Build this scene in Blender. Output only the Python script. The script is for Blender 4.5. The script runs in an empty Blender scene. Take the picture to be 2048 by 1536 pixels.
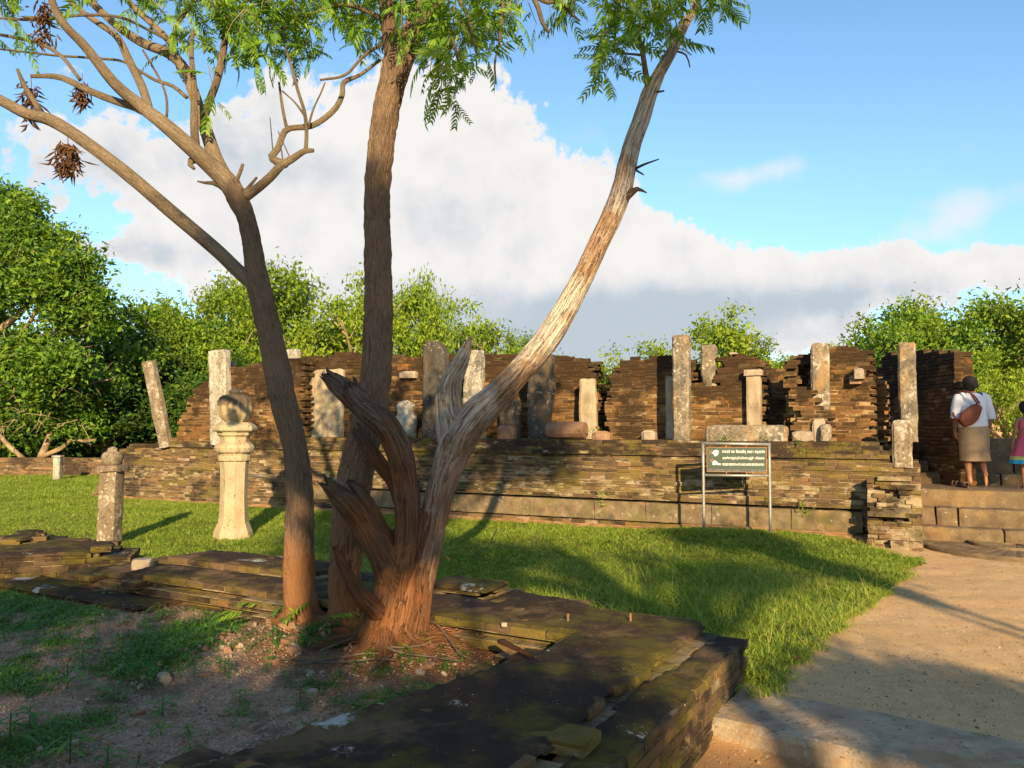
import bpy, bmesh, math, random
import numpy as np
from mathutils import Vector, Matrix, Euler, noise

rnd = random.Random(7)
NR = np.random.RandomState(11)
R = math.radians
S = bpy.context.scene
COL = S.collection

# ------------------------------------------------------------------ camera
CAMZ = 1.6
FPX = 1595.0
PITCH = math.atan(82 / FPX)
cd = bpy.data.cameras.new('camera')
cam = bpy.data.objects.new('camera', cd)
COL.objects.link(cam)
cam.location = (0, 0, CAMZ)
cam.rotation_euler = (R(90) + PITCH, 0, 0)
cd.sensor_width = 36
cd.lens = 36 * FPX / 2048
cd.clip_start = 0.05
cd.clip_end = 2000
S.camera = cam
S.render.resolution_x = 1024
S.render.resolution_y = 768

# ------------------------------------------------------------------ sun, sky
SUN_EL = 18.5
SUN_A = -0.12            # sideways drift of the light per metre forward
ld = bpy.data.lights.new('sun', 'SUN')
sun = bpy.data.objects.new('sun', ld)
COL.objects.link(sun)
ldir = Vector((SUN_A, 1, -math.tan(R(SUN_EL)) * math.sqrt(1 + SUN_A ** 2))).normalized()
sun.rotation_euler = ldir.to_track_quat('-Z', 'Y').to_euler()
ld.energy = 5.0
ld.angle = R(0.53)
ld.color = (1.0, 0.76, 0.44)
S.view_settings.view_transform = 'Standard'
S.view_settings.look = 'None'
S.view_settings.exposure = 1.05
S.view_settings.gamma = 1.0
S.view_settings.use_curve_mapping = False


class NB:
    """small node-building helper"""
    def __init__(self, tree):
        self.t = tree
        self.n = tree.nodes
        self.l = tree.links

    def new(self, typ, **kw):
        n = self.n.new(typ)
        for k, v in kw.items():
            setattr(n, k, v)
        return n

    def put(self, sock, val):
        if val is None:
            return
        if isinstance(val, bpy.types.NodeSocket):
            self.l.new(val, sock)
        else:
            if hasattr(sock, 'default_value'):
                dv = sock.default_value
                if hasattr(dv, '__len__') and not hasattr(val, '__len__'):
                    sock.default_value = (val,) * len(dv)
                elif hasattr(dv, '__len__') and len(dv) == 4 and len(val) == 3:
                    sock.default_value = (*val, 1)
                else:
                    sock.default_value = val

    def math(self, op, a, b=None, c=None, clamp=False):
        n = self.new('ShaderNodeMath', operation=op, use_clamp=clamp)
        self.put(n.inputs[0], a)
        self.put(n.inputs[1], b)
        self.put(n.inputs[2], c)
        return n.outputs[0]

    def vmath(self, op, a, b=None):
        n = self.new('ShaderNodeVectorMath', operation=op)
        self.put(n.inputs[0], a)
        self.put(n.inputs[1], b)
        return n.outputs[0]

    def mix(self, f, a, b, typ='RGBA', blend='MIX'):
        n = self.new('ShaderNodeMix', data_type=typ)
        if typ == 'RGBA':
            n.blend_type = blend
            self.put(n.inputs[0], f); self.put(n.inputs[6], a); self.put(n.inputs[7], b)
            return n.outputs[2]
        self.put(n.inputs[0], f); self.put(n.inputs[2], a); self.put(n.inputs[3], b)
        return n.outputs[0]

    def noise(self, vec, scale, detail=4, rough=0.55, dist=0.0):
        n = self.new('ShaderNodeTexNoise')
        if vec is not None:
            self.l.new(vec, n.inputs['Vector'])
        n.inputs['Scale'].default_value = scale
        n.inputs['Detail'].default_value = detail
        n.inputs['Roughness'].default_value = rough
        n.inputs['Distortion'].default_value = dist
        return n.outputs[0]

    def voro(self, vec, scale, feature='F1'):
        n = self.new('ShaderNodeTexVoronoi', feature=feature)
        self.l.new(vec, n.inputs['Vector'])
        n.inputs['Scale'].default_value = scale
        return n.outputs[0], n.outputs[1]

    def ramp(self, f, stops, interp='LINEAR'):
        n = self.new('ShaderNodeValToRGB')
        n.color_ramp.interpolation = interp
        e = n.color_ramp.elements
        while len(e) > 1:
            e.remove(e[-1])
        for i, (p, c) in enumerate(stops):
            x = e[0] if i == 0 else e.new(p)
            x.position = p
            x.color = (*c, 1) if hasattr(c, '__len__') else (c, c, c, 1)
        self.put(n.inputs[0], f)
        return n.outputs[0]

    def step(self, f, a, b):
        n = self.new('ShaderNodeMapRange', interpolation_type='SMOOTHSTEP')
        self.put(n.inputs[0], f)
        n.inputs[1].default_value = a
        n.inputs[2].default_value = b
        return n.outputs[0]


def build_world():
    w = bpy.data.worlds.new('World')
    S.world = w
    w.use_nodes = True
    nb = NB(w.node_tree)
    for n in list(nb.n):
        nb.n.remove(n)
    sky = nb.new('ShaderNodeTexSky', sky_type='NISHITA')
    sky.sun_disc = False
    sky.sun_elevation = R(SUN_EL)
    sky.sun_rotation = math.atan2(-ldir.x, -ldir.y)
    sky.air_density = 1.0
    sky.dust_density = 0.2
    sky.ozone_density = 1.0
    bg1 = nb.new('ShaderNodeBackground')
    tc0 = nb.new('ShaderNodeTexCoord'); sp0 = nb.new('ShaderNodeSeparateXYZ'); nb.l.new(tc0.outputs['Generated'], sp0.inputs[0]); SEPZ = sp0.outputs[2]
    hs = nb.new('ShaderNodeHueSaturation')
    hs.inputs['Saturation'].default_value = 1.08
    nb.l.new(sky.outputs[0], hs.inputs['Color'])
    hue = nb.mix(nb.step(nb.math('ARCSINE', SEPZ), .0, .34), (.60, .72, .82), (.84, .985, 1.05))
    nb.l.new(nb.mix(1.0, hs.outputs[0], hue, blend='MULTIPLY'), bg1.inputs[0])
    bg1.inputs[1].default_value = 0.11
    tc = nb.new('ShaderNodeTexCoord')
    g = tc.outputs['Generated']
    sp = nb.new('ShaderNodeSeparateXYZ')
    nb.l.new(g, sp.inputs[0])
    az = nb.math('ARCTAN2', sp.outputs[0], sp.outputs[1])
    el = nb.math('ARCSINE', sp.outputs[2])
    # domain warp with noise so that the outline billows
    def warp(vec, scale, seed, det=6):
        off = nb.vmath('ADD', vec, (seed, seed * 1.7, seed * .3))
        return nb.noise(off, scale, det, 0.56)
    n_big = warp(g, 4.0, 3.1)
    n_mid = warp(g, 10.0, 8.3, 6)
    n_det = warp(g, 24.0, 1.3, 6)
    n_fin = warp(g, 70.0, 4.3, 4)

    def ang(px, py):
        d = Vector(((px - 1024) / FPX, 1, (850 - py) / FPX)).normalized()
        return math.atan2(d.x, d.y), math.asin(d.z)

    def blob(cx, cy, rx, ry, wgt):
        a0, e0 = ang(cx, cy)
        ra, re = rx / FPX, ry / FPX
        x = nb.math('MULTIPLY', nb.math('SUBTRACT', az, a0), 1 / ra)
        y = nb.math('MULTIPLY', nb.math('SUBTRACT', el, e0), 1 / re)
        d2 = nb.math('ADD', nb.math('MULTIPLY', x, x), nb.math('MULTIPLY', y, y))
        # smooth bump, 1 at the centre, 0 at radius ~1.5
        v = nb.math('EXPONENT', nb.math('MULTIPLY', d2, -1.0))
        return nb.math('MULTIPLY', v, wgt)

    def total(bl):
        s = None
        for b in bl:
            v = blob(*b)
            s = v if s is None else nb.math('ADD', s, v)
        return s
    cum = [(700, 330, 330, 170, .9), (930, 350, 160, 190, .8), (1170, 460, 170, 140, .85), (1400, 520, 170, 95, .8),
           (1600, 570, 190, 55, .7), (1950, 540, 260, 60, .75), (460, 430, 260, 100, .62), (150, 270, 200, 75, .52),
           (700, 570, 420, 70, .6), (1080, 620, 420, 60, .7), (230, 500, 110, 26, .5), (520, 170, 200, 70, .30),
           (1430, 660, 260, 40, .7), (1120, 710, 480, 55, 1.1), (60, 90, 120, 60, .3), (1740, 490, 110, 50, .3)]
    wisp = [(1490, 355, 110, 32, .50), (1560, 325, 60, 25, .3), (1925, 410, 45, 40, .40), (1130, 270, 120, 40, .30), (1860, 470, 110, 40, .4),
            (2030, 390, 60, 30, .3)]
    cs = total(cum)
    nz = nb.math('ADD', nb.math('MULTIPLY', nb.math('SUBTRACT', n_mid, .5), 1.1),
                 nb.math('ADD', nb.math('MULTIPLY', nb.math('SUBTRACT', n_det, .5), .75), nb.math('MULTIPLY', nb.math('SUBTRACT', n_fin, .5), .55)))
    nz = nb.math('ADD', nz, nb.math('MULTIPLY', nb.math('SUBTRACT', n_big, .5), .7))
    dens = nb.math('ADD', cs, nz)
    # the rest of the sky: scattered clouds of the same kind
    side = nb.step(nb.math('ABSOLUTE', az), .72, .95)
    over = nb.step(el, .62, .85)
    outside = nb.math('MAXIMUM', side, over)
    dens = nb.math('ADD', dens, nb.math('MULTIPLY', outside, nb.math('SUBTRACT', nb.math('MULTIPLY', n_big, 1.6), .55)))
    m_c = nb.math('MULTIPLY', nb.step(dens, .44, .60), .98)
    ws = nb.math('ADD', total(wisp), nb.math('MULTIPLY', nb.math('SUBTRACT', nb.math('ADD', nb.math('MULTIPLY', n_mid, .5), nb.math('MULTIPLY', n_det, .5)), .5), 1.5))
    m_w = nb.math('MULTIPLY', nb.step(ws, .16, .72), .75)
    mask = nb.math('MAXIMUM', m_c, m_w)
    above = nb.step(el, -.02, .03)
    mask = nb.math('MULTIPLY', mask, above)
    # tones: white billows, grey flat bases
    grey = total([(1300, 610, 380, 42, .75), (820, 600, 330, 60, .30), (1700, 600, 300, 35, .5), (560, 330, 190, 60, .30), (240, 500, 150, 30, .7),
                  (1130, 700, 420, 60, 1.5), (430, 250, 160, 80, .3), (90, 330, 160, 50, .45), (900, 440, 130, 50, .15)])
    gz = nb.math('ADD', grey, nb.math('ADD', nb.math('MULTIPLY', nb.math('SUBTRACT', n_mid, .5), 1.1), nb.math('MULTIPLY', nb.math('SUBTRACT', n_det, .5), .9)))
    rim = nb.step(dens, .5, 1.0)
    col = nb.ramp(nb.math('MULTIPLY', nb.step(gz, -.15, .95), nb.math('ADD', .45, nb.math('MULTIPLY', rim, .55))),
                  [(0, (.90, .87, .83)), (.3, (.78, .77, .77)), (.6, (.66, .69, .72)), (1, (.50, .57, .63))])
    bg2 = nb.new('ShaderNodeBackground')
    nb.l.new(col, bg2.inputs[0])
    bg2.inputs[1].default_value = CLOUD_STRENGTH
    mx = nb.new('ShaderNodeMixShader')
    nb.l.new(mask, mx.inputs[0])
    nb.l.new(bg1.outputs[0], mx.inputs[1])
    nb.l.new(bg2.outputs[0], mx.inputs[2])
    out = nb.new('ShaderNodeOutputWorld')
    nb.l.new(mx.outputs[0], out.inputs[0])
    w.cycles.sampling_method = 'MANUAL'
    w.cycles.sample_map_resolution = 512


CLOUD_STRENGTH = 0.51
build_world()
S.cycles.max_bounces = 6
S.cycles.diffuse_bounces = 3
S.cycles.transparent_max_bounces = 8

# ------------------------------------------------------------------ geometry of the view (where things stand)
def ray(px, py):
    dx, dy = (px - 1024) / FPX, (768 - py) / FPX
    return Vector((dx, math.cos(PITCH) - dy * math.sin(PITCH), math.sin(PITCH) + dy * math.cos(PITCH)))


def P(px, py, D):
    d = ray(px, py)
    return Vector((0, 0, CAMZ)) + d * (D / d.y)


def PZ(px, py, z=0.0):
    d = ray(px, py)
    return Vector((0, 0, CAMZ)) + d * ((z - CAMZ) / d.z)


FO, FU, FV = Vector((4.87, 10.86)), Vector((-.899, .438)), Vector((.438, .899))


def L2W(u, v, z=0.0):
    return Vector((FO.x + FU.x * u + FV.x * v, FO.y + FU.y * u + FV.y * v, z))


def PV(px, py, v):
    """(u, z) of the facade plane at depth v that a picture point looks at"""
    d = ray(px, py)
    c = -FO
    t = (v - c.dot(FV)) / (d.x * FV.x + d.y * FV.y)
    p = Vector((0, 0, CAMZ)) + d * t
    rel = Vector((p.x, p.y)) - FO
    return rel.dot(FU), p.z

# ------------------------------------------------------------------ object helpers
def tag(o, label=None, cat=None, group=None, kind=None):
    if label: o['label'] = label
    if cat: o['category'] = cat
    if group: o['group'] = group
    if kind: o['kind'] = kind
    return o


def empty(name, loc, label=None, cat=None, group=None):
    o = bpy.data.objects.new(name, None)
    o.empty_display_size = .1
    o.location = loc
    COL.objects.link(o)
    return tag(o, label, cat, group)


def link(name, me, parent=None, loc=(0, 0, 0), rot=None, scl=None):
    """loc is in world space; parents are unrotated and unscaled"""
    o = bpy.data.objects.new(name, me)
    COL.objects.link(o)
    l = Vector(loc)
    if parent is not None:
        o.parent = parent
        q = parent
        while q is not None:
            l = l - Vector(q.location)
            q = q.parent
    o.location = l
    if rot is not None: o.rotation_euler = rot
    if scl is not None: o.scale = scl
    return o


def mesh(name, V, F, mats, smooth=False, attrs=None, matidx=None):
    me = bpy.data.meshes.new(name)
    V = np.asarray(V, dtype=np.float32)
    if isinstance(F, np.ndarray):
        n, k = F.shape
        me.vertices.add(len(V)); me.vertices.foreach_set('co', V.ravel())
        me.loops.add(n * k); me.loops.foreach_set('vertex_index', F.ravel().astype(np.int32))
        me.polygons.add(n)
        me.polygons.foreach_set('loop_start', np.arange(0, n * k, k, dtype=np.int32))
        me.update(calc_edges=True)
        if not smooth: me.polygons.foreach_set('use_smooth', np.zeros(n, dtype=bool))
    else:
        me.from_pydata([tuple(map(float, v)) for v in V], [], [list(map(int, f)) for f in F])
    for m in (mats if isinstance(mats, (list, tuple)) else [mats]):
        me.materials.append(m)
    if smooth:
        me.polygons.foreach_set('use_smooth', np.ones(len(me.polygons), dtype=bool))
    if matidx is not None:
        me.polygons.foreach_set('material_index', np.asarray(matidx, dtype=np.int32))
    if attrs:
        for k, (typ, dat) in attrs.items():
            a = me.attributes.new(k, typ, 'POINT')
            a.data.foreach_set('vector' if typ == 'FLOAT_VECTOR' else 'value', np.asarray(dat, dtype=np.float32).ravel())
    me.update()
    return me


def solid(name, V, F, mat, parent=None, base=None, smooth=False, attrs=None, label=None, cat=None, group=None, kind=None, matidx=None):
    """mesh given in world coordinates -> object whose origin is at its base"""
    V = np.asarray(V, dtype=np.float64)
    if base is None:
        base = np.array([V[:, 0].mean(), V[:, 1].mean(), V[:, 2].min()])
    base = np.asarray(base, dtype=np.float64)
    me = mesh(name, V - base, F, mat, smooth, attrs, matidx)
    o = link(name, me, parent, base)
    return tag(o, label, cat, group, kind)


class MB:
    def __init__(self):
        self.V = []; self.F = []; self.A = []; self.n = 0; self.M = []

    def add(self, V, F, attr=None, mi=0):
        V = np.asarray(V, dtype=np.float64)
        self.V.append(V)
        self.F += [[i + self.n for i in f] for f in (F.tolist() if isinstance(F, np.ndarray) else F)]
        self.M += [mi] * len(F)
        if attr is not None: self.A.append(np.asarray(attr))
        self.n += len(V)

    def arr(self):
        return np.concatenate(self.V)


def fbm(p, o=3):
    s, a = 0.0, 1.0
    for _ in range(o):
        s += a * noise.noise(p); p = p * 2.03; a *= .5
    return s


def catmull(pts, rad, step):
    pts = [Vector(p) for p in pts]
    P0 = [pts[0] * 2 - pts[1]] + pts + [pts[-1] * 2 - pts[-2]]
    out, ro = [], []
    for i in range(1, len(P0) - 2):
        a, b, c, d = P0[i - 1], P0[i], P0[i + 1], P0[i + 2]
        n = max(1, int((c - b).length / step))
        for k in range(n):
            t = k / n
            q = .5 * ((2 * b) + (c - a) * t + (2 * a - 5 * b + 4 * c - d) * t * t + (3 * b - a - 3 * c + d) * t ** 3)
            out.append(q)
            ro.append(rad[i - 1] * (1 - t) + rad[i] * t)
    out.append(pts[-1]); ro.append(rad[-1])
    return out, ro


def tube(pts, rad, sides=10, step=.08, amp=0.0, k=3.0, ks=1.5, seed=0.0, cap=True, squash=None, ragged=0.0, wob=0.0):
    """swept tube; returns V, F (quads+caps), fibre coordinates"""
    C, Rr = catmull(pts, rad, step)
    n = len(C)
    V, A = [], []
    up = None
    s = 0.0
    for i in range(n):
        t = (C[min(i + 1, n - 1)] - C[max(i - 1, 0)]).normalized()
        if up is None:
            up = t.orthogonal().normalized()
        else:
            up = (up - t * up.dot(t)).normalized()
        w = t.cross(up)
        if i: s += (C[i] - C[i - 1]).length
        c0 = C[i]
        if wob:
            c0 = c0 + Vector((noise.noise(Vector((s * 3, seed, 0))), noise.noise(Vector((s * 3, seed, 9))), 0)) * wob
        for j in range(sides):
            th = 2 * math.pi * j / sides
            cs, sn = math.cos(th), math.sin(th)
            r = Rr[i]
            if amp:
                r += amp * (fbm(Vector((cs * k + seed, sn * k, s * ks)), 3)) + amp * 1.2 * noise.noise(Vector((cs * 1.1 - seed, sn * 1.1, s * 1.3)))
            e = 0.0
            if ragged and i == n - 1:
                e = ragged * noise.noise(Vector((cs * 2.5, sn * 2.5, seed)))
            d = up * cs + w * sn
            if squash: d = Vector((d.x * squash[0], d.y * squash[1], d.z * squash[2]))
            V.append(c0 + d * r + t * e)
            A.append((cs * .1 + seed, sn * .1, s))
    F = []
    for i in range(n - 1):
        for j in range(sides):
            a = i * sides + j; b = i * sides + (j + 1) % sides
            F.append([a, b, b + sides, a + sides])
    if cap:
        V.append(C[-1] - (C[-1] - C[-2]).normalized() * ragged * .6); A.append((seed, 0, s))
        ci = len(V) - 1
        for j in range(sides):
            F.append([(n - 1) * sides + j, (n - 1) * sides + (j + 1) % sides, ci])
        V.append(C[0]); A.append((seed, 0, 0))
        ci = len(V) - 1
        for j in range(sides):
            F.append([(j + 1) % sides, j, ci])
    return np.array([tuple(v) for v in V]), F, np.array(A)


def lathe(prof, sides, c, phase=0.0, flute=0.0, nf=0):
    """prof: (r, z) list bottom to top"""
    V, F = [], []
    for r, z in prof:
        for j in range(sides):
            th = 2 * math.pi * j / sides + phase
            rr = r * (1 - flute * (0.5 - 0.5 * math.cos(th * nf))) if flute else r
            V.append((c[0] + rr * math.cos(th), c[1] + rr * math.sin(th), c[2] + z))
    n = len(prof)
    for i in range(n - 1):
        for j in range(sides):
            a = i * sides + j; b = i * sides + (j + 1) % sides
            F.append([a, b, b + sides, a + sides])
    V.append((c[0], c[1], c[2] + prof[0][1])); V.append((c[0], c[1], c[2] + prof[-1][1]))
    for j in range(sides):
        F.append([(j + 1) % sides, j, len(V) - 2]); F.append([(n - 1) * sides + j, (n - 1) * sides + (j + 1) % sides, len(V) - 1])
    return np.array(V), F


def box(x0, x1, y0, y1, z0, z1):
    V = [(x, y, z) for z in (z0, z1) for y in (y0, y1) for x in (x0, x1)]
    F = [[0, 2, 3, 1], [4, 5, 7, 6], [0, 1, 5, 4], [2, 6, 7, 3], [0, 4, 6, 2], [1, 3, 7, 5]]
    return np.array(V, dtype=float), F


def roughbox(L, D, H, nx, ny, nz, amp, seed, rnd_c=.0, fr=3.0, topfn=None):
    """subdivided box centred in x,y, standing on z=0, with noisy faces and worn corners"""
    bm = bmesh.new()
    bmesh.ops.create_cube(bm, size=1)
    # subdivide via grid: build own
    bm.free()
    pts = {}
    V, F = [], []

    def vid(i, j, k):
        if (i, j, k) not in pts:
            x, y, z = (i / nx - .5) * L, (j / ny - .5) * D, k / nz * H
            if topfn: z = z / H * topfn((i / nx - .5) * L, (j / ny - .5) * D)
            q = Vector((x, y, z))
            # round edges
            cnt = (i in (0, nx)) + (j in (0, ny)) + (k == nz)
            if cnt >= 2:
                q.x *= 1 - rnd_c / max(L, .01) * (i in (0, nx)); q.y *= 1 - rnd_c / max(D, .01) * (j in (0, ny))
                q.z -= rnd_c * .5 * (k == nz)
            d = Vector((x / L, y / D, (z / H - .5) if H else 0)).normalized()
            q = q + d * amp * fbm(q * fr + Vector((seed, seed * .7, 0)), 3)
            pts[(i, j, k)] = len(V); V.append(tuple(q))
        return pts[(i, j, k)]
    for i in range(nx):
        for j in range(ny):
            F.append([vid(i, j, 0), vid(i, j + 1, 0), vid(i + 1, j + 1, 0), vid(i + 1, j, 0)])
            F.append([vid(i, j, nz), vid(i + 1, j, nz), vid(i + 1, j + 1, nz), vid(i, j + 1, nz)])
    for i in range(nx):
        for k in range(nz):
            F.append([vid(i, 0, k), vid(i + 1, 0, k), vid(i + 1, 0, k + 1), vid(i, 0, k + 1)])
            F.append([vid(i, ny, k), vid(i, ny, k + 1), vid(i + 1, ny, k + 1), vid(i + 1, ny, k)])
    for j in range(ny):
        for k in range(nz):
            F.append([vid(0, j, k), vid(0, j, k + 1), vid(0, j + 1, k + 1), vid(0, j + 1, k)])
            F.append([vid(nx, j, k), vid(nx, j + 1, k), vid(nx, j + 1, k + 1), vid(nx, j, k + 1)])
    return np.array(V), F


def xform(V, loc=(0, 0, 0), rz=0.0, rx=0.0, ry=0.0, s=1.0):
    M = Matrix.Translation(loc) @ Euler((rx, ry, rz)).to_matrix().to_4x4() @ Matrix.Scale(s, 4)
    A = np.array(M)
    V = np.asarray(V)
    return V @ A[:3, :3].T + A[:3, 3]


def rock(seed, sx, sy, sz, sub=2, amp=.35):
    bm = bmesh.new()
    bmesh.ops.create_icosphere(bm, subdivisions=sub, radius=1)
    V = []
    for v in bm.verts:
        q = v.co.copy()
        f = 1 + amp * fbm(q * 1.1 + Vector((seed * 3.1, seed, 0)), 3)
        # flatten into facets
        q = q * f
        q = Vector((max(-.75, min(.75, q.x)), max(-.75, min(.75, q.y)), max(-.6, min(.65, q.z))))
        V.append((q.x * sx, q.y * sy, q.z * sz))
    F = [[v.index for v in f.verts] for f in bm.faces]
    bm.free()
    return np.array(V), F

FACADE_ROT = math.atan2(FU.y, FU.x) + math.pi     # local +x of a block runs along the facade to the right

# ------------------------------------------------------------------ materials
def new_mat(name):
    m = bpy.data.materials.new(name)
    m.use_nodes = True
    nb = NB(m.node_tree)
    b = nb.n['Principled BSDF']
    return m, nb, b


def pos(nb):
    return nb.new('ShaderNodeNewGeometry').outputs['Position']


def bumpn(nb, b, h, strength=.5, dist=.01):
    n = nb.new('ShaderNodeBump')
    n.inputs['Strength'].default_value = strength
    n.inputs['Distance'].default_value = dist
    nb.put(n.inputs['Height'], h)
    nb.l.new(n.outputs[0], b.inputs['Normal'])


def brick_mat(name, src, crust=.5, moss=.35, pale=.3, tint=(1, 1, 1), mossc=(.115, .105, .016), crustc=(.028, .021, .015), ztop=None, zpale=None, lich=0.0):
    m, nb, b = new_mat(name)
    p = pos(nb)
    if src == 'object':
        r = nb.new('ShaderNodeObjectInfo').outputs['Random']
    elif src == 'attr':
        r = nb.new('ShaderNodeAttribute', attribute_name='rnd').outputs['Fac']
    else:
        r = nb.noise(p, 2.3, 3)
    n1 = nb.noise(p, 1.3, 5, .6)
    n2 = nb.noise(nb.vmath('MULTIPLY', p, (1, 1, 2.2)), 5.5, 5, .65)
    n3 = nb.noise(p, 38, 4, .6)
    n4 = nb.noise(p, 140, 3, .6)
    mn = nb.noise(nb.vmath('ADD', nb.vmath('MULTIPLY', p, (1, 1, 1.8)), (7, 3, 1)), 2.1, 6, .68)
    if src == 'mortar':
        base = nb.ramp(nb.math('ADD', nb.math('MULTIPLY', n2, .7), nb.math('MULTIPLY', n1, .3)),
                       [(.3, (.09, .062, .036)), (.46, (.24, .175, .10)), (.62, (.48, .38, .24))])
    else:
        base = nb.ramp(nb.math('ADD', nb.math('MULTIPLY', r, .46), nb.math('MULTIPLY', nb.noise(nb.vmath('ADD', p, (4, 4, 4)), 2.0, 5, .7), .66)), [(.22, (.050, .032, .019)), (.45, (.098, .060, .031)), (.68, (.155, .092, .044)), (.80, (.21, .11, .046)), (.90, (.32, .12, .045))])
    base = nb.mix(nb.math('MULTIPLY', nb.step(n3, .35, .7), .35), base, nb.mix(.4, base, (.26, .19, .11)))
    # dark crust of old algae, moss, pale lime wash-out, lichen flecks: each with its own outline
    ck = nb.math('ADD', nb.math('ADD', nb.math('MULTIPLY', n2, .8), nb.math('MULTIPLY', nb.math('SUBTRACT', .5, r), .08)), nb.math('ADD', .10, nb.math('MULTIPLY', nb.math('SUBTRACT', n1, .5), 1.5)))
    zc = nb.new('ShaderNodeSeparateXYZ'); nb.l.new(p, zc.inputs[0])
    if ztop: ck = nb.math('ADD', ck, nb.math('MULTIPLY', nb.math('SUBTRACT', nb.step(nb.math('ADD', zc.outputs[2], nb.math('MULTIPLY', nb.math('SUBTRACT', n1, .5), ztop[3])), ztop[0], ztop[1]), .35), ztop[2]))
    base = nb.mix(nb.math('MULTIPLY', nb.step(ck, .62 - crust * .35, .78 - crust * .28), .82), base, crustc)
    mk = nb.math('ADD', mn, nb.math('MULTIPLY', nb.math('SUBTRACT', r, .5), .10))
    base = nb.mix(nb.math('MULTIPLY', nb.step(mk, .66 - moss * .32, .82 - moss * .30), .68), base,
                  nb.mix(n3, mossc, (mossc[0] * .45, mossc[1] * .5, mossc[2] * .6)))
    pl = nb.noise(nb.vmath('ADD', nb.vmath('MULTIPLY', p, (1, 1, 3.0)), (1, 13, 5)), 2.7, 6, .7)
    if src != 'mortar': pl = nb.math('ADD', pl, nb.math('MULTIPLY', nb.math('SUBTRACT', r, .5), .08))
    else: pl = nb.math('SUBTRACT', pl, .05)
    if zpale:
        zq = nb.math('ABSOLUTE', nb.math('SUBTRACT', nb.math('ADD', zc.outputs[2], nb.math('MULTIPLY', nb.math('SUBTRACT', n1, .5), .25)), zpale[0]))
        pl = nb.math('ADD', pl, nb.math('MULTIPLY', nb.step(zq, zpale[1], 0.0), zpale[2]))
    base = nb.mix(nb.math('MULTIPLY', nb.step(pl, .68 - pale * .22, .78 - pale * .18), .75), base, (.42, .33, .20))
    sp = nb.noise(nb.vmath('ADD', p, (3, 3, 3)), 55, 2, .5)
    spm = nb.math('MULTIPLY', nb.step(sp, .70, .76), nb.step(n1, .44, .58))
    base = nb.mix(nb.math('MULTIPLY', spm, .8), base, (.52, .47, .36))
    if lich:
        lk = nb.math('ADD', nb.noise(nb.vmath('ADD', p, (1, 7, 2)), 2.2, 2, .5), nb.math('MULTIPLY', nb.noise(p, 34, 5, .75), .35))
        base = nb.mix(nb.math('MULTIPLY', nb.step(lk, .90 - lich * .1, .95 - lich * .1), .85), base, (.46, .45, .40))
    if tint != (1, 1, 1):
        base = nb.mix(1.0, base, tint, blend='MULTIPLY')
    nb.l.new(base, b.inputs['Base Color'])
    b.inputs['Roughness'].default_value = .95
    b.inputs['Specular IOR Level'].default_value = .15
    bumpn(nb, b, nb.math('ADD', nb.math('MULTIPLY', n3, .7), nb.math('MULTIPLY', n4, .4)), .9, .02)
    return m


def stone_mat(name, stops, dark=.4, spots=.4, darkc=(.05, .045, .038), scale=1.0, streak=True, orange=0.0, moss=0.0):
    m, nb, b = new_mat(name)
    p = pos(nb)
    pz = nb.vmath('MULTIPLY', p, (1, 1, .35 if streak else 1))
    n1 = nb.noise(nb.vmath('MULTIPLY', pz, (scale,) * 3), 6, 6, .65)
    n2 = nb.noise(p, 2.2 * scale, 4, .6)
    n3 = nb.noise(p, 60, 4, .6)
    base = nb.ramp(nb.math('ADD', nb.math('MULTIPLY', n1, .6), nb.math('MULTIPLY', n2, .4)), stops)
    dk = nb.math('ADD', nb.math('MULTIPLY', n2, .8), nb.math('MULTIPLY', n1, .35))
    base = nb.mix(nb.math('MULTIPLY', nb.step(dk, .80 - dark * .4, .92 - dark * .4), .75), base, darkc)
    sp = nb.noise(nb.vmath('ADD', p, (5, 1, 2)), 22, 4, .6)
    pm = nb.step(nb.noise(nb.vmath('ADD', p, (6, 6, 2)), 4.5, 3, .6), .40, .66)
    spx = nb.math('ADD', sp, nb.math('MULTIPLY', nb.math('SUBTRACT', pm, .5), .16))
    base = nb.mix(nb.math('MULTIPLY', nb.step(spx, .69 - spots * .15, .77 - spots * .15), .65), base, (.50, .46, .38))
    sp2 = nb.noise(nb.vmath('ADD', p, (2, 9, 2)), 30, 4, .6)
    sp2 = nb.math('ADD', sp2, nb.math('MULTIPLY', nb.math('SUBTRACT', pm, .5), -.14))
    base = nb.mix(nb.math('MULTIPLY', nb.step(sp2, .69 - spots * .12, .75 - spots * .12), .7), base, (.075, .060, .045))
    base = nb.mix(nb.math('MULTIPLY', nb.step(n3, .3, .6), .35), base, nb.mix(.45, base, (.05, .04, .03)))
    if orange:
        base = nb.mix(nb.math('MULTIPLY', nb.step(nb.noise(nb.vmath('ADD', pz, (8, 8, 8)), 3, 5, .6), .5, .68), orange), base, (.34, .19, .07))
    if moss:
        base = nb.mix(nb.math('MULTIPLY', nb.step(nb.noise(nb.vmath('ADD', p, (4, 8, 1)), 4, 5, .7), .48, .66), moss), base, (.10, .10, .02))
    nb.l.new(base, b.inputs['Base Color'])
    b.inputs['Roughness'].default_value = .9
    b.inputs['Specular IOR Level'].default_value = .2
    bumpn(nb, b, nb.math('ADD', nb.math('MULTIPLY', n3, .5), n1), .6, .02)
    return m


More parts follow.
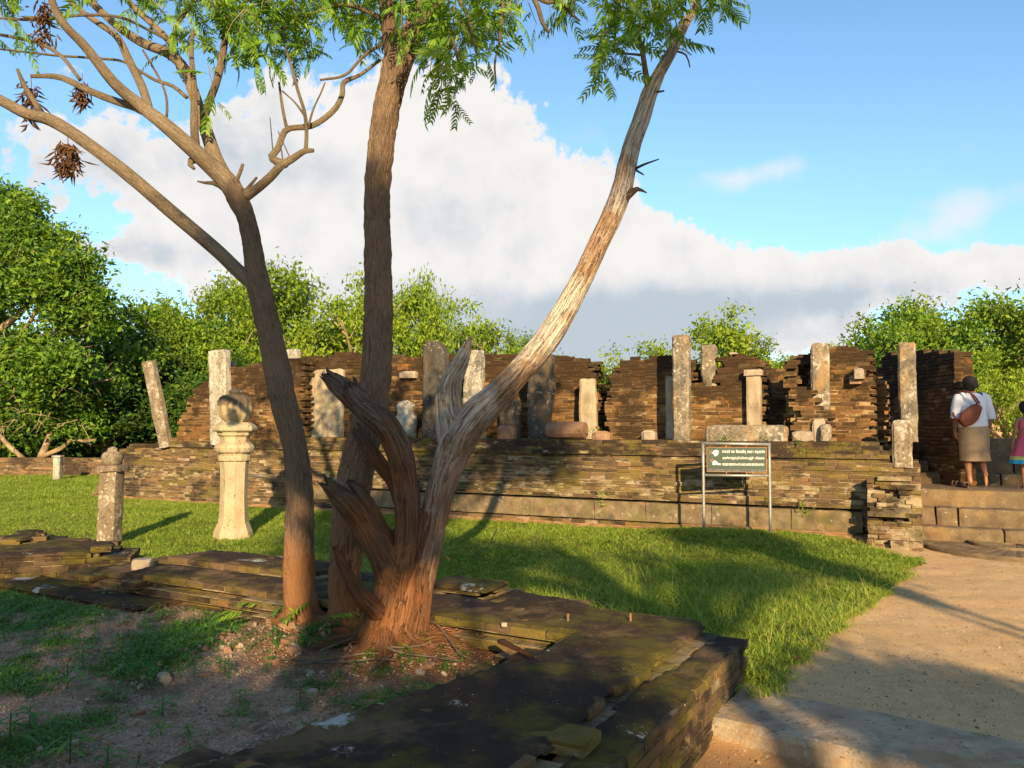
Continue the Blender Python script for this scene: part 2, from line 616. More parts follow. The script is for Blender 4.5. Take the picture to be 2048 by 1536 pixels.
def bark_mat(name, stops, bands=7.0, depth=.014, earth=None, earth_top=1.2, fq=60, crack=0.0, patch=None):
    """furrowed bark running along the limb; red termite earth on the foot, as the place has it"""
    m, nb, b = new_mat(name)
    a = nb.new('ShaderNodeAttribute', attribute_name='fib').outputs['Vector']
    p = pos(nb)
    v = nb.vmath('MULTIPLY', a, (fq, fq, bands))
    n1 = nb.noise(v, 1.0, 5, .65, .6)
    n2 = nb.noise(p, 3.0, 4, .6)
    n3 = nb.noise(nb.vmath('MULTIPLY', a, (200, 200, bands * 4)), 1.0, 3, .6)
    h = nb.math('ADD', n1, nb.math('MULTIPLY', n3, .35))
    base = nb.ramp(nb.math('ADD', nb.math('MULTIPLY', h, .62), nb.math('MULTIPLY', n2, .25)), stops)
    if patch:
        base = nb.mix(nb.math('MULTIPLY', nb.step(nb.noise(nb.vmath('ADD', p, (3, 3, 9)), 2.6, 5, .65), .44, .60), .8), base, nb.mix(n1, patch, tuple(c * .35 for c in patch)))
    if crack:
        ck = nb.noise(nb.vmath('MULTIPLY', a, (fq * .7, fq * .7, bands * .5)), 1.0, 4, .7, .4)
        ln = nb.step(nb.math('ABSOLUTE', nb.math('SUBTRACT', ck, .5)), .022, .0)
        base = nb.mix(nb.math('MULTIPLY', ln, crack), base, (.02, .012, .008))
        h = nb.math('SUBTRACT', h, nb.math('MULTIPLY', ln, .6))
    if earth:
        sp = nb.new('ShaderNodeSeparateXYZ'); nb.l.new(p, sp.inputs[0])
        hz = nb.math('ADD', nb.math('MULTIPLY', sp.outputs[2], -1 / earth_top), nb.math('ADD', 1.0, nb.math('MULTIPLY', nb.math('SUBTRACT', n2, .5), 1.6)))
        base = nb.mix(nb.math('MULTIPLY', nb.step(hz, .0, .55), nb.ramp(h, [(.4, .55), (.9, .95)])), base, nb.mix(n3, earth, tuple(c * .55 for c in earth)))
    sp2 = nb.noise(nb.vmath('ADD', p, (2, 5, 2)), 45, 3, .6)
    base = nb.mix(nb.math('MULTIPLY', nb.step(sp2, .68, .74), .55), base, (.42, .38, .28))
    nb.l.new(base, b.inputs['Base Color'])
    b.inputs['Roughness'].default_value = .92
    b.inputs['Specular IOR Level'].default_value = .15
    bumpn(nb, b, h, 1.0, depth)
    return m


def leaf_mat(name, stops, transl=.35, rough=.45, spec=.35):
    m = bpy.data.materials.new(name)
    m.use_nodes = True
    nb = NB(m.node_tree)
    b = nb.n['Principled BSDF']
    g = nb.new('ShaderNodeNewGeometry')
    oi = nb.new('ShaderNodeObjectInfo').outputs['Random']
    big = nb.noise(g.outputs['Position'], .9, 3, .6)
    f = nb.math('ADD', nb.math('MULTIPLY', g.outputs['Random Per Island'], .5), nb.math('ADD', nb.math('MULTIPLY', oi, .15), nb.math('MULTIPLY', big, .45)))
    c = nb.ramp(f, stops)
    nb.l.new(c, b.inputs['Base Color'])
    b.inputs['Roughness'].default_value = rough
    b.inputs['Specular IOR Level'].default_value = spec
    tr = nb.new('ShaderNodeBsdfTranslucent')
    nb.l.new(nb.mix(1.0, c, (1.25, 1.15, .45), blend='MULTIPLY'), tr.inputs[0])
    mx = nb.new('ShaderNodeMixShader')
    mx.inputs[0].default_value = transl
    nb.l.new(b.outputs[0], mx.inputs[1]); nb.l.new(tr.outputs[0], mx.inputs[2])
    nb.l.new(mx.outputs[0], nb.n['Material Output'].inputs[0])
    return m


def plain_mat(name, col, rough=.6, metal=0.0, spec=.4, var=.15, scale=20, bump=0.0, col2=None):
    m, nb, b = new_mat(name)
    p = pos(nb)
    n = nb.noise(p, scale, 4, .6)
    c2 = col2 or tuple(c * (1 - var * 2) for c in col)
    c = nb.mix(nb.step(n, .35, .7), col, c2)
    nb.l.new(c, b.inputs['Base Color'])
    b.inputs['Roughness'].default_value = rough
    b.inputs['Metallic'].default_value = metal
    b.inputs['Specular IOR Level'].default_value = spec
    if bump: bumpn(nb, b, n, .5, bump)
    return m


M = {}
# plinth and chambers
for key, kw in {
    'plinth': dict(crust=.60, moss=.60, pale=.44, mossc=(.22, .165, .03), ztop=(1.0, 1.2, .30, .25), zpale=(.62, .22, .10)),
    'wall': dict(crust=.62, moss=.24, pale=.10, tint=(1.0, .86, .66), mossc=(.20, .155, .035), ztop=(1.9, 2.6, .34, .9), zpale=(1.75, .45, .07)),
    'low': dict(crust=.62, moss=.66, pale=.10, mossc=(.20, .155, .018), crustc=(.024, .017, .012)),
    'rampart': dict(crust=.55, moss=.2, pale=.1),
}.items():
    for s in ('object', 'attr', 'mortar'):
        M[key + '_' + s] = brick_mat('brick_' + key + '_' + s, s, **kw)
M['band'] = stone_mat('base_band_stone', [(.36, (.10, .072, .04)), (.5, (.19, .135, .075)), (.64, (.31, .235, .14))], dark=.5, spots=.35, streak=False, moss=.5, orange=.3)
M['pillar'] = stone_mat('pillar_granite', [(.36, (.09, .068, .045)), (.5, (.24, .19, .125)), (.62, (.46, .39, .28))], dark=.6, spots=.9, orange=.8)
M['pillar_white'] = stone_mat('pillar_lichened_white', [(.34, (.13, .105, .075)), (.5, (.38, .34, .26)), (.64, (.56, .53, .44))], dark=.5, spots=1.0)
M['pillar_dark'] = stone_mat('pillar_blackened', [(.3, (.03, .026, .022)), (.5, (.07, .06, .048)), (.7, (.22, .18, .13))], dark=.7, spots=.5, orange=.3)
M['pillar_brown'] = stone_mat('pillar_brown', [(.3, (.13, .095, .06)), (.5, (.21, .155, .095)), (.7, (.40, .36, .28))], dark=.2, spots=.9)
M['plaster'] = stone_mat('old_plaster', [(.34, (.20, .145, .09)), (.5, (.36, .29, .19)), (.64, (.48, .40, .28))], dark=.35, spots=.15, orange=.3)
M['cream'] = stone_mat('carved_cream_stone', [(.3, (.28, .21, .11)), (.5, (.41, .325, .19)), (.7, (.52, .43, .28))], dark=.25, spots=.4, orange=.25, darkc=(.20, .15, .085))
M['cream_top'] = None
def _urn():
    m = stone_mat('carved_stone_blackened', [(.3, (.24, .17, .09)), (.5, (.38, .29, .16)), (.7, (.46, .37, .22))], dark=.3, spots=.4)
    nb = NB(m.node_tree); b = nb.n['Principled BSDF']
    src = b.inputs['Base Color'].links[0].from_socket
    g = nb.new('ShaderNodeTexCoord').outputs['Object']
    sp = nb.new('ShaderNodeSeparateXYZ'); nb.l.new(g, sp.inputs[0])
    n = nb.noise(nb.vmath('MULTIPLY', g, (1, 1, .35)), 26, 4, .6)
    t = nb.math('ADD', sp.outputs[2], nb.math('MULTIPLY', nb.math('SUBTRACT', n, .5), .35))
    nb.l.new(nb.mix(nb.math('MULTIPLY', nb.step(t, 1.80, 1.92), .85), src, (.055, .036, .025)), b.inputs['Base Color'])
    return m
M['cream_top'] = _urn()
M['_unused'] = stone_mat('carved_stone_blackened', [(.3, (.09, .065, .045)), (.5, (.16, .12, .075)), (.7, (.44, .34, .19))], dark=.5, spots=.5)
M['step'] = stone_mat('step_stone', [(.34, (.095, .062, .034)), (.5, (.17, .118, .064)), (.66, (.31, .23, .13))], dark=.55, spots=.25, darkc=(.10, .062, .035), orange=.3, streak=False)
M['slab'] = stone_mat('threshold_stone', [(.36, (.22, .155, .095)), (.5, (.36, .275, .18)), (.64, (.46, .37, .25))], dark=.3, spots=.3, darkc=(.15, .105, .065), orange=.6, streak=False)
M['redstone'] = stone_mat('red_stone', [(.3, (.16, .08, .045)), (.5, (.26, .14, .08)), (.7, (.36, .23, .14))], dark=.2, spots=.2, streak=False)
M['palestone'] = stone_mat('pale_stone', [(.3, (.22, .16, .11)), (.5, (.34, .27, .19)), (.7, (.46, .38, .29))], dark=.1, spots=.2, streak=False)
M['bark'] = bark_mat('neem_bark', [(.30, (.036, .022, .014)), (.44, (.125, .078, .047)), (.58, (.27, .18, .112))], bands=15, depth=.03, fq=110, earth=(.40, .17, .06), earth_top=1.0)
M['bark_top'] = bark_mat('neem_branch_bark', [(.30, (.055, .038, .024)), (.45, (.15, .11, .068)), (.60, (.29, .22, .14))], bands=14, depth=.02, fq=80)
M['deadwood'] = bark_mat('weathered_deadwood', [(.24, (.03, .018, .012)), (.38, (.11, .065, .04)), (.52, (.17, .112, .072)), (.68, (.27, .205, .145))], bands=4.5, depth=.026, fq=60, crack=.7, patch=(.24, .10, .038), earth=(.27, .105, .036), earth_top=1.75)
M['deadpale'] = bark_mat('bleached_deadwood', [(.26, (.09, .06, .04)), (.38, (.32, .24, .165)), (.50, (.52, .43, .32)), (.64, (.68, .59, .46))], bands=4.5, depth=.025, fq=60, crack=.7, patch=(.46, .24, .10), earth=(.34, .14, .05), earth_top=2.0)
M['twig'] = plain_mat('twig', (.13, .09, .055), .9, var=.3)
M['bgbark'] = plain_mat('pale_bark', (.34, .24, .14), .9, var=.25, scale=3)
M['neem_leaf'] = leaf_mat('neem_leaf', [(.2, (.045, .12, .012)), (.5, (.12, .26, .018)), (.75, (.24, .39, .025)), (.95, (.42, .50, .04))], .42)
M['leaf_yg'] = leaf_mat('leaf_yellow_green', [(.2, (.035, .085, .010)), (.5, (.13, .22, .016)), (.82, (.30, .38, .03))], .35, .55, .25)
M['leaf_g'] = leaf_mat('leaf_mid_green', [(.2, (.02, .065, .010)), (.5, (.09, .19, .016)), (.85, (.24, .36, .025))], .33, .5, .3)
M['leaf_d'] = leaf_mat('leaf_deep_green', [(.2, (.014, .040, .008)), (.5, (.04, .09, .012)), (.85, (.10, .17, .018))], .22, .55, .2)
M['grass'] = leaf_mat('grass_blade', [(.15, (.08, .15, .012)), (.45, (.18, .275, .025)), (.75, (.33, .39, .05)), (.95, (.56, .48, .2))], .3, .6, .2)
M['weed'] = leaf_mat('weed_leaf', [(.2, (.03, .10, .012)), (.6, (.07, .18, .02)), (.9, (.14, .26, .03))], .3, .5, .3)
M['deadleaf'] = leaf_mat('withered_leaf', [(.2, (.045, .022, .012)), (.6, (.11, .055, .027)), (.9, (.22, .13, .065))], .15, .8, .1)
# ------------------------------------------------------------------ ground
# foreground foundation frame: u runs to the back left, v away from the camera
GO, GU, GV = Vector((1.46, 5.06)), Vector((-.87, .49)).normalized(), Vector((.49, .87)).normalized()


def G2W(u, v, z=0.0):
    return Vector((GO.x + GU.x * u + GV.x * v, GO.y + GU.y * u + GV.y * v, z))


def gl(x, y):
    r = Vector((x, y)) - GO
    return r.dot(GU), r.dot(GV)


LAWN_EDGE = [(1.38, 4.4), (1.62, 4.9), (1.98, 5.45), (2.35, 6.0), (2.95, 6.8), (3.55, 7.6), (4.1, 8.35), (4.75, 9.35), (4.95, 9.62), (4.72, 9.95), (4.55, 10.35), (4.5, 11.6)]


def lawn_edge_x(y):
    e = LAWN_EDGE
    if y <= e[0][1]: return e[0][0]
    for a, b in zip(e, e[1:]):
        if a[1] <= y <= b[1]:
            t = (y - a[1]) / (b[1] - a[1])
            return a[0] + t * (b[0] - a[0])
    return e[-1][0]


def ground_z(x, y):
    u, v = gl(x, y)
    z = .012 * noise.noise(Vector((x * .7, y * .7, 0))) + .155 * math.exp(-((x - 2.7) / 1.5) ** 2 - ((y - 10.8) / .85) ** 2)
    # excavated side in front of the threshold, right of the foundation
    if y < 9:
        s = (x - 1.02) * .6 + (y - 4.41) * .8          # distance behind the threshold stone's front edge
        k = max(0, min(1, (.12 - s) / .1))
        if u < .6: z -= .118 * k
    return z


def build_ground():
    xs = np.concatenate([[-900, -300, -120, -60, -40, -30], np.arange(-26, -6, .8), np.arange(-6, 9, .085), np.arange(9, 26, .8), [30, 40, 60, 120, 300, 900]])
    ys = np.concatenate([[-900, -300, -120, -60, -30, -20, -12, -8, -5, -3], np.arange(-1, 13, .085), np.arange(13, 40, .8), [45, 60, 100, 200, 400, 900]])
    V = []
    for y in ys:
        for x in xs:
            z = ground_z(x, y)
            if -1 < y < 13 and -6 < x < 9:
                z += .011 * noise.noise(Vector((x * 2.7, y * 4, 1))) + .008 * noise.noise(Vector((x * 9, y * 9, 5)))
            V.append((x, y, z))
    nx = len(xs)
    F = np.array([[j * nx + i, j * nx + i + 1, (j + 1) * nx + i + 1, (j + 1) * nx + i] for j in range(len(ys) - 1) for i in range(nx - 1)])
    m, nb, b = new_mat('sandy_earth')
    p = pos(nb)
    n1 = nb.noise(p, 1.1, 6, .62); n2 = nb.noise(p, 9, 5, .6); n3 = nb.noise(p, 70, 4, .65); n4 = nb.noise(p, 260, 2, .5)
    c = nb.ramp(nb.math('ADD', nb.math('MULTIPLY', n1, .5), nb.math('MULTIPLY', n2, .5)), [(.3, (.46, .275, .12)), (.5, (.62, .39, .18)), (.7, (.72, .48, .25))])
    c = nb.mix(nb.math('MULTIPLY', nb.step(n3, .35, .65), .4), c, (.27, .18, .10))
    c = nb.mix(nb.math('MULTIPLY', nb.step(n4, .64, .72), .35), c, (.60, .50, .36))
    # redder soil by the threshold
    sp = nb.new('ShaderNodeSeparateXYZ'); nb.l.new(p, sp.inputs[0])
    rz = nb.step(sp.outputs[2], -.05, -.11)
    c = nb.mix(nb.math('MULTIPLY', rz, .75), c, (.27, .14, .06))
    nb.l.new(c, b.inputs['Base Color'])
    b.inputs['Roughness'].default_value = .95
    b.inputs['Specular IOR Level'].default_value = .15
    ft, _c = nb.voro(nb.vmath('MULTIPLY', p, (1, .55, 1)), 3.4)
    n2 = nb.math('ADD', n2, nb.math('MULTIPLY', nb.step(ft, .18, .36), .9))
    bumpn(nb, b, nb.math('ADD', nb.math('ADD', n3, nb.math('MULTIPLY', n2, .8)), nb.math('MULTIPLY', n4, .5)), .6, .016)
    M['earth'] = m
    me = mesh('ground', V, F, m, smooth=True)
    o = link('ground', me)
    tag(o, 'sandy ground and worn earth path', kind='structure')


def build_lawn():
    V, F, idx = [], [], {}
    sp_near = .12
    xs = np.concatenate([[-160, -100, -70, -50, -40, -32], np.arange(-26, -7, .6), np.arange(-7, 5.4, .1), [6.5, 9, 14, 25, 50, 100, 160]])
    ys = np.concatenate([np.arange(4.4, 13.5, .1), np.arange(13.5, 26, .5), [28, 32, 38, 50, 70, 100, 160, 260]])

    def vid(i, j):
        if (i, j) not in idx:
            x, y = xs[i], ys[j]
            z = ground_z(x, y) + .02 + .02 * noise.noise(Vector((x * .9, y * .9, 4)))
            idx[(i, j)] = len(V); V.append((x, y, z))
        return idx[(i, j)]
    for j in range(len(ys) - 1):
        for i in range(len(xs) - 1):
            x, y = (xs[i] + xs[i + 1]) / 2, (ys[j] + ys[j + 1]) / 2
            if y < 26 and x > lawn_edge_x(y) - .06 + .12 * noise.noise(Vector((x * 2.2, y * 2.2, 0))): continue
            u, v = gl(x, y)
            if v < -.35 and u > -.1: continue
            if x > .9 and (x - 1.02) * .6 + (y - 4.41) * .8 < .74: continue
            F.append([vid(i, j), vid(i + 1, j), vid(i + 1, j + 1), vid(i, j + 1)])
    m, nb, b = new_mat('lawn_thatch')
    p = pos(nb)
    n1 = nb.noise(p, .9, 5, .6); n3 = nb.noise(p, 40, 4, .65)
    c = nb.ramp(nb.math('ADD', nb.math('MULTIPLY', n1, .4), nb.math('MULTIPLY', n3, .6)), [(.3, (.05, .08, .012)), (.5, (.12, .17, .022)), (.7, (.23, .24, .05))])
    nb.l.new(c, b.inputs['Base Color']); b.inputs['Roughness'].default_value = 1
    b.inputs['Specular IOR Level'].default_value = .05
    bumpn(nb, b, n3, 1.0, .05)
    o = link('lawn', mesh('lawn', V, np.array(F), m, smooth=True))
    tag(o, 'lawn soil between the foundation and the ruin', kind='structure')


def build_terrace():
    """raised gravel floor inside the foreground foundation"""
    V, F, idx = [], [], {}
    xs = np.arange(-9.5, .8, .07); ys = np.arange(.2, 8.6, .07)

    def inside(x, y):
        u, v = gl(x, y)
        return u > .7 + .15 * max(0, -v - .94) and v < -.3 and not (x < -3.9 and y > 8.0)

    def vid(i, j):
        if (i, j) not in idx:
            x, y = xs[i], ys[j]
            z = .065 + .03 * fbm(Vector((x * .8, y * .8, 2)), 3) + .008 * noise.noise(Vector((x * 6, y * 6, 3)))
            d = math.hypot(x + 1.2, y - 5.7)
            z += .11 * math.exp(-(d / .8) ** 2) + .12 * math.exp(-((x + .42) / .34) ** 2 - ((y - 5.62) / .26) ** 2)
            idx[(i, j)] = len(V); V.append((x, y, z))
        return idx[(i, j)]
    for j in range(len(ys) - 1):
        for i in range(len(xs) - 1):
            if inside((xs[i] + xs[i + 1]) / 2, (ys[j] + ys[j + 1]) / 2):
                F.append([vid(i, j), vid(i + 1, j), vid(i + 1, j + 1), vid(i, j + 1)])
    m, nb, b = new_mat('gravelly_earth')
    p = pos(nb)
    n1 = nb.noise(p, 1.6, 5, .65); n2 = nb.noise(p, 12, 5, .6); n4 = nb.noise(p, 150, 3, .6)
    vd, vc = nb.voro(p, 55)
    vd2, vc2 = nb.voro(p, 26)
    sepc = nb.new('ShaderNodeSeparateColor'); nb.l.new(vc, sepc.inputs[0])
    c = nb.ramp(nb.math('ADD', nb.math('MULTIPLY', n1, .55), nb.math('MULTIPLY', n2, .45)), [(.3, (.25, .145, .08)), (.5, (.38, .25, .155)), (.7, (.50, .36, .24))])
    peb = nb.ramp(sepc.outputs[0], [(0, (.26, .15, .09)), (.4, (.40, .28, .19)), (.75, (.52, .40, .30)), (1, (.62, .52, .42))])
    c = nb.mix(nb.math('MULTIPLY', nb.step(vd, .55, .30), nb.step(nb.math('ADD', n1, nb.math('MULTIPLY', n2, .3)), .52, .72)), c, peb)
    c = nb.mix(nb.math('MULTIPLY', nb.step(nb.noise(nb.vmath('ADD', p, (5, 5, 5)), 2.0, 6, .7), .5, .62), .6), c, (.035, .045, .014))
    dv = nb.new('ShaderNodeVectorMath', operation='DISTANCE'); nb.l.new(p, dv.inputs[0]); dv.inputs[1].default_value = (-.75, 5.75, .15)
    rd = nb.step(nb.math('ADD', dv.outputs['Value'], nb.math('MULTIPLY', nb.math('SUBTRACT', n1, .5), .9)), 1.35, .75)
    c = nb.mix(nb.math('MULTIPLY', rd, .85), c, nb.mix(n2, (.34, .15, .06), (.17, .07, .03)))
    nb.l.new(c, b.inputs['Base Color']); b.inputs['Roughness'].default_value = .95
    b.inputs['Specular IOR Level'].default_value = .15
    bumpn(nb, b, nb.math('ADD', nb.math('MULTIPLY', vd, -1.0), nb.math('MULTIPLY', n4, .5)), 1.0, .03)
    o = link('gravel_floor', mesh('gravel_floor', V, np.array(F), m, smooth=True))
    tag(o, 'shaded gravel floor inside the foreground foundation', kind='structure')
    return m


build_ground()
build_lawn()
build_terrace()


def terr_z(x, y):
    d = math.hypot(x + 1.2, y - 5.7)
    return .065 + .03 * fbm(Vector((x * .8, y * .8, 2)), 3) + .008 * noise.noise(Vector((x * 6, y * 6, 3))) + .11 * math.exp(-(d / .8) ** 2) + .12 * math.exp(-((x + .42) / .34) ** 2 - ((y - 5.62) / .26) ** 2)

# ------------------------------------------------------------------ bricks
BL, BD, BH = .21, .12, .058


def brick_variant(seed, chips=.003):
    """worn brick about 26 x 14 x 7.5 cm centred at the origin: chamfered, uneven, 44 triangles"""
    q = random.Random(seed)
    bm = bmesh.new()
    bmesh.ops.create_cube(bm, size=1)
    for v in bm.verts:
        v.co = Vector((v.co.x * BL, v.co.y * BD, v.co.z * BH))
        v.co += Vector((q.uniform(-1, 1) * .004, q.uniform(-1, 1) * .003, q.uniform(-1, 1) * .002))
    bmesh.ops.bevel(bm, geom=list(bm.edges), offset=.006, segments=1, affect='EDGES')
    for v in bm.verts:
        v.co += Vector((q.uniform(-1, 1), q.uniform(-1, 1), q.uniform(-1, 1))) * chips
        v.co.z *= .97
    bmesh.ops.triangulate(bm, faces=bm.faces)
    V = np.array([tuple(v.co) for v in bm.verts]); F = np.array([[v.index for v in f.verts] for f in bm.faces])
    bm.free()
    return V, F


VARS = [brick_variant(s) for s in range(14)]
BRICK_ME = {}


def brick_me(k, mat):
    if (k, mat) not in BRICK_ME:
        BRICK_ME[(k, mat)] = mesh('brick', VARS[k][0], VARS[k][1], M[mat])
    return BRICK_ME[(k, mat)]


def masonry(root, frame, u0, u1, v0, v1, z0, z1, inside, mat, bl=BL, bd=BD, bh=BH, limit=300, seed=1, vo=None, part='brick', jit=.7, miss=.004,
            core_in=.010, back=True, header=None, zj=0.0, axis_v=False, core_top=.008):
    """bricks wherever inside(u, v, z) holds and a side shows; mortar core behind. frame(u, v, z) -> world"""
    q = random.Random(seed)
    o0 = frame(0, 0, 0); ux = frame(1, 0, 0) - o0
    rz0 = math.atan2(ux.y, ux.x)
    vy = frame(0, 1, 0) - o0
    flip = ux.x * vy.y - ux.y * vy.x < 0
    nk = max(1, int(round((z1 - z0) / bh)))
    nj = max(1, int(round((v1 - v0) / bd)))
    if axis_v: ln, dp = bd, bl
    items = []
    core = MB()
    camp = Vector((0, 0, CAMZ))
    for k in range(nk):
        z = z0 + (k + .5) * bh
        dv0 = (v1 - v0) / nj
        rows = [(v0 + (j + .5) * dv0, dv0) for j in range(nj)] if k % 2 == 0 or nj < 3 else [(v0 + dv0 * .25, dv0 * .5)] + [(v0 + j * dv0, dv0) for j in range(1, nj)] + [(v1 - dv0 * .25, dv0 * .5)]
        nr = len(rows)
        for j, (v, dv) in enumerate(rows):
            u = u0 - ((k % 2) * .5 + q.uniform(0, .25)) * bl
            while u < u1:
                L = bl * q.uniform(.76, 1.20)
                if u < u0: L = u + L - u0; u = u0
                L = min(L, u1 - u)
                if L < .05:
                    u += max(L, .004); continue
                uc = u + L / 2
                u += L
                if not inside(uc, v, z): continue
                ex = (j == 0) or (back and j == nr - 1) or not inside(uc - L, v, z) or not inside(uc + L, v, z) or not inside(uc, v, z + bh) or not inside(uc - L * .45, v, z + bh) or not inside(uc + L * .45, v, z + bh) or not inside(uc, v - dv, z) or not inside(uc - L * .45, v - dv, z) or not inside(uc + L * .45, v - dv, z)
                off = vo(z) if vo else 0.0
                c = frame(uc, v + off, z)
                # core cell
                if True:
                    a = L / 2 + .004; b_ = dv / 2 + .004
                    lo_u = -a + (core_in if not inside(uc - L, v, z) else 0); hi_u = a - (core_in if not inside(uc + L, v, z) else 0)
                    lo_v = -b_ + (core_in if j == 0 or not inside(uc, v - dv, z) else 0); hi_v = b_ - (core_in if j == nr - 1 else 0)
                    top = bh / 2 - (core_top if not inside(uc, v, z + bh) else -.003)
                    if flip: lo_v, hi_v = -hi_v, -lo_v
                    if ex or k == nk - 1:
                        Vb, Fb = box(lo_u, hi_u, lo_v, hi_v, -bh / 2 - .003, top)
                        core.add(xform(Vb, c, rz0), Fb)
                if not ex or q.random() < miss: continue
                rot = (q.gauss(0, .012) * jit, q.gauss(0, .007) * jit, rz0 + q.gauss(0, .010) * jit + (math.pi if q.random() < .5 else 0))
                d = frame(uc, v + off + q.gauss(0, .0050) * jit, z + q.gauss(0, .0012) * jit + zj * q.uniform(-1, 1) * (0 if inside(uc, v, z + bh) else 1))
                sc = (L * .97 / BL, dv * 1.0 / BD, bh * q.uniform(.86, .95) / BH)
                front = 1.0 if j == 0 else .55
                size = front / ((d - camp).length)
                items.append((size, d, rot, sc, q.randrange(len(VARS))))
    items.sort(key=lambda t: -t[0])
    for it in items[:limit]:
        link(part, brick_me(it[4], mat + '_object'), root, it[1], it[2], it[3])
    rest = items[limit:]
    if rest:
        VV, FF, RR, n = [], [], [], 0
        for _, d, rot, sc, k in rest:
            A = np.array((Matrix.Translation(d) @ Euler(rot).to_matrix().to_4x4() @ Matrix.Diagonal((*sc, 1))))
            Vb = VARS[k][0] @ A[:3, :3].T + A[:3, 3]
            VV.append(Vb); FF.append(VARS[k][1] + n); n += len(Vb)
            RR.append(np.full(len(Vb), q.random()))
        base = np.array(root.location)
        me = mesh('brickwork', np.concatenate(VV) - base, np.concatenate(FF), M[mat + '_attr'], attrs={'rnd': ('FLOAT', np.concatenate(RR))})
        tag(link('brickwork', me, root, base), kind='stuff')
    if core.n:
        base = np.array(root.location)
        Vc = core.arr()
        me = mesh('mortar_core', Vc - base, np.array(core.F), M[mat + '_mortar'])
        link('mortar_core', me, root, base)
    return len(items)


def prof_fn(pts):
    pts = sorted(pts)

    def f(u):
        if u < pts[0][0] or u > pts[-1][0]: return -9
        for a, b in zip(pts, pts[1:]):
            if a[0] <= u <= b[0]:
                t = (u - a[0]) / max(1e-6, b[0] - a[0])
                return a[1] + t * (b[1] - a[1])
        return pts[-1][1]
    return f


# ---- the plinth
root = empty('brick_plinth', L2W(7, .2, 0), 'long mossy brick plinth with moulded base carrying all the ruined chambers', 'plinth')
uL, zL = PV(245, 893, .1)
tp = prof_fn([(-.62, 1.02), (-.42, 1.10), (-.3, 1.22), (-.05, 1.33), (.35, 1.37), (9.6, 1.37), (10.2, 1.35), (12.2, 1.27), (13.6, 1.24), (14.6, 1.20), (15.05, 1.08), (15.3, .8), (15.5, .4), (15.75, .2)])


def pl_off(z):
    if z < .12: return -.03
    if z < .20: return 0.02
    if z < .50: return .05
    if z < .56: return .03
    if z < .66: return .09
    if z < .74: return .06
    if z < .98: return .11
    if z < 1.06: return .08
    if z < 1.13: return .13
    return .07


def pl_in(u, v, z):
    t = tp(u)
    t += .05 * noise.noise(Vector((u * 1.7, v * 2, 3)))
    if v > .9 and u > .4: t = min(t, 1.36)
    if u < 10.6 and u > .1 and v < .30 and .13 < z < .43 and not (u > 9.2): return v > .14   # behind the stone band
    return z < t - .01


def F_L(u, v, z): return L2W(u, v, z)


masonry(root, F_L, -.6, 15.7, 0, 1.96, 0, 1.38, pl_in, 'plinth', bl=.21, bh=.057, limit=300, seed=3, vo=pl_off, back=False)
# big dressed stones of the base band
q = random.Random(5)
u = .12
while u < 9.3:
    L = q.uniform(.55, 1.15)
    Vb, Fb = roughbox(L, .16, .285, 8, 2, 3, .010, u * 3, .006, 5)
    c = L2W(u + L / 2, .115, .13)
    me = mesh('base_stone', Vb, Fb, M['band'])
    link('base_stone', me, root, c, (0, 0, FACADE_ROT + q.gauss(0, .006)))
    u += L + .003
# earth and fallen crumbs filling the platform interior top (paving between the chambers)
fV, fF = [], []
gu = np.arange(-.2, 15.0, .16); gv = np.arange(.3, 9, .22)
for v in gv:
    for uu in gu:
        p_ = L2W(uu, v, (1.36 if uu < 10.5 else 1.36 - .14 * (uu - 10.5) / 4.5) + .012 * noise.noise(Vector((uu * 3, v * 3, 0))))
        fV.append(tuple(p_))
fF = [[j * len(gu) + i, j * len(gu) + i + 1, (j + 1) * len(gu) + i + 1, (j + 1) * len(gu) + i] for j in range(len(gv) - 1) for i in range(len(gu) - 1)]
mtop = brick_mat('platform_top', 'noise', crust=.35, moss=.6, pale=.35)
link('platform_paving', mesh('platform_paving', fV, [f[::-1] for f in fF], mtop, smooth=True), root, (0, 0, 0))

# reddish soil splashed up against the foot of the plinth
sV, sF = [], []
uu_ = np.arange(-.3, 15.8, .12)
for i, u in enumerate(uu_):
    for k, (v_, z_) in enumerate(((.06, .085), (-.02, .065), (-.07, .035), (-.15, .008), (-.24, -.03))):
        w_ = L2W(u, v_ + .025 * noise.noise(Vector((u * 3, k, 0))), 0)
        sV.append((w_.x, w_.y, z_ * (1 + .5 * noise.noise(Vector((u * 1.4, k * .4, 3)))) + ground_z(w_.x, w_.y)))
for i in range(len(uu_) - 1):
    for k in range(4):
        a = i * 5 + k
        sF.append([a, a + 1, a + 6, a + 5])
msb, nbs, bsb = new_mat('red_soil')
cs_ = nbs.ramp(nbs.noise(pos(nbs), 7, 6, .65), [(.3, (.17, .075, .03)), (.5, (.33, .165, .065)), (.7, (.44, .27, .13))])
nbs.l.new(cs_, bsb.inputs['Base Color']); bsb.inputs['Roughness'].default_value = .95
bumpn(nbs, bsb, nbs.noise(pos(nbs), 60, 5, .6), .8, .02)
tag(link('soil_bank', mesh('soil_bank', sV, sF, msb, True)), 'reddish soil along the foot of the plinth', kind='structure')

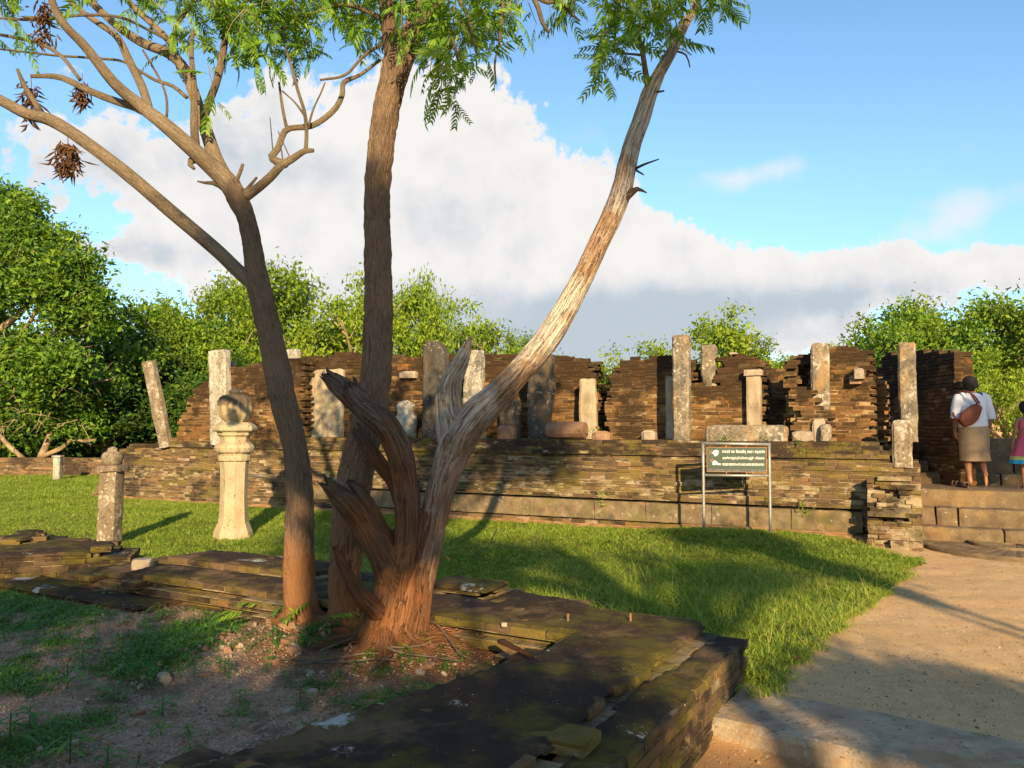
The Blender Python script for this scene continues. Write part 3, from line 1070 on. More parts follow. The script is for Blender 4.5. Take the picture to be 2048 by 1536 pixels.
# ---- projecting rubble pier by the steps
root = empty('rubble_pier', L2W(-.33, -.1, 0), 'broken rubble brick pier projecting left of the entrance steps', 'pier')
tpp = prof_fn([(-.62, .72), (-.5, .90), (-.35, .95), (.0, .86), (.06, .80)])
masonry(root, F_L, -.6, .05, -.36, .02, 0, .98, lambda u, v, z: z < tpp(u) + .06 * noise.noise(Vector((u * 5, v * 5, 1))) - (.12 if v < -.25 else 0) and not (noise.noise(Vector((u * 6, v * 6, z * 7))) > .42),
        'plinth', seed=9, jit=6.0, miss=.06, bl=.19, vo=lambda z: -.14 if z < .12 else (.05 if z > .55 else 0))

# ---- chamber walls on top
def chamber(name, label, v, depth, prof, zb=1.355, hole=None, seed=1, mat='wall', ragged=.045, limit=300, rd=None, cat='wall', bl=BL, jit=.75):
    pts = []
    for px, py in prof:
        pts.append(PV(px, py, v))
    us = [p[0] for p in pts]
    f = prof_fn(pts)
    um = (min(us) + max(us)) / 2
    rt = empty(name, L2W(um, v, zb), label, cat)

    def ins(u, vv, z):
        t = f(u) + ragged * noise.noise(Vector((u * 2.6, vv * 2.6 + seed, 0))) - .25 * max(0, (vv - v)) * (1 if rd else 0)
        eu = .04 * noise.noise(Vector((z * 4, vv * 3, seed * 1.3)))
        if u + eu < min(us) + .03 or u + eu > max(us) - .03: return False
        if hole and hole(u, vv, z): return False
        return z < t
    masonry(rt, F_L, min(us) - .05, max(us) + .05, v, v + depth, zb, max(p[1] for p in pts) + .06, ins, mat, limit=limit, seed=seed, jit=jit, bl=bl)
    return rt


W = {}
W['a'] = chamber('chamber_wall', 'tall left end wall rising in steps from the plinth behind the urn pillar', .16, .8,
                 [(343, 893), (350, 868), (372, 815), (392, 780), (410, 760), (432, 752), (440, 745), (472, 734), (520, 727), (560, 722), (606, 714)], zb=1.16, seed=11, jit=.8)
W['b'] = chamber('chamber_wall', 'wall between the two live trunks carrying the large plaster slab', .62, .7,
                 [(598, 714), (632, 712), (655, 716), (660, 708), (722, 706), (790, 712), (851, 716)], seed=12)
W['c'] = chamber('chamber_wall', 'recessed wall behind the dark round-topped pillar', 1.9, .5, [(828, 722), (870, 720), (935, 712)], seed=13)
W['d'] = chamber('chamber_wall', 'long wall behind the leaning dead limb, broken down at its right end', 1.35, .7,
                 [(888, 708), (930, 706), (960, 709), (1110, 711), (1150, 716), (1180, 722), (1192, 745), (1197, 757)], seed=14)
W['d2'] = chamber('chamber_wall', 'low crumbling stub beside the tall cream door slab', 1.6, .5, [(1190, 757), (1204, 766), (1212, 790), (1222, 792)], seed=15)
uh0, _ = PV(1330, 800, .95); uh1, _ = PV(1301, 800, .95)
_, zh1 = PV(1315, 742, .95)
W['e'] = chamber('chamber_wall', 'wall left of the tall free pillar catching its narrow black shadow', .95, .62,
                 [(1214, 776), (1222, 772), (1232, 738), (1243, 724), (1256, 720), (1262, 718), (1290, 717), (1300, 713), (1340, 713), (1356, 716)],
                 seed=16)
uf0, zf = PV(1437, 772, 1.05); uf1, _ = PV(1399, 772, 1.05)
W['f'] = chamber('chamber_wall', 'notched wall behind the tall free pillar with cream jamb', 1.05, .62,
                 [(1366, 716), (1380, 716), (1383, 770), (1397, 772), (1399, 712), (1405, 712), (1407, 770), (1436, 771), (1438, 713), (1470, 712), (1500, 712), (1518, 716), (1524, 738)], seed=17,
                 hole=lambda u, v, z: uf0 < u < uf1 and z > zf)
W['f2'] = chamber('chamber_wall', 'reddish back wall seen in the gap right of the cream jamb', 2.3, .4, [(1518, 738), (1540, 735), (1555, 737), (1566, 748), (1590, 752)], seed=18)
W['g'] = chamber('chamber_wall', 'ragged wall holding the broad upright slab near the steps', .72, .8,
                 [(1572, 722), (1580, 712), (1600, 708), (1625, 700), (1640, 693), (1662, 690), (1700, 692), (1726, 698), (1738, 706), (1742, 722)], seed=19, jit=1.6,
                 hole=lambda u, v, z: v < .95 and z > 2.0 + .1 * math.sin(u * 9) and PVU[0] < u < PVU[1]) if False else None
u_a, _ = PV(1618, 700, .72); u_b, _ = PV(1590, 700, .72)
W['g'] = chamber('chamber_wall', 'ragged wall holding the broad upright slab near the steps', .72, .8,
                 [(1572, 722), (1580, 712), (1600, 708), (1625, 700), (1640, 693), (1662, 690), (1700, 692), (1726, 698), (1738, 706), (1742, 722)], seed=19, jit=.9,
                 hole=lambda u, v, z: v < .95 and z > 2.15 and u_a - .05 < u < u_b)
W['g2'] = chamber('chamber_wall', 'thin broken wall end stepping back right of the ragged slab wall', 1.5, .9, [(1736, 736), (1750, 742), (1757, 760), (1768, 772), (1771, 800)], seed=20, jit=.9)
HO, HU = Vector((6.56, 11.80)), Vector((.0, 1)).normalized()
HV = Vector((1, .0)).normalized()


def F_H(u, v, z): return Vector((HO.x + HU.x * u + HV.x * v, HO.y + HU.y * u + HV.y * v, z))


rt = empty('flank_wall', F_H(1, .2, .7), 'big dark wall running back beside the woman, its face in its own shade', 'wall')
hp = prof_fn([(0, 2.60), (.12, 2.72), (.8, 2.76), (1.6, 2.80), (2.1, 2.84), (2.35, 2.78), (2.5, 2.4)])
masonry(rt, F_H, 0, 2.5, 0, .28, .66, 2.95, lambda u, v, z: z < hp(u) + .05 * noise.noise(Vector((u * 3, v * 3, 8))) and u > .05 * noise.noise(Vector((z * 4, v, 1))), 'wall', limit=300, seed=21)
W['g3'] = chamber('chamber_wall', 'low front wall corner under the broad upright slab', .42, .3, [(1583, 782), (1600, 770), (1625, 786), (1640, 800), (1652, 822), (1664, 838)], seed=22, jit=.9)

# ---- steps
def step_blocks(u0, u1, v0, v1, z0, z1, rt, seed, joints, mat='step', nm='step_stone'):
    us = [u0] + joints + [u1]
    for a, b_ in zip(us, us[1:]):
        L = abs(a - b_) - .006
        Vb, Fb = roughbox(L, v1 - v0, z1 - z0, max(4, int(L / .07)), 6, 4, .010, seed + a, .022, 3)
        c = L2W((a + b_) / 2, (v0 + v1) / 2, z0)
        link(nm, mesh(nm, Vb, Fb, M[mat]), rt, c, (0, 0, FACADE_ROT))


root = empty('entrance_steps', L2W(-2, .3, 0), 'three worn stone entrance steps below the barefoot woman', 'steps')
step_blocks(-.50, -3.9, .30, .60, -.05, .235, root, 1, [-1.55, -2.7])
step_blocks(-.53, -3.9, .58, .90, .0, .47, root, 2, [-.78, -1.05, -2.0])
step_blocks(-.50, -3.9, .86, 2.06, .2, .705, root, 3, [-2.05, -2.9])
root = empty('inner_stairs', L2W(-2, 2, .7), 'shaded inner flight of four stone stairs beyond the landing', 'steps')
for i in range(4):
    step_blocks(-.62, -3.9, 2.02 + i * .3, 3.4 if i == 3 else 2.36 + i * .3, .6, .87 + i * .17, root, 10 + i, [-1.7 - .2 * i, -2.9 + .2 * i], mat='step')
# moonstone
root = empty('moonstone', (6.5, 10.14, 0), 'low carved half-round moonstone at the foot of the steps', 'moonstone')
c = L2W(-1.68, .30, 0)
ang0 = math.atan2(FU.y, FU.x)


def halfdisc(r0, r1, z0, z1, name, n=60):
    V, F = [], []
    prof = [(r1, z0), (r1, z1 * .6), (r1 - .012, z1), (r1 - .035, z1 * 1.0), (r1 - .045, z1 * .72), (r1 - .06, z1 * .95), (r1 - .09, z1 * .98), (r0 + .02, z1 * .92), (r0, z0)]
    for i in range(n + 1):
        th = ang0 + math.pi * i / n
        for r, z in prof:
            wv = .004 * math.sin(i * 2.2) if z > 0 else 0
            V.append((c.x + r * math.cos(th), c.y + r * math.sin(th), z + wv))
    k = len(prof)
    for i in range(n):
        for j in range(k - 1):
            F.append([i * k + j, i * k + j + 1, (i + 1) * k + j + 1, (i + 1) * k + j])
    return solid(name, V, F, M['step'], root, base=(c.x, c.y, 0))


halfdisc(.55, 1.17, -.02, .055, 'carved_band')
halfdisc(.30, .56, -.02, .085, 'lotus_ring')
halfdisc(.0, .31, -.02, .075, 'centre_disc')

# ---- foreground foundation
def back_v(u): return min(.42, .02 + .22 * u) + .05 * noise.noise(Vector((u * 1.5, 0, 0)))


def fg_in(u, v, z):
    e = .03 * noise.noise(Vector((u * 1.6, v * 1.6, 7)))
    strip = (-.58 + e < v < back_v(u)) and 0 <= u < 6.0
    leg = (0 <= u < .96 + e + .22 * max(0, -v - .94)) and -3.9 < v <= -.4
    if not (strip or leg): 
        return z < .14 and 4.6 < u < 7.2 and -.95 < v <= -.5
    t = .30
    if u < .28 + e * 2: t = .235
    elif u < .62 and v < -.7: t = .30
    if 1.9 < u < 2.5 and v > .02: t = .37
    if u > 4.3: t = .30
    if u > 5.3: t = .24 + .05 * noise.noise(Vector((u * 3, v * 3, 0)))
    if 3.6 < u < 5.6 and v > -.1: t += .06
    return z < t + .004


root = empty('brick_foundation', G2W(2, 0, -.12), 'low mossy L-shaped brick foundation in the shaded foreground', 'foundation')
masonry(root, G2W, 0, 7.2, -3.9, .46, -.16, .42, fg_in, 'low', bl=.24, bd=.19, bh=.058, limit=300, seed=31, jit=.4, core_in=.014, zj=.004, miss=.004, core_top=.008)

ro = Vector((-3.80, 8.02)); ru = Vector((-.958, -.287)).normalized(); rv = Vector((-.287, .958)).normalized()


def F_P(u, v, z): return Vector((ro.x + ru.x * u + rv.x * v, ro.y + ru.y * u + rv.y * v, z))


def pa_in(u, v, z):
    w = F_P(u, v, 0)
    # back edge: the facade direction through (-4.2, 8.5)
    r = Vector((w.x + 4.2, w.y - 8.5))
    if r.dot(FV) > .1 + .05 * noise.noise(Vector((u * 2, v * 2, 0))): return False
    e = .06 * noise.noise(Vector((z * 5, v * 2, 3)))
    return u > e and z < .37 + .03 * noise.noise(Vector((u * 2, v * 2, 5))) - (.08 if u < .25 else 0)




def crust(root, frame, u0, u1, v0, v1, inside, tops, off, du=.032):
    """soil and moss lying over the wall top, bricks showing through where it thins"""
    us = np.arange(u0 - .02, u1 + .02, du); vs = np.arange(v0 - .02, v1 + .02, du)
    top = {}
    for i, u in enumerate(us):
        for j, v in enumerate(vs):
            for zt in tops:                       # course centre heights, top first
                if inside(u, v, zt):
                    top[(i, j)] = zt + .029; break
    V, F, idx = [], [], {}

    def vid(i, j):
        if (i, j) not in idx:
            ks = [top.get((i + a, j + b)) for a in (-1, 0, 1) for b in (-1, 0, 1)]
            own = top[(i, j)]
            ok = [k for k in ks if k is not None and abs(k - own) < .02]
            z = sum(ok) / len(ok)
            edge = len(ok) < 9
            n_ = fbm(Vector((us[i] * 2.6, vs[j] * 2.6, off)), 3)
            z += (.006 + .013 * n_ + .008 * noise.noise(Vector((us[i] * 12, vs[j] * 12, 1))) + .004 * noise.noise(Vector((us[i] * 27, vs[j] * 27, 4)))) if not edge else -.022
            idx[(i, j)] = len(V); V.append(tuple(frame(us[i], vs[j], z)))
        return idx[(i, j)]
    for i in range(len(us) - 1):
        for j in range(len(vs) - 1):
            c = [(i, j), (i + 1, j), (i + 1, j + 1), (i, j + 1)]
            if all(k in top for k in c) and max(top[k] for k in c) - min(top[k] for k in c) < .02:
                F.append([vid(*k) for k in c][::-1])
    base = np.array(root.location)
    link('moss_crust', mesh('moss_crust', np.array(V) - base, F, M['crust'], True), root, base)


M['crust'] = brick_mat('moss_and_soil_crust', 'noise', crust=1.1, moss=.62, pale=.02, mossc=(.15, .12, .014), crustc=(.018, .013, .010), lich=.6)
CC = [-.16 + .058 * (k + .5) for k in range(9, -1, -1)]
crust(root, G2W, 0, 7.2, -3.9, .46, fg_in, CC, 1.0)
root = empty('brick_platform', F_P(1.2, .5, 0), 'dark moss-topped brick platform at the left edge by the slim post', 'platform')
masonry(root, F_P, 0, 3.4, 0, 1.6, 0, .44, pa_in, 'low', bl=.24, bd=.13, bh=.058, limit=300, seed=33, jit=.4, core_in=.014, zj=.004, core_top=.008)

crust(root, F_P, 0, 3.4, 0, 1.6, pa_in, [.058 * (k + .5) for k in range(7, -1, -1)], 5.0)

# ---- threshold stone
root_pts = [(1.43, 4.97), (1.02, 4.41)]
d = Vector((.80, -.60, 0)).normalized(); nrm = Vector((.60, .80, 0)).normalized()
Vb, Fb = roughbox(2.9, .66, .125, 80, 18, 4, .016, 3.3, .03, 3.5)
cc = Vector((1.235, 4.70, 0)) + d * 1.44
me = mesh('threshold_stone', Vb, Fb, M['slab'], smooth=False)
o = link('threshold_stone', me, None, (cc.x, cc.y, -.112), (0, 0, math.atan2(d.y, d.x)))
tag(o, 'long flat threshold stone butting the foreground brick corner', 'stone slab')

# ---- far left low boundary wall
FAO = Vector((-22, 25.2)); FAU = Vector((1, -.045)).normalized(); FAV = Vector((.045, 1)).normalized()
def F_F(u, v, z): return Vector((FAO.x + FAU.x * u + FAV.x * v, FAO.y + FAU.y * u + FAV.y * v, z))
root = empty('boundary_wall', F_F(6, 0, 0), 'low brick boundary wall across the far lawn at left', 'wall')
masonry(root, F_F, 0, 14.5, 0, .45, 0, .60, lambda u, v, z: z < .58 + .03 * noise.noise(Vector((u, v, 0))) and not (11.15 < u < 11.65 and .18 < z < .40 and v < .3), 'rampart', bl=.24, limit=300, seed=41)
# ------------------------------------------------------------------ standing stones
def pillar(name, label, px0, px1, ytop, v, mat, zb=1.35, dep=None, lean=(0, 0), topcut=.02, seed=1, cat='pillar', taper=1.0, amp=.012, ybase=None, rotz=0.0, cham=.03, topfn=None):
    ua, zt = PV(px1, ytop, v); ub, _ = PV(px0, ytop, v)
    w = abs(ub - ua); dep = dep or w * .8
    H = zt - zb
    nx, nz = 9, max(8, int(H / .05))
    Vb, Fb = roughbox(w, dep, H, nx, 6, nz, amp * 1.35, seed * 3.7, cham, 4, topfn=topfn or (lambda x, y: H + topcut * noise.noise(Vector((x * 9, y * 9, seed)))))
    Vb = np.array(Vb)
    k = Vb[:, 2] / H
    Vb[:, 0] = Vb[:, 0] * (1 + (taper - 1) * k) + lean[0] * Vb[:, 2]
    Vb[:, 1] = Vb[:, 1] + lean[1] * Vb[:, 2]
    me = mesh(name, Vb, Fb, M[mat])
    o = link(name, me, None, L2W((ua + ub) / 2, v, zb), (0, 0, FACADE_ROT + rotz))
    return tag(o, label, cat)


pillar('stone_pillar', 'tallest free-standing pillar, blotched with orange and white lichen', 1346, 1379, 670, .35, 'pillar', dep=.22, seed=1, amp=.010)
pillar('stone_pillar', 'black-stained round-topped pillar between the trunk and dead limb', 850, 894, 681, .42, 'pillar_dark', dep=.2, seed=2, zb=1.35,
       topfn=lambda x, y: (PV(872, 681, .42)[1] - 1.35) - .9 * (x + .04) ** 2 * 3)
o = pillar('stone_pillar', 'grey-white broken pillar inside the fork of the dead tree', 930, 966, 699, .8, 'pillar_white', dep=.2, seed=3, amp=.03)
pillar('stone_pillar', 'blackened broken pillar just right of the dead limb', 1060, 1104, 712, .62, 'pillar_dark', dep=.2, seed=4, amp=.035, taper=1.15)
pillar('stone_pillar', 'short lichened pillar stub set in the wall notch', 1404, 1432, 690, 1.16, 'pillar', zb=zf - .03, dep=.18, seed=5, amp=.02)
pillar('stone_pillar', 'broad pale spotted slab pillar in the ragged wall', 1621, 1658, 686, .60, 'pillar', dep=.14, zb=1.36, seed=6, amp=.010)
pillar('stone_pillar', 'slender grey pillar against the big dark wall', 1795, 1831, 684, .95, 'pillar', dep=.2, zb=1.36, seed=7, amp=.012)
pillar('stone_post', 'squat brown stone post on the broken plinth end', 1783, 1823, 841, .12, 'pillar_brown', dep=.14, zb=1.03, seed=8, amp=.008)
pillar('stone_pillar', 'white-washed tall pillar behind the stone urn', 430, 464, 699, .06, 'pillar_white', zb=1.2, dep=.2, seed=9, lean=(-.06, 0), amp=.014)
pillar('stone_pillar', 'brown pillar stump tucked behind the white pillar', 450, 468, 722, .5, 'pillar_brown', zb=1.3, dep=.15, seed=10)
pillar('stone_block', 'small pale block on top of the left wall beside the trunk', 575, 597, 697, .5, 'pillar_white', zb=2.70, dep=.16, seed=11, cat='stone block')
pillar('stone_block', 'thin flat slab lying on the notched wall top', 1462, 1478, 707, 1.3, 'palestone', zb=2.74, dep=.3, seed=12, cat='stone block')
# leaning pillar at the left
a = P(298, 722, 16.6); b_ = P(333, 893, 16.9)
Vt, Ft, At = tube([b_, b_ * .5 + a * .5, a], [.15, .155, .15], 8, .12, .012, 3, 2, 4.0)
o = solid('stone_pillar', Vt, Ft, M['pillar_brown'], base=b_, label='round pillar leaning left at the end of the plinth', cat='pillar')
# plaster, jamb and door slabs
pillar('plaster_slab', 'large stained plaster slab on the wall between the live trunks', 627, 688, 738, .50, 'plaster', dep=.09, seed=21, amp=.014, cat='slab')
pillar('plaster_slab', 'narrow pale plaster slab left of the largest one', 606, 630, 756, .46, 'plaster', dep=.08, seed=22, amp=.018, cat='slab')
pillar('door_slab', 'tall cream door slab right of the lying stone drum', 1158, 1194, 757, 1.0, 'plaster', dep=.10, seed=23, amp=.016, cat='slab', taper=.86)
pillar('door_slab', 'narrow cream slab just left of the tall free pillar', 1331, 1349, 752, .93, 'plaster', dep=.08, seed=24, cat='slab', amp=.008)
root = empty('door_jamb', L2W(*PV(1507, 862, .95)[:1], .95, 1.35), 'cream stone jamb with capital on the notched wall', 'jamb')
ua, _ = PV(1522, 750, .95); ub, _ = PV(1492, 750, .95); _, zt = PV(1505, 752, .95)
Vb, Fb = roughbox(ub - ua, .16, zt - 1.35, 5, 3, 12, .006, 5, .02, 4)
link('shaft', mesh('shaft', Vb, Fb, M['plaster']), root, L2W((ua + ub) / 2, .97, 1.35), (0, 0, FACADE_ROT))
Vb, Fb = roughbox((ub - ua) * 1.25, .2, .10, 5, 3, 3, .01, 6, .02, 4)
link('capital', mesh('capital', Vb, Fb, M['palestone']), root, L2W((ua + ub) / 2, .97, zt + .004), (0, 0, FACADE_ROT))
pillar('dark_slab', 'soot-dark slab standing low behind the dead limb', 1000, 1040, 800, .95, 'pillar_dark', dep=.08, seed=25, amp=.02, cat='slab')
pillar('dark_slab', 'small upright sliver of stone in the wall recess', 958, 972, 785, .9, 'pillar_white', dep=.06, seed=26, amp=.01, cat='slab')
pillar('wall_block', 'flat grey block built into the wall above the worn statue', 801, 833, 742, .58, 'palestone', zb=PV(817, 756, .58)[1], dep=.14, seed=27, cat='stone block')
pillar('wall_bracket', 'stone bracket block jutting from the wall by the upright slab', 1708, 1728, 738, .62, 'palestone', zb=PV(1715, 758, .62)[1], dep=.3, seed=28, cat='bracket')
pillar('lower_bracket', 'brown corbel stone under the jutting bracket', 1698, 1722, 752, .66, 'redstone', zb=PV(1715, 768, .66)[1], dep=.2, seed=29, cat='bracket')
pillar('leaning_slab', 'pale broken slab leaning at the foot of the ragged wall', 1627, 1650, 838, .40, 'palestone', dep=.08, seed=30, amp=.02, cat='slab')
# worn statue: shoulders and a rounded head in low relief
uc, _ = PV(811, 800, .48)
c = L2W(uc, .50, 1.36)
prof = [(.19, 0), (.22, .06), (.215, .16), (.225, .26), (.225, .34), (.20, .40), (.16, .44), (.155, .48), (.17, .53), (.165, .60), (.12, .66), (.05, .69), (.001, .70)]
Vs, Fs = lathe(prof, 20, c, flute=.03, nf=5)
Vs = np.array([tuple(Vector(v) + (Vector(v) - Vector((c.x, c.y, v[2]))) * .30 * fbm(Vector(v) * 6, 2)) for v in Vs])
solid('worn_statue', Vs, Fs, M['pillar_white'], base=c, smooth=True, label='worn white statue torso standing in the wall niche behind the trunk', cat='statue')

# lying stones on the ledge
def ledge_stone(name, label, px0, px1, py0, py1, v, mat, seed, dep=.25, cat='stone', kind='box', cham=.05):
    ua, zt = PV(px1, py0, v); ub, zb = PV(px0, py0, v)
    w = abs(ub - ua); H = max(.1, zt - 1.362)
    if kind == 'box': Vb, Fb = roughbox(w, dep, H, max(4, int(w / .08)), 5, 4, .018, seed, cham, 4)
    elif kind == 'drum':
        Vb, Fb, _ = tube([(-w / 2, 0, H / 2), (-w / 4, 0, H / 2), (w / 4, 0, H / 2), (w / 2, 0, H / 2)], [H / 2 * .9, H / 2, H / 2, H / 2 * .93], 14, .08, .008, 2, 2, seed)
    else:
        Vb, Fb = rock(seed, w * .62, dep * .6, H * .75, 2, .25); Vb[:, 2] -= Vb[:, 2].min()
    me = mesh(name, Vb, Fb, M[mat])
    return tag(link(name, me, None, L2W((ua + ub) / 2, v, 1.362), (0, 0, FACADE_ROT)), label, cat)


ledge_stone('lying_slab', 'long grey slab lying on the ledge above the notice board', 1414, 1576, 850, 880, .32, 'pillar', 1, .3, 'slab')
ledge_stone('stone_drum', 'fallen rounded stone drum on the plinth edge', 1097, 1171, 843, 873, .30, 'redstone', 2, cat='fallen pillar', kind='drum')
ledge_stone('stone_chunk', 'orange stone chunk on the ledge under the dead limb', 997, 1031, 851, 874, .22, 'redstone', 3, .2)
ledge_stone('stone_chunk', 'low red stone chunk right of the fallen drum', 1187, 1222, 862, 876, .22, 'redstone', 4, .22)
ledge_stone('stone_chunk', 'broken boulder right of the long lying slab', 1582, 1628, 860, 880, .30, 'palestone', 5, .3, kind='rock')
ledge_stone('stone_chunk', 'dark cracked boulder under the squat slab near the stairs', 1640, 1664, 846, 880, .34, 'pillar_brown', 6, .25, kind='rock')
ledge_stone('stone_chunk', 'thin pale sill stone left of the tall free pillar', 1285, 1312, 861, 866, .7, 'palestone', 7, .2)

# ------------------------------------------------------------------ carved urn pillar
base = PZ(466, 1078, 0.0)
px = base.y / FPX
root = empty('urn_pillar', base, 'ornate cream pillar crowned by a blackened lotus urn on the lawn', 'pillar')


def zz(y): return (1078 - y) * px * 1.0


def lat(name, prof, sides, mat, flute=0, nf=0, ph=math.pi / 8, smooth=False, turb=.004):
    V, F = lathe([(r * px, zz(y)) for r, y in prof], sides, base, ph, flute, nf)
    V = np.array([tuple(Vector(v) + Vector((noise.noise(Vector(v) * 9), noise.noise(Vector(v) * 9 + Vector((5, 5, 5))), 0)) * turb) for v in V])
    return solid(name, V, F, M[mat], root, base=base, smooth=smooth)


lat('foot', [(38, 1084), (38.5, 1074), (37, 1064), (33, 1054), (31, 1048), (30, 1046)], 8, 'cream')
lat('shaft', [(29, 1046), (27.5, 1035), (26, 1000), (25.5, 960), (27, 935), (28, 924)], 8, 'cream')
for sgn in (-1, 1):
    pass
lat('necking', [(28, 924), (31, 922.5), (31.5, 917), (31.5, 912.5), (29, 911), (30, 908), (36, 906), (38, 902), (39, 897), (37, 892), (34, 890)], 16, 'cream', smooth=False)
lat('capital', [(34, 890), (28, 886), (28.5, 880), (29, 876), (34, 872), (34, 866), (41, 864.5), (43, 862), (43, 858), (40, 853), (30, 847)], 8, 'cream', ph=math.pi / 8)
lat('urn', [(21, 850), (20, 846), (25, 842), (30.5, 835), (34, 825), (35, 814), (34, 805), (30.5, 798), (24, 793.5), (16, 791), (11, 789.5)], 60, 'cream_top', flute=.08, nf=12, smooth=True)
lat('finial', [(10, 790), (13, 787), (12.5, 783.5), (8, 781), (3, 779.5), (.1, 779)], 20, 'pillar_dark', smooth=True)

# slim post with bulb
base = PZ(218, 1092, 0.0)
base = Vector((base.x, base.y, 0))
px = base.y / FPX
root = empty('bulb_post', base, 'slim square post with bulb finial beside the left brick platform', 'post')
H = (1092 - 944) * px
Vb, Fb = roughbox(36 * px, 30 * px, H, 4, 4, 16, .008, 3, .01, 4)
Vb[:, 0] += Vb[:, 2] * .02
link('shaft', mesh('shaft', Vb, Fb, M['pillar_brown']), root, base, (0, 0, -.12))
Vb, Fb = roughbox(50 * px, 42 * px, 12 * px, 5, 5, 2, .01, 5, .02, 6)
link('capital', mesh('capital', Vb, Fb, M['pillar_brown']), root, base + Vector((.018, 0, H + .002)), (0, 0, -.12))
V, F = lathe([(r * px, (1092 - y) * px) for r, y in [(15, 933), (17, 928), (20, 922), (20, 914), (17, 908), (11, 905), (9, 903), (10, 900), (6, 897), (.5, 895)]], 18, base + Vector((.02, 0, 0)))
V = np.array([tuple(Vector(v) + Vector((1, .6, 0)) * .012 * fbm(Vector(v) * 12, 2)) for v in V])
solid('bulb', V, F, M['pillar_brown'], root, base=base, smooth=True)
# small far post
base = PZ(115, 962, 0)
root = empty('stone_post', base, 'small whitish stone post standing before the far boundary wall', 'post')
px = base.y / FPX
Vb, Fb = roughbox(14 * px, 12 * px, 47 * px, 3, 3, 8, .01, 8, .01, 4)
link('shaft', mesh('shaft', Vb, Fb, M['pillar_white']), root, base)
Vb, Fb = roughbox(18 * px, 16 * px, 4 * px, 3, 3, 2, .005, 9, .01, 4)
link('cap', mesh('cap', Vb, Fb, M['pillar_white']), root, base + Vector((0, 0, 47 * px + .002)))

# ------------------------------------------------------------------ notice board
M['galv'] = plain_mat('galvanised_pipe', (.34, .32, .29), .5, .55, .5, .12, 30)
M['board'] = plain_mat('green_board', (.022, .050, .032), .5, 0, .4, .12, 9, col2=(.028, .042, .032))
M['boardlow'] = plain_mat('grey_board_foot', (.10, .105, .095), .6, 0, .3, .2, 20)
M['orange'] = plain_mat('orange_edge', (.42, .17, .035), .6)
M['white'] = plain_mat('white_lettering', (.72, .72, .66), .6, var=.08)
M['redx'] = plain_mat('faded_red', (.45, .13, .06), .6)
A = PZ(1408, 1062, 0.148); B = PZ(1541, 1065, 0.148)
root = empty('notice_board', (A + B) / 2, 'green notice board asking for hats and shoes off, in a grey pipe frame', 'sign')
ax = (B - A); Lw = ax.length; ax.normalize()
up = Vector((0, 0, 1))
bz = math.atan2(ax.y, ax.x)
Dm = (A.y + B.y) / 2


def zat(y, D=Dm): return P(1475, y, D).z


def sp(x, y):           # point on the board plane from picture position
    k = (x - 1408) / (1541 - 1408)
    return A + ax * (k * Lw) + up * (P(1475, y, Dm).z - A.z)


def pipe(name, a, b, r):
    V, F, _ = tube([a, (a + b) / 2, b], [r, r, r], 12, .3)
    return solid(name, V, F, M['galv'], root, base=tuple(a), smooth=True)


pr = .0205
zt = zat(887)
zt -= A.z
pipe('post', A - up * .12, A + up * (zt - .01), pr)
pipe('post', B - up * .12, B + up * (zt - .02), pr)
pipe('top_rail', A + up * zt - ax * .02, B + up * (zt - .01) + ax * .02, pr)
pipe('lower_rail', A + up * (zat(951) - A.z), B + up * (zat(951) - A.z), pr * .95)
nrm_b = Vector((ax.y, -ax.x, 0))          # towards the camera
if nrm_b.y > 0: nrm_b = -nrm_b
c0 = sp(1415.5, 944); c1 = sp(1535.5, 895)


def panel(name, x0, x1, y0, y1, off, th, mat):
    a = sp(x0, y1); b = sp(x1, y0)
    V = []
    for d in (off, off - th):
        for (uu, ww) in ((0, 0), (1, 0), (1, 1), (0, 1)):
            q_ = Vector((a.x + (b.x - a.x) * uu, a.y + (b.y - a.y) * uu, a.z + (b.z - a.z) * ww)) + nrm_b * d
            V.append(tuple(q_))
    F = [[0, 1, 2, 3], [7, 6, 5, 4], [0, 4, 5, 1], [1, 5, 6, 2], [2, 6, 7, 3], [3, 7, 4, 0]]
    return solid(name, V, F, M[mat], root, base=V[0])


panel('board_panel', 1416, 1535, 895, 938.2, .006, .010, 'board')
panel('board_foot', 1416, 1535, 938.2, 943.5, .006, .010, 'boardlow')
for x0, x1, y0, y1 in ((1415.2, 1535.8, 894.2, 895), (1415.2, 1535.8, 943.5, 944.2), (1415.2, 1416, 895, 943.5), (1535, 1536.0, 895, 943.5)):
    panel('edge_strip', x0, x1, y0, y1, .009, .016, 'orange')
for x in (1455, 1495):
    for (y0, y1) in ((888, 895), (943.6, 950)):
        panel('clip', x - .8, x + .8, y0, y1, .004, .008, 'orange')

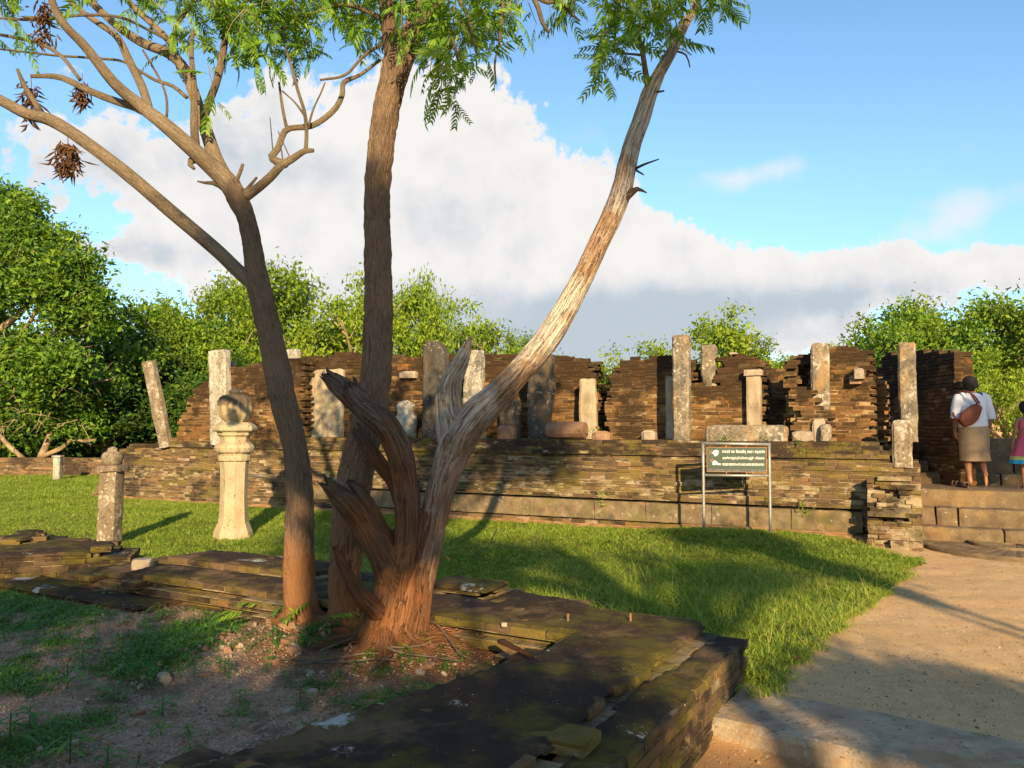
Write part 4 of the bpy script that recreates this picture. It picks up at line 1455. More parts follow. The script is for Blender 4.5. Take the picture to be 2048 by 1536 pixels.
SIN = {  # rounded syllable shapes, drawn as strokes in a unit cell
    'pa': [[(.1, .75), (.05, .35), (.25, .05), (.55, .05), (.8, .3), (.8, .8), (.6, .95), (.5, .75), (.65, .6)], [(.1, .75), (.3, .95), (.35, .7)]],
    'aa': [[(.2, .9), (.5, .95), (.6, .6), (.55, .2), (.4, 0)]],
    'va': [[(.35, .55), (.15, .7), (.3, .95), (.65, .9), (.85, .5), (.6, .05), (.25, .05), (.1, .3), (.3, .45)]],
    'ha': [[(.1, .8), (.3, .95), (.35, .6), (.1, .4), (.2, .05), (.6, .0), (.85, .35), (.75, .9), (.5, .8), (.6, .5)]],
    'na': [[(.3, .6), (.1, .8), (.35, .95), (.5, .6), (.15, .25), (.3, 0), (.7, 0), (.9, .5), (.7, .95)]],
    'n_': [[(.3, .6), (.1, .8), (.35, .95), (.5, .6), (.15, .25), (.3, 0), (.7, 0), (.9, .5), (.7, .95)], [(.6, 1.05), (.8, 1.35), (1, 1.15)]],
    'sa': [[(.1, .9), (.1, .3), (.3, 0), (.55, .3), (.4, .6), (.6, .1), (.85, .1), (.95, .6), (.75, .95), (.3, .9)]],
    'si': [[(.1, .9), (.1, .3), (.3, 0), (.55, .3), (.4, .6), (.6, .1), (.85, .1), (.95, .6), (.75, .95), (.3, .9)], [(.2, 1.05), (.5, 1.35), (.85, 1.1)]],
    'ga': [[(.1, .1), (.05, .6), (.3, .95), (.5, .6), (.5, .1)], [(.5, .6), (.7, .95), (.95, .6), (.85, .1)]],
    'la': [[(.2, .6), (.35, .9), (.6, .6), (.35, .3), (.1, .5), (.2, .05), (.7, 0), (.95, .4), (.8, .9)]],
    'ae': [[(.1, .5), (.3, .95), (.6, .7), (.3, .4), (.15, .1), (.5, 0), (.8, .3), (.95, .8)], [(1.0, .9), (1.15, .5), (1.05, .1)]],
    'tu': [[(.1, .4), (.2, .9), (.6, .95), (.85, .5), (.6, .1), (.3, .2), (.45, .5)], [(.6, .05), (.9, -.3), (.5, -.35)]],
    ' ': [],
}
words = 'pa aa va ha n_ , sa ha , si sa va ae si tu , ga la va aa , ae tu la va n_ na'.split()


def strokes(name, lines, x0, y0, w, h, lw, mat='white'):
    """lines in unit cells along picture x; y up"""
    V, F = [], []
    for ln in lines:
        for (ax_, ay), (bx, by) in zip(ln, ln[1:]):
            a = Vector((x0 + ax_ * w, y0 - ay * h)); b = Vector((x0 + bx * w, y0 - by * h))
            dd = b - a
            if dd.length < 1e-6: continue
            nn = Vector((-dd.y, dd.x)).normalized() * lw / 2
            ex = dd.normalized() * lw * .3
            k = len(V)
            for p_ in (a - ex + nn, a - ex - nn, b + ex - nn, b + ex + nn):
                w3 = sp(p_.x, p_.y) + nrm_b * .0075
                V.append(tuple(w3))
            F.append([k, k + 1, k + 2, k + 3])
    return solid(name, V, F, M[mat], root, base=V[0])


cells = []
x = 0
for w_ in words:
    if w_ == ',':
        x += .75; continue
    for ln in SIN[w_]:
        cells.append([(x + a * .85, b) for a, b in ln])
    x += {'aa': .65}.get(w_, 1.0)
strokes('sinhala_lettering', cells, 1447, 905.5, 85.5 / x, 4.3, .75)


def text(name, s, x0, x1, ybase, hpx, bold=0.0):
    cu = bpy.data.curves.new(name, 'FONT')
    cu.body = s
    cu.size = 1
    cu.offset = bold
    cu.resolution_u = 3
    ob = bpy.data.objects.new(name, cu)
    COL.objects.link(ob)
    bpy.context.view_layer.update()
    me = bpy.data.meshes.new_from_object(ob.evaluated_get(bpy.context.evaluated_depsgraph_get()))
    bpy.data.objects.remove(ob)
    n = len(me.vertices)
    co = np.zeros(n * 3, dtype=np.float32); me.vertices.foreach_get('co', co); co = co.reshape(-1, 3)
    w = co[:, 0].max() - co[:, 0].min()
    F = [list(p.vertices) for p in me.polygons]
    V = []
    for c in co:
        X = x0 + (c[0] - co[:, 0].min()) / w * (x1 - x0); Y = ybase - c[1] * hpx
        V.append(tuple(sp(X, Y) + nrm_b * .0075))
    bpy.data.meshes.remove(me)
    return solid(name, V, F, M['white'], root, base=V[0])


text('tamil_lettering', 'பாதணிகள் மற்றும் தொப்பிகளை கழற்றி உட்செல்லவும்', 1447, 1531, 918, 6.0, .02)
text('english_lettering', 'PLEASE REMOVE HATS AND SHOES BEFORE ENTRY', 1447, 1531, 931, 6.3, .018)
# hat and shoe pictograms with faded red crosses
def blobp(name, pts, mat='white'):
    V = [tuple(sp(x_, y_) + nrm_b * .0072) for x_, y_ in pts]
    return solid(name, V, [list(range(len(V)))], M[mat], root, base=V[0])


blobp('hat_pictogram', [(1427, 905), (1431, 901), (1436, 900), (1439, 902), (1441, 903.5), (1438.5, 904.6), (1439, 908), (1436, 911), (1433, 913), (1430, 910), (1430, 908), (1427, 907)])
blobp('shoe_pictogram', [(1427, 930), (1427, 924), (1430, 921.5), (1434, 922), (1438, 926), (1444, 928), (1444, 930), (1438, 930.5), (1434, 929), (1431, 930.5)])
strokes('red_cross', [[(0, 0), (1, 1)], [(0, 1), (1, 0)]], 1421, 909, 6, 8, .9, 'redx')
strokes('red_cross', [[(0, 0), (1, 1)], [(0, 1), (1, 0)]], 1422, 926, 7, 8, .9, 'redx')

# ------------------------------------------------------------------ people
M['skin'] = plain_mat('brown_skin', (.30, .135, .065), .5, var=.08, scale=8)
M['skin'].node_tree.nodes['Principled BSDF'].inputs['Subsurface Weight'].default_value = .05
M['sole'] = plain_mat('foot_sole', (.55, .27, .12), .6, var=.08)
M['hair'] = plain_mat('black_hair', (.012, .010, .010), .75, var=.2, scale=60)
M['blouse'] = plain_mat('white_cotton', (.74, .73, .76), .85, var=.03, scale=30)
M['skirt'] = plain_mat('tan_cotton', (.40, .27, .15), .9, var=.08, scale=14)
M['leather'] = plain_mat('brown_leather', (.20, .052, .022), .7, var=.12, scale=14)
M['pink'] = plain_mat('pink_cotton', (.62, .10, .17), .85, var=.06, scale=12)
M['lime'] = plain_mat('lime_hem', (.50, .55, .16), .85)
M['turq'] = plain_mat('turquoise_hem', (.02, .32, .55), .85)
M['sandal'] = plain_mat('brown_sandal', (.10, .05, .028), .6)


def skin_body(name, joints, bones, mat, parent, sub=2):
    """joints: name -> (pos, (rx, ry)); one continuous skinned surface"""
    names = list(joints)
    me = bpy.data.meshes.new(name)
    me.from_pydata([tuple(joints[n][0]) for n in names], [(names.index(a), names.index(b)) for a, b in bones], [])
    me.materials.append(mat)
    o = link(name, me, parent, parent.location)
    sm = o.modifiers.new('Skin', 'SKIN')
    for i, n in enumerate(names):
        sv = me.skin_vertices[0].data[i]
        r = joints[n][1]
        sv.radius = r if hasattr(r, '__len__') else (r, r)
        sv.use_root = (i == 0)
    sm.use_smooth_shade = True
    sm.branch_smoothing = .4
    s2 = o.modifiers.new('Sub', 'SUBSURF'); s2.levels = sub; s2.render_levels = sub
    # bake so that every viewer sees the same body
    bpy.context.view_layer.update()
    ev = o.evaluated_get(bpy.context.evaluated_depsgraph_get())
    nm = bpy.data.meshes.new_from_object(ev)
    o.modifiers.clear()
    o.data = nm
    nm.polygons.foreach_set('use_smooth', np.ones(len(nm.polygons), dtype=bool))
    if not nm.materials: nm.materials.append(mat)
    return o


def loft(name, rings, mat, parent, n=28, wr=.0, seed=0, smooth=True, matfn=None, wf=7):
    """rings: (x, y, z, rx, ry) in the parent's space, joined into a garment"""
    V, F = [], []
    for i, (x, y, z, rx, ry) in enumerate(rings):
        for j in range(n):
            th = 2 * math.pi * j / n
            f = 1 + wr * (i / len(rings)) * math.sin(th * wf + seed + i * .25) + .018 * noise.noise(Vector((math.cos(th) * 2, math.sin(th) * 2, z * 7 + seed)))
            V.append((x + rx * f * math.cos(th), y + ry * f * math.sin(th), z))
    for i in range(len(rings) - 1):
        for j in range(n):
            a = i * n + j; b = i * n + (j + 1) % n
            F.append([a, b, b + n, a + n])
    ms = mat if isinstance(mat, list) else [mat]
    mi = None
    if matfn: mi = [matfn(k // n) for k in range(len(F))]
    me = mesh(name, V, F, ms, smooth, matidx=mi)
    return link(name, me, parent, parent.location)


def hand_chain(J, Bn, wrist, side, base, dirn, spread, curl, r=.0085, Ls=(.068, .075, .07, .055)):
    """palm, four bent fingers of unequal length and a thumb"""
    palm = base + dirn * .045
    J[side + 'palm'] = (palm, (.030, .018))
    Bn.append((wrist, side + 'palm'))
    for k in range(4):
        off = spread * (k - 1.5) * .019
        k0 = palm + dirn * .04 + off
        k1 = k0 + (dirn * .75 + curl * .55).normalized() * Ls[k] * .5
        k2 = k1 + (dirn * .3 + curl).normalized() * Ls[k] * .5
        J[side + f'f{k}a'] = (k0, r); J[side + f'f{k}b'] = (k1, r * .92); J[side + f'f{k}c'] = (k2, r * .75)
        Bn += [(side + 'palm', side + f'f{k}a'), (side + f'f{k}a', side + f'f{k}b'), (side + f'f{k}b', side + f'f{k}c')]
    t0 = palm - dirn * .015 - spread * .035 + curl * .01
    t1 = t0 + (dirn * .8 - spread * .4 + curl * .6).normalized() * .04
    J[side + 't0'] = (t0, r * 1.15); J[side + 't1'] = (t1, r * .85)
    Bn += [(side + 'palm', side + 't0'), (side + 't0', side + 't1')]


def woman():
    foot = PZ(1940, 974, .708)
    root = empty('person', (foot.x, foot.y, .708), 'person in white top and tan skirt climbing barefoot, brown bag on left shoulder', 'person')
    V3 = Vector
    # body axis: standing on the left foot, right foot lifted behind; x right, y away from camera
    J = {'pelvis': (V3((.10, .03, .86)), (.17, .13))}
    J['waist'] = (V3((.095, .04, 1.02)), (.155, .12))
    J['chest'] = (V3((.09, .05, 1.20)), (.16, .115))
    J['neckb'] = (V3((.085, .06, 1.335)), (.07, .06))
    J['neck'] = (V3((.082, .068, 1.39)), .052)
    J['headb'] = (V3((.075, .075, 1.44)), (.072, .08))
    J['head'] = (V3((.07, .082, 1.50)), (.083, .095))
    J['crown'] = (V3((.07, .08, 1.565)), (.06, .07))
    J['nose'] = (V3((.062, .178, 1.478)), .014)
    B = [('pelvis', 'waist'), ('waist', 'chest'), ('chest', 'neckb'), ('neckb', 'neck'), ('neck', 'headb'), ('headb', 'head'), ('head', 'crown'), ('head', 'nose')]
    for s, sx in (('l', -1), ('r', 1)):
        J[s + 'ear'] = (V3((.07 + sx * .085, .075, 1.49)), .018); B.append(('head', s + 'ear'))
        J[s + 'sh'] = (V3((.09 + sx * .165, .05, 1.30)), .062)
        J[s + 'ue'] = (V3((.09 + sx * .215, .045, 1.17)), .052)
        J[s + 'el'] = (V3((.09 + sx * .245, .03, 1.03)), .044)
        J[s + 'fa'] = (V3((.09 + sx * .25, .05, .91)), .036)
        J[s + 'wr'] = (V3((.09 + sx * .245, .075, .80)), .025)
        B += [('chest', s + 'sh'), (s + 'sh', s + 'ue'), (s + 'ue', s + 'el'), (s + 'el', s + 'fa'), (s + 'fa', s + 'wr')]
        hand_chain(J, B, s + 'wr', s, J[s + 'wr'][0], V3((-sx * .12, .05, -1)).normalized(), V3((0, 1, 0)), V3((-sx, .0, -.15)).normalized())
    # left leg straight and bearing
    J['lhip'] = (V3((.02, .03, .78)), .105); J['lkn'] = (V3((.0, .05, .46)), .062); J['lcf'] = (V3((-.002, .03, .30)), .056); J['lan'] = (V3((0, .0, .085)), .032)
    J['lheel'] = (V3((0, -.03, .035)), .033); J['lball'] = (V3((-.01, .11, .028)), (.042, .022)); J['ltoe'] = (V3((-.015, .17, .02)), (.036, .014))
    B += [('pelvis', 'lhip'), ('lhip', 'lkn'), ('lkn', 'lcf'), ('lcf', 'lan'), ('lan', 'lheel'), ('lan', 'lball'), ('lball', 'ltoe')]
    # right leg, heel raised behind, sole to the camera
    J['rhip'] = (V3((.18, .03, .78)), .105); J['rkn'] = (V3((.20, .10, .47)), .062); J['rcf'] = (V3((.185, .0, .34)), .055); J['ran'] = (V3((.155, -.115, .205)), .033)
    J['rheel'] = (V3((.148, -.15, .185)), .034); J['rball'] = (V3((.165, -.125, .055)), (.042, .022)); J['rtoe'] = (V3((.17, -.11, .0)), (.036, .014))
    J['rtoe'] = (V3((.172, -.095, .012)), (.036, .014))
    B += [('pelvis', 'rhip'), ('rhip', 'rkn'), ('rkn', 'rcf'), ('rcf', 'ran'), ('ran', 'rheel'), ('ran', 'rball'), ('rball', 'rtoe')]
    skin_body('body', J, B, M['skin'], root)
    # blouse: torso and three-quarter sleeves
    loft('blouse', [(.09, .04, .845, .195, .165), (.09, .04, .90, .205, .17), (.09, .04, .99, .195, .155), (.09, .045, 1.08, .19, .145), (.09, .05, 1.18, .197, .145), (.09, .052, 1.26, .195, .13),
                    (.09, .055, 1.315, .165, .105), (.088, .06, 1.345, .115, .082), (.085, .062, 1.36, .075, .068)], M['blouse'], root, wr=.012, wf=5)
    for s, sx in (('left', -1), ('right', 1)):
        pts = [V3((.09 + sx * .12, .05, 1.31)), V3((.09 + sx * .185, .048, 1.28)), V3((.09 + sx * .225, .043, 1.17)), V3((.09 + sx * .250, .033, 1.06)), V3((.09 + sx * .262, .035, .985))]
        Vt, Ft, _ = tube(pts, [.07, .078, .073, .064, .061], 18, .03, .007, 1.6, 9, sx + 4.0, cap=False)
        me = mesh('sleeve', Vt, Ft, M['blouse'], True)
        link('sleeve', me, root, root.location)
    loft('skirt', [(.095, .04, .90, .19, .155), (.095, .035, .84, .205, .175), (.095, .03, .76, .207, .185), (.095, .03, .64, .203, .175), (.095, .025, .52, .200, .165), (.10, .02, .42, .202, .16), (.10, .02, .375, .206, .165)],
         M['skirt'], root, wr=.05, seed=2, wf=6)
    # hair: cap and low knot
    V, F = lathe([(.001, -.10), (.045, -.098), (.075, -.06), (.096, -.01), (.099, .04), (.086, .085), (.055, .115), (.001, .125)], 22, (0, 0, 0))
    V = np.array([(v[0], v[1] * 1.1 - .012, v[2]) for v in V])
    V = np.array([tuple(Vector(v) * (1 + .10 * fbm(Vector(v) * 18, 3))) for v in V])
    me = mesh('hair', V, F, M['hair'], True)
    link('hair', me, root, root.location + V3((.07, .06, 1.485)))
    V, F = rock(3, .055, .04, .045, 3, .12)
    link('hair_knot', mesh('hair_knot', V, F, M['hair'], True), root, root.location + V3((.095, -.035, 1.455)))
    # sole of the raised foot
    bag = empty('shoulder_bag', root.location + V3((-.03, -.15, 1.0)), 'slouchy brown leather shoulder bag slung across the white top', 'bag')
    V, F = [], []
    n, m = 20, 11
    for i in range(m):
        t = i / (m - 1)
        cx = -.20 + .34 * t; cz = -.10 + .30 * t ** 1.15; w = .135 * math.sin(math.pi * min(1, max(0, .10 + .84 * t))) ** .6 + .01
        for j in range(n):
            th = 2 * math.pi * j / n
            a = math.cos(th) * w; b_ = math.sin(th) * .055
            px_ = cx - .58 * a; pz_ = cz + .82 * a + .0
            r = 1 + .10 * fbm(Vector((px_ * 9, b_ * 9, pz_ * 9)), 2)
            V.append((px_ * r, b_ * r - .02, pz_ * r))
    for i in range(m - 1):
        for j in range(n):
            a = i * n + j; b_ = i * n + (j + 1) % n
            F.append([a, b_, b_ + n, a + n])
    F.append(list(range(n))[::-1]); F.append([(m - 1) * n + j for j in range(n)])
    V = [(a * .80, b * .85, c * .80) for a, b, c in V]
    link('pouch', mesh('pouch', V, F, M['leather'], True), bag, bag.location)
    for dx in (0, .035):
        pts = [V3((.10 - dx, -.03, .20)), V3((.03 - dx, -.045, .29)), V3((-.035, -.01 - dx * .3, .36)), V3((-.07, .10, .375)), V3((-.10, .2, .33)), V3((-.13, .24, .18)), V3((-.2, .1, .02)), V3((-.2, .0, -.03))]
        Vt, Ft, _ = tube(pts, [.013] * len(pts), 8, .03)
        link('strap', mesh('strap', Vt, Ft, M['leather'], True), bag, bag.location)


def girl():
    f = PZ(2047, 979, .708)
    f = Vector((f.x + .07, f.y, .708))
    root = empty('person', f, 'person at the right edge in a pink dress with lime and turquoise hem', 'person')
    V3 = Vector
    H = 1.22
    k = H / 1.6
    J = {'pelvis': (V3((0, 0, .86)) * k, (.12 * k, .1 * k))}
    for n_, p_, r_ in [('waist', (0, 0, 1.0), .105), ('chest', (0, .01, 1.18), .115), ('neckb', (0, .02, 1.32), .055), ('neck', (0, .02, 1.37), .042), ('headb', (0, .03, 1.43), .08), ('head', (0, .035, 1.5), .095), ('crown', (0, .03, 1.58), .07), ('nose', (0, .13, 1.48), .015)]:
        J[n_] = (V3(p_) * k, r_ * k)
    B = [('pelvis', 'waist'), ('waist', 'chest'), ('chest', 'neckb'), ('neckb', 'neck'), ('neck', 'headb'), ('headb', 'head'), ('head', 'crown'), ('head', 'nose')]
    for s, sx in (('l', -1), ('r', 1)):
        J[s + 'sh'] = (V3((sx * .15, .02, 1.29)) * k, .042 * k); J[s + 'el'] = (V3((sx * .215, .0, 1.04)) * k, .032 * k); J[s + 'wr'] = (V3((sx * .25, .03, .82)) * k, .024 * k)
        B += [('chest', s + 'sh'), (s + 'sh', s + 'el'), (s + 'el', s + 'wr')]
        hand_chain(J, B, s + 'wr', s, J[s + 'wr'][0], V3((sx * .05, .05, -1)).normalized(), V3((0, .75, 0)), V3((-sx, 0, -.2)).normalized(), r=.0075, Ls=(.05, .055, .05, .04))
        J[s + 'hip'] = (V3((sx * .075, 0, .76)) * k, .075 * k); J[s + 'kn'] = (V3((sx * .08, .02, .45)) * k, .048 * k); J[s + 'cf'] = (V3((sx * .08, 0, .3)) * k, .045 * k)
        J[s + 'an'] = (V3((sx * .08, -.02, .075)) * k, .028 * k); J[s + 'hl'] = (V3((sx * .08, -.045, .035)) * k, .03 * k); J[s + 'bl'] = (V3((sx * .085, .09, .025)) * k, (.035 * k, .02 * k))
        B += [('pelvis', s + 'hip'), (s + 'hip', s + 'kn'), (s + 'kn', s + 'cf'), (s + 'cf', s + 'an'), (s + 'an', s + 'hl'), (s + 'an', s + 'bl')]
    skin_body('body', J, B, M['skin'], root)
    rr = [(0, .015, 1.27, .125, .095), (0, .012, 1.2, .135, .105), (0, .01, 1.08, .125, .1), (0, 0, .98, .125, .105), (0, 0, .88, .17, .15), (0, 0, .76, .215, .19), (0, 0, .64, .25, .23), (0, 0, .60, .262, .24), (0, 0, .545, .275, .25), (0, 0, .54, .277, .252), (0, 0, .47, .295, .268)]
    loft('dress', [(x * k, y * k, z * k, a * k, b * k) for x, y, z, a, b in rr], [M['pink'], M['lime'], M['turq']], root, n=40, wr=.06, seed=1, matfn=lambda i: 0 if i < 7 else (1 if i < 9 else 2), wf=9)
    V, F = lathe([(.001, -.1), (.05, -.11), (.09, -.06), (.108, 0), (.106, .05), (.085, .095), (.05, .12), (.001, .128)], 22, (0, 0, 0))
    V = np.array([tuple(Vector((v[0], v[1] * 1.08 - .012, v[2])) * k * (1 + .05 * fbm(Vector(v) * 14, 2))) for v in V])
    link('hair', mesh('hair', V, F, M['hair'], True), root, root.location + V3((0, .015, 1.49)) * k)


woman()
girl()
# sandals left on the landing
for i, (x_, y_, rz) in enumerate(((1914, 972, .5), (1931, 974, -.2))):
    p_ = PZ(x_, y_, .708)
    r_ = empty('sandal', p_, ['left-hand brown strappy sandal left on the top step', 'brown strappy sandal nearer the standing foot'][i], 'sandal', 'sandals left on the top step')
    V, F = [], []
    n = 18
    for z in (0, .022):
        for j in range(n):
            th = 2 * math.pi * j / n
            V.append((.045 * math.cos(th) * (1 + .15 * math.sin(th)), .125 * math.sin(th), z))
    for j in range(n): F.append([j, (j + 1) % n, n + (j + 1) % n, n + j])
    F.append(list(range(n))[::-1]); F.append(list(range(n, 2 * n)))
    link('sole', mesh('sole', V, F, M['sandal']), r_, p_, (0, 0, rz))
    for yy in (.05, -.01, -.08):
        Vt, Ft, _ = tube([(-.045, yy, .02), (-.03, yy, .06), (0, yy + .01, .075), (.03, yy, .06), (.045, yy, .02)], [.008] * 5, 6, .02)
        link('strap', mesh('strap', Vt, Ft, M['sandal'], True), r_, p_, (0, 0, rz))
# ------------------------------------------------------------------ foreground trees
def limb(root, name, pts, rad_px, mat, sides=24, step=.035, amp=.008, k=3.0, ks=2.2, seed=1.0, ragged=0.0, wob=0.0, rscale=1.0):
    """pts: (px, py, distance) read along the limb; radii in picture pixels at that distance"""
    Q = [P(x, y, D) for x, y, D in pts]
    rr = [r * p[2] / FPX * rscale for r, p in zip(rad_px, pts)]
    V, F, A = tube(Q, rr, sides, step, amp, k, ks, seed, True, None, ragged, wob)
    return solid(name, V, F, M[mat], root, base=np.array(Q[0]), smooth=True, attrs={'fib': ('FLOAT_VECTOR', A)})


def join_limbs(root, name, specs, mat, **kw):
    mb = MB()
    for sp_ in specs:
        pts, rad, opt = sp_ if len(sp_) == 3 else (*sp_, {})
        Q = [P(x, y, D) for x, y, D in pts]
        rr = [r * p[2] / FPX for r, p in zip(rad, pts)]
        o = dict(sides=24, step=.035, amp=.008, k=3.0, ks=2.2, seed=len(mb.V) * 1.7 + 1, ragged=0, wob=0); o.update(kw); o.update(opt)
        V, F, A = tube(Q, rr, o['sides'], o['step'], o['amp'], o['k'], o['ks'], o['seed'], True, None, o['ragged'], o['wob'])
        mb.add(V, F, A)
    V = mb.arr()
    return solid(name, V, mb.F, M[mat], root, base=root.location, smooth=True, attrs={'fib': ('FLOAT_VECTOR', np.concatenate(mb.A))})


# ---- left live tree
DA = 6.0
a0 = P(602, 1235, DA)
treeA = empty('neem_tree', a0, 'slim live tree left of the dead stump, forking wide at the upper left', 'tree')
join_limbs(treeA, 'trunk', [
    ([(612, 1262, DA), (606, 1225, DA), (598, 1170, DA), (598, 1100, DA), (600, 1000, DA), (592, 905, DA), (566, 800, DA), (545, 690, DA), (527, 610, DA), (514, 560, DA), (509, 520, DA), (500, 470, DA), (490, 430, DA), (474, 395, DA), (462, 365, DA)],
     [46, 33, 28, 27, 26, 25, 24, 23, 23.5, 22, 19, 17.5, 18, 22, 18], dict(sides=72, step=.02, amp=.011, k=6, ks=7, seed=2))], 'bark')
brA = [
    ([(530, 610, DA), (512, 572, DA), (480, 545, DA), (430, 497, DA - .05), (345, 425, DA - .1), (235, 332, DA - .2), (115, 247, DA - .3), (50, 226, DA - .3), (-20, 190, DA - .35), (-120, 150, DA - .4)], [16, 17, 15, 14.5, 14, 13, 12, 11, 10.5, 9], dict(seed=3, sides=32)),
    ([(472, 390, DA), (452, 360, DA), (425, 335, DA), (385, 298, DA - .1), (330, 250, DA - .2), (285, 215, DA - .2), (228, 165, DA - .3), (170, 92, DA - .4), (118, 35, DA - .5), (90, -40, DA - .5)], [20, 20, 18, 16, 15, 13, 11, 9.5, 8, 6], dict(seed=4, sides=32)),
    ([(288, 222, DA - .2), (262, 212, DA - .15), (225, 200, DA - .1), (180, 182, DA - .1), (120, 155, DA), (62, 152, DA)], [9, 8, 7.5, 7, 5.5, 3.5], dict(seed=5, sides=16)),
    ([(300, 228, DA - .2), (285, 175, DA - .1), (258, 120, DA), (236, 75, DA), (195, 45, DA + .1), (150, 12, DA + .1), (110, -30, DA + .1)], [9, 8, 8, 7, 6, 5, 4], dict(seed=6, sides=16)),
    ([(455, 370, DA), (432, 320, DA + .1), (412, 260, DA + .2), (392, 200, DA + .2), (370, 140, DA + .3), (338, 107, DA + .3), (285, 85, DA + .4), (235, 52, DA + .4), (180, 0, DA + .5), (150, -40, DA + .5)], [18, 15, 13, 11.5, 11, 10.5, 9, 8, 7, 5], dict(seed=7, sides=28)),
    ([(345, 112, DA + .3), (342, 88, DA + .3), (305, 48, DA + .3), (262, 8, DA + .3), (240, -30, DA + .3)], [7.5, 7, 6.5, 6, 5], dict(seed=8, sides=14)),
    ([(345, 90, DA + .3), (352, 55, DA + .2), (372, 22, DA + .2), (398, -6, DA + .2)], [5, 4.5, 4, 3.5], dict(seed=9, sides=12)),
    ([(405, 245, DA + .2), (418, 205, DA + .1), (434, 160, DA), (445, 110, DA), (450, 60, DA), (441, 0, DA), (436, -40, DA)], [9, 8, 7, 6.5, 6, 6, 5], dict(seed=10, sides=16)),
    ([(452, 38, DA), (470, 22, DA), (500, -5, DA)], [4.5, 4, 3], dict(seed=11, sides=10)),
    ([(392, 300, DA), (388, 250, DA - .1), (388, 180, DA - .1), (383, 110, DA - .1), (386, 60, DA)], [9, 7.5, 6, 4.5, 3], dict(seed=12, sides=14)),
    ([(396, 318, DA), (382, 322, DA - .05), (380, 330, DA - .08), (388, 338, DA - .1)], [8, 7, 5, 3], dict(seed=13, sides=12)),
    ([(486, 395, DA), (510, 380, DA), (540, 355, DA - .05), (562, 332, DA - .1), (585, 318, DA - .1), (610, 302, DA - .15), (628, 301, DA - .15)], [12, 9.5, 8.5, 8, 7, 5.5, 3.5], dict(seed=14, sides=20)),
    ([(572, 328, DA - .1), (552, 322, DA - .05), (543, 312, DA), (555, 298, DA), (570, 262, DA), (592, 255, DA), (622, 252, DA), (650, 236, DA), (672, 215, DA), (684, 190, DA), (688, 165, DA + .1), (720, 150, DA + .2), (760, 120, DA + .3)], [8, 7.5, 7, 6.5, 6, 5.5, 5.5, 5.5, 5.5, 5, 4.5, 3.5, 3], dict(seed=15, sides=16)),
    ([(611, 302, DA - .15), (613, 265, DA - .15), (609, 225, DA - .2), (596, 180, DA - .2), (585, 140, DA - .2), (560, 60, DA - .1)], [4.5, 3.6, 3.4, 3, 2.6, 2], dict(seed=16, sides=10)),
    ([(574, 258, DA), (567, 225, DA), (558, 165, DA + .1)], [4, 3, 2], dict(seed=17, sides=8)),
    ([(610, 232, DA - .2), (590, 205, DA - .1), (565, 182, DA)], [2.5, 2, 1.6], dict(seed=18, sides=8)),
    ([(614, 262, DA - .15), (628, 215, DA), (640, 190, DA), (650, 165, DA)], [2.6, 2.4, 2, 1.6], dict(seed=19, sides=8)),
    ([(466, 382, DA), (475, 358, DA), (482, 340, DA), (486, 328, DA)], [4.5, 4, 3.6, 3], dict(seed=20, sides=8)),
    ([(480, 396, DA), (492, 380, DA), (504, 366, DA), (514, 354, DA)], [4.5, 4, 3.4, 2.4], dict(seed=21, sides=8)),
    ([(440, 372, DA), (425, 366, DA), (410, 366, DA), (395, 363, DA)], [5.5, 4.6, 3, 1.6], dict(seed=22, sides=8)),
    ([(82, 226, DA - .3), (66, 200, DA - .35), (48, 170, DA - .35), (34, 137, DA - .4)], [7, 5, 4.5, 2.5], dict(seed=23, sides=10)),
    ([(333, 235, DA), (334, 205, DA), (325, 170, DA), (300, 125, DA), (285, 100, DA)], [3, 2.8, 2.6, 2.4, 2], dict(seed=24, sides=8)),
    ([(374, 195, DA), (345, 172, DA), (310, 160, DA), (250, 125, DA), (210, 118, DA), (130, 112, DA), (60, 105, DA), (0, 98, DA)], [4, 3.6, 3.2, 3, 2.8, 2.6, 2.2, 2], dict(seed=25, sides=8)),
    ([(160, 160, DA), (120, 110, DA), (70, 85, DA), (0, 70, DA), (-30, 65, DA)], [4, 3.6, 3.2, 2.8, 2.5], dict(seed=26, sides=8)),
    ([(345, 85, DA + .3), (300, 62, DA + .2), (240, 35, DA), (160, 30, DA), (80, 40, DA), (0, 36, DA)], [3.5, 3, 3, 2.8, 2.4, 2], dict(seed=27, sides=8)),
    ([(548, 325, DA), (540, 235, DA)], [1.4, .6], dict(seed=28, sides=6)),
    ([(583, 322, DA), (556, 262, DA)], [1.4, .6], dict(seed=29, sides=6)),
    ([(562, 325, DA), (566, 322, DA), (558, 265, DA)], [1.4, 1.2, .6], dict(seed=30, sides=6)),
]
for s in brA:
    limb(treeA, 'limb', s[0], s[1], 'bark_top', **{**dict(sides=12, amp=.0035, step=.04), **s[2]})

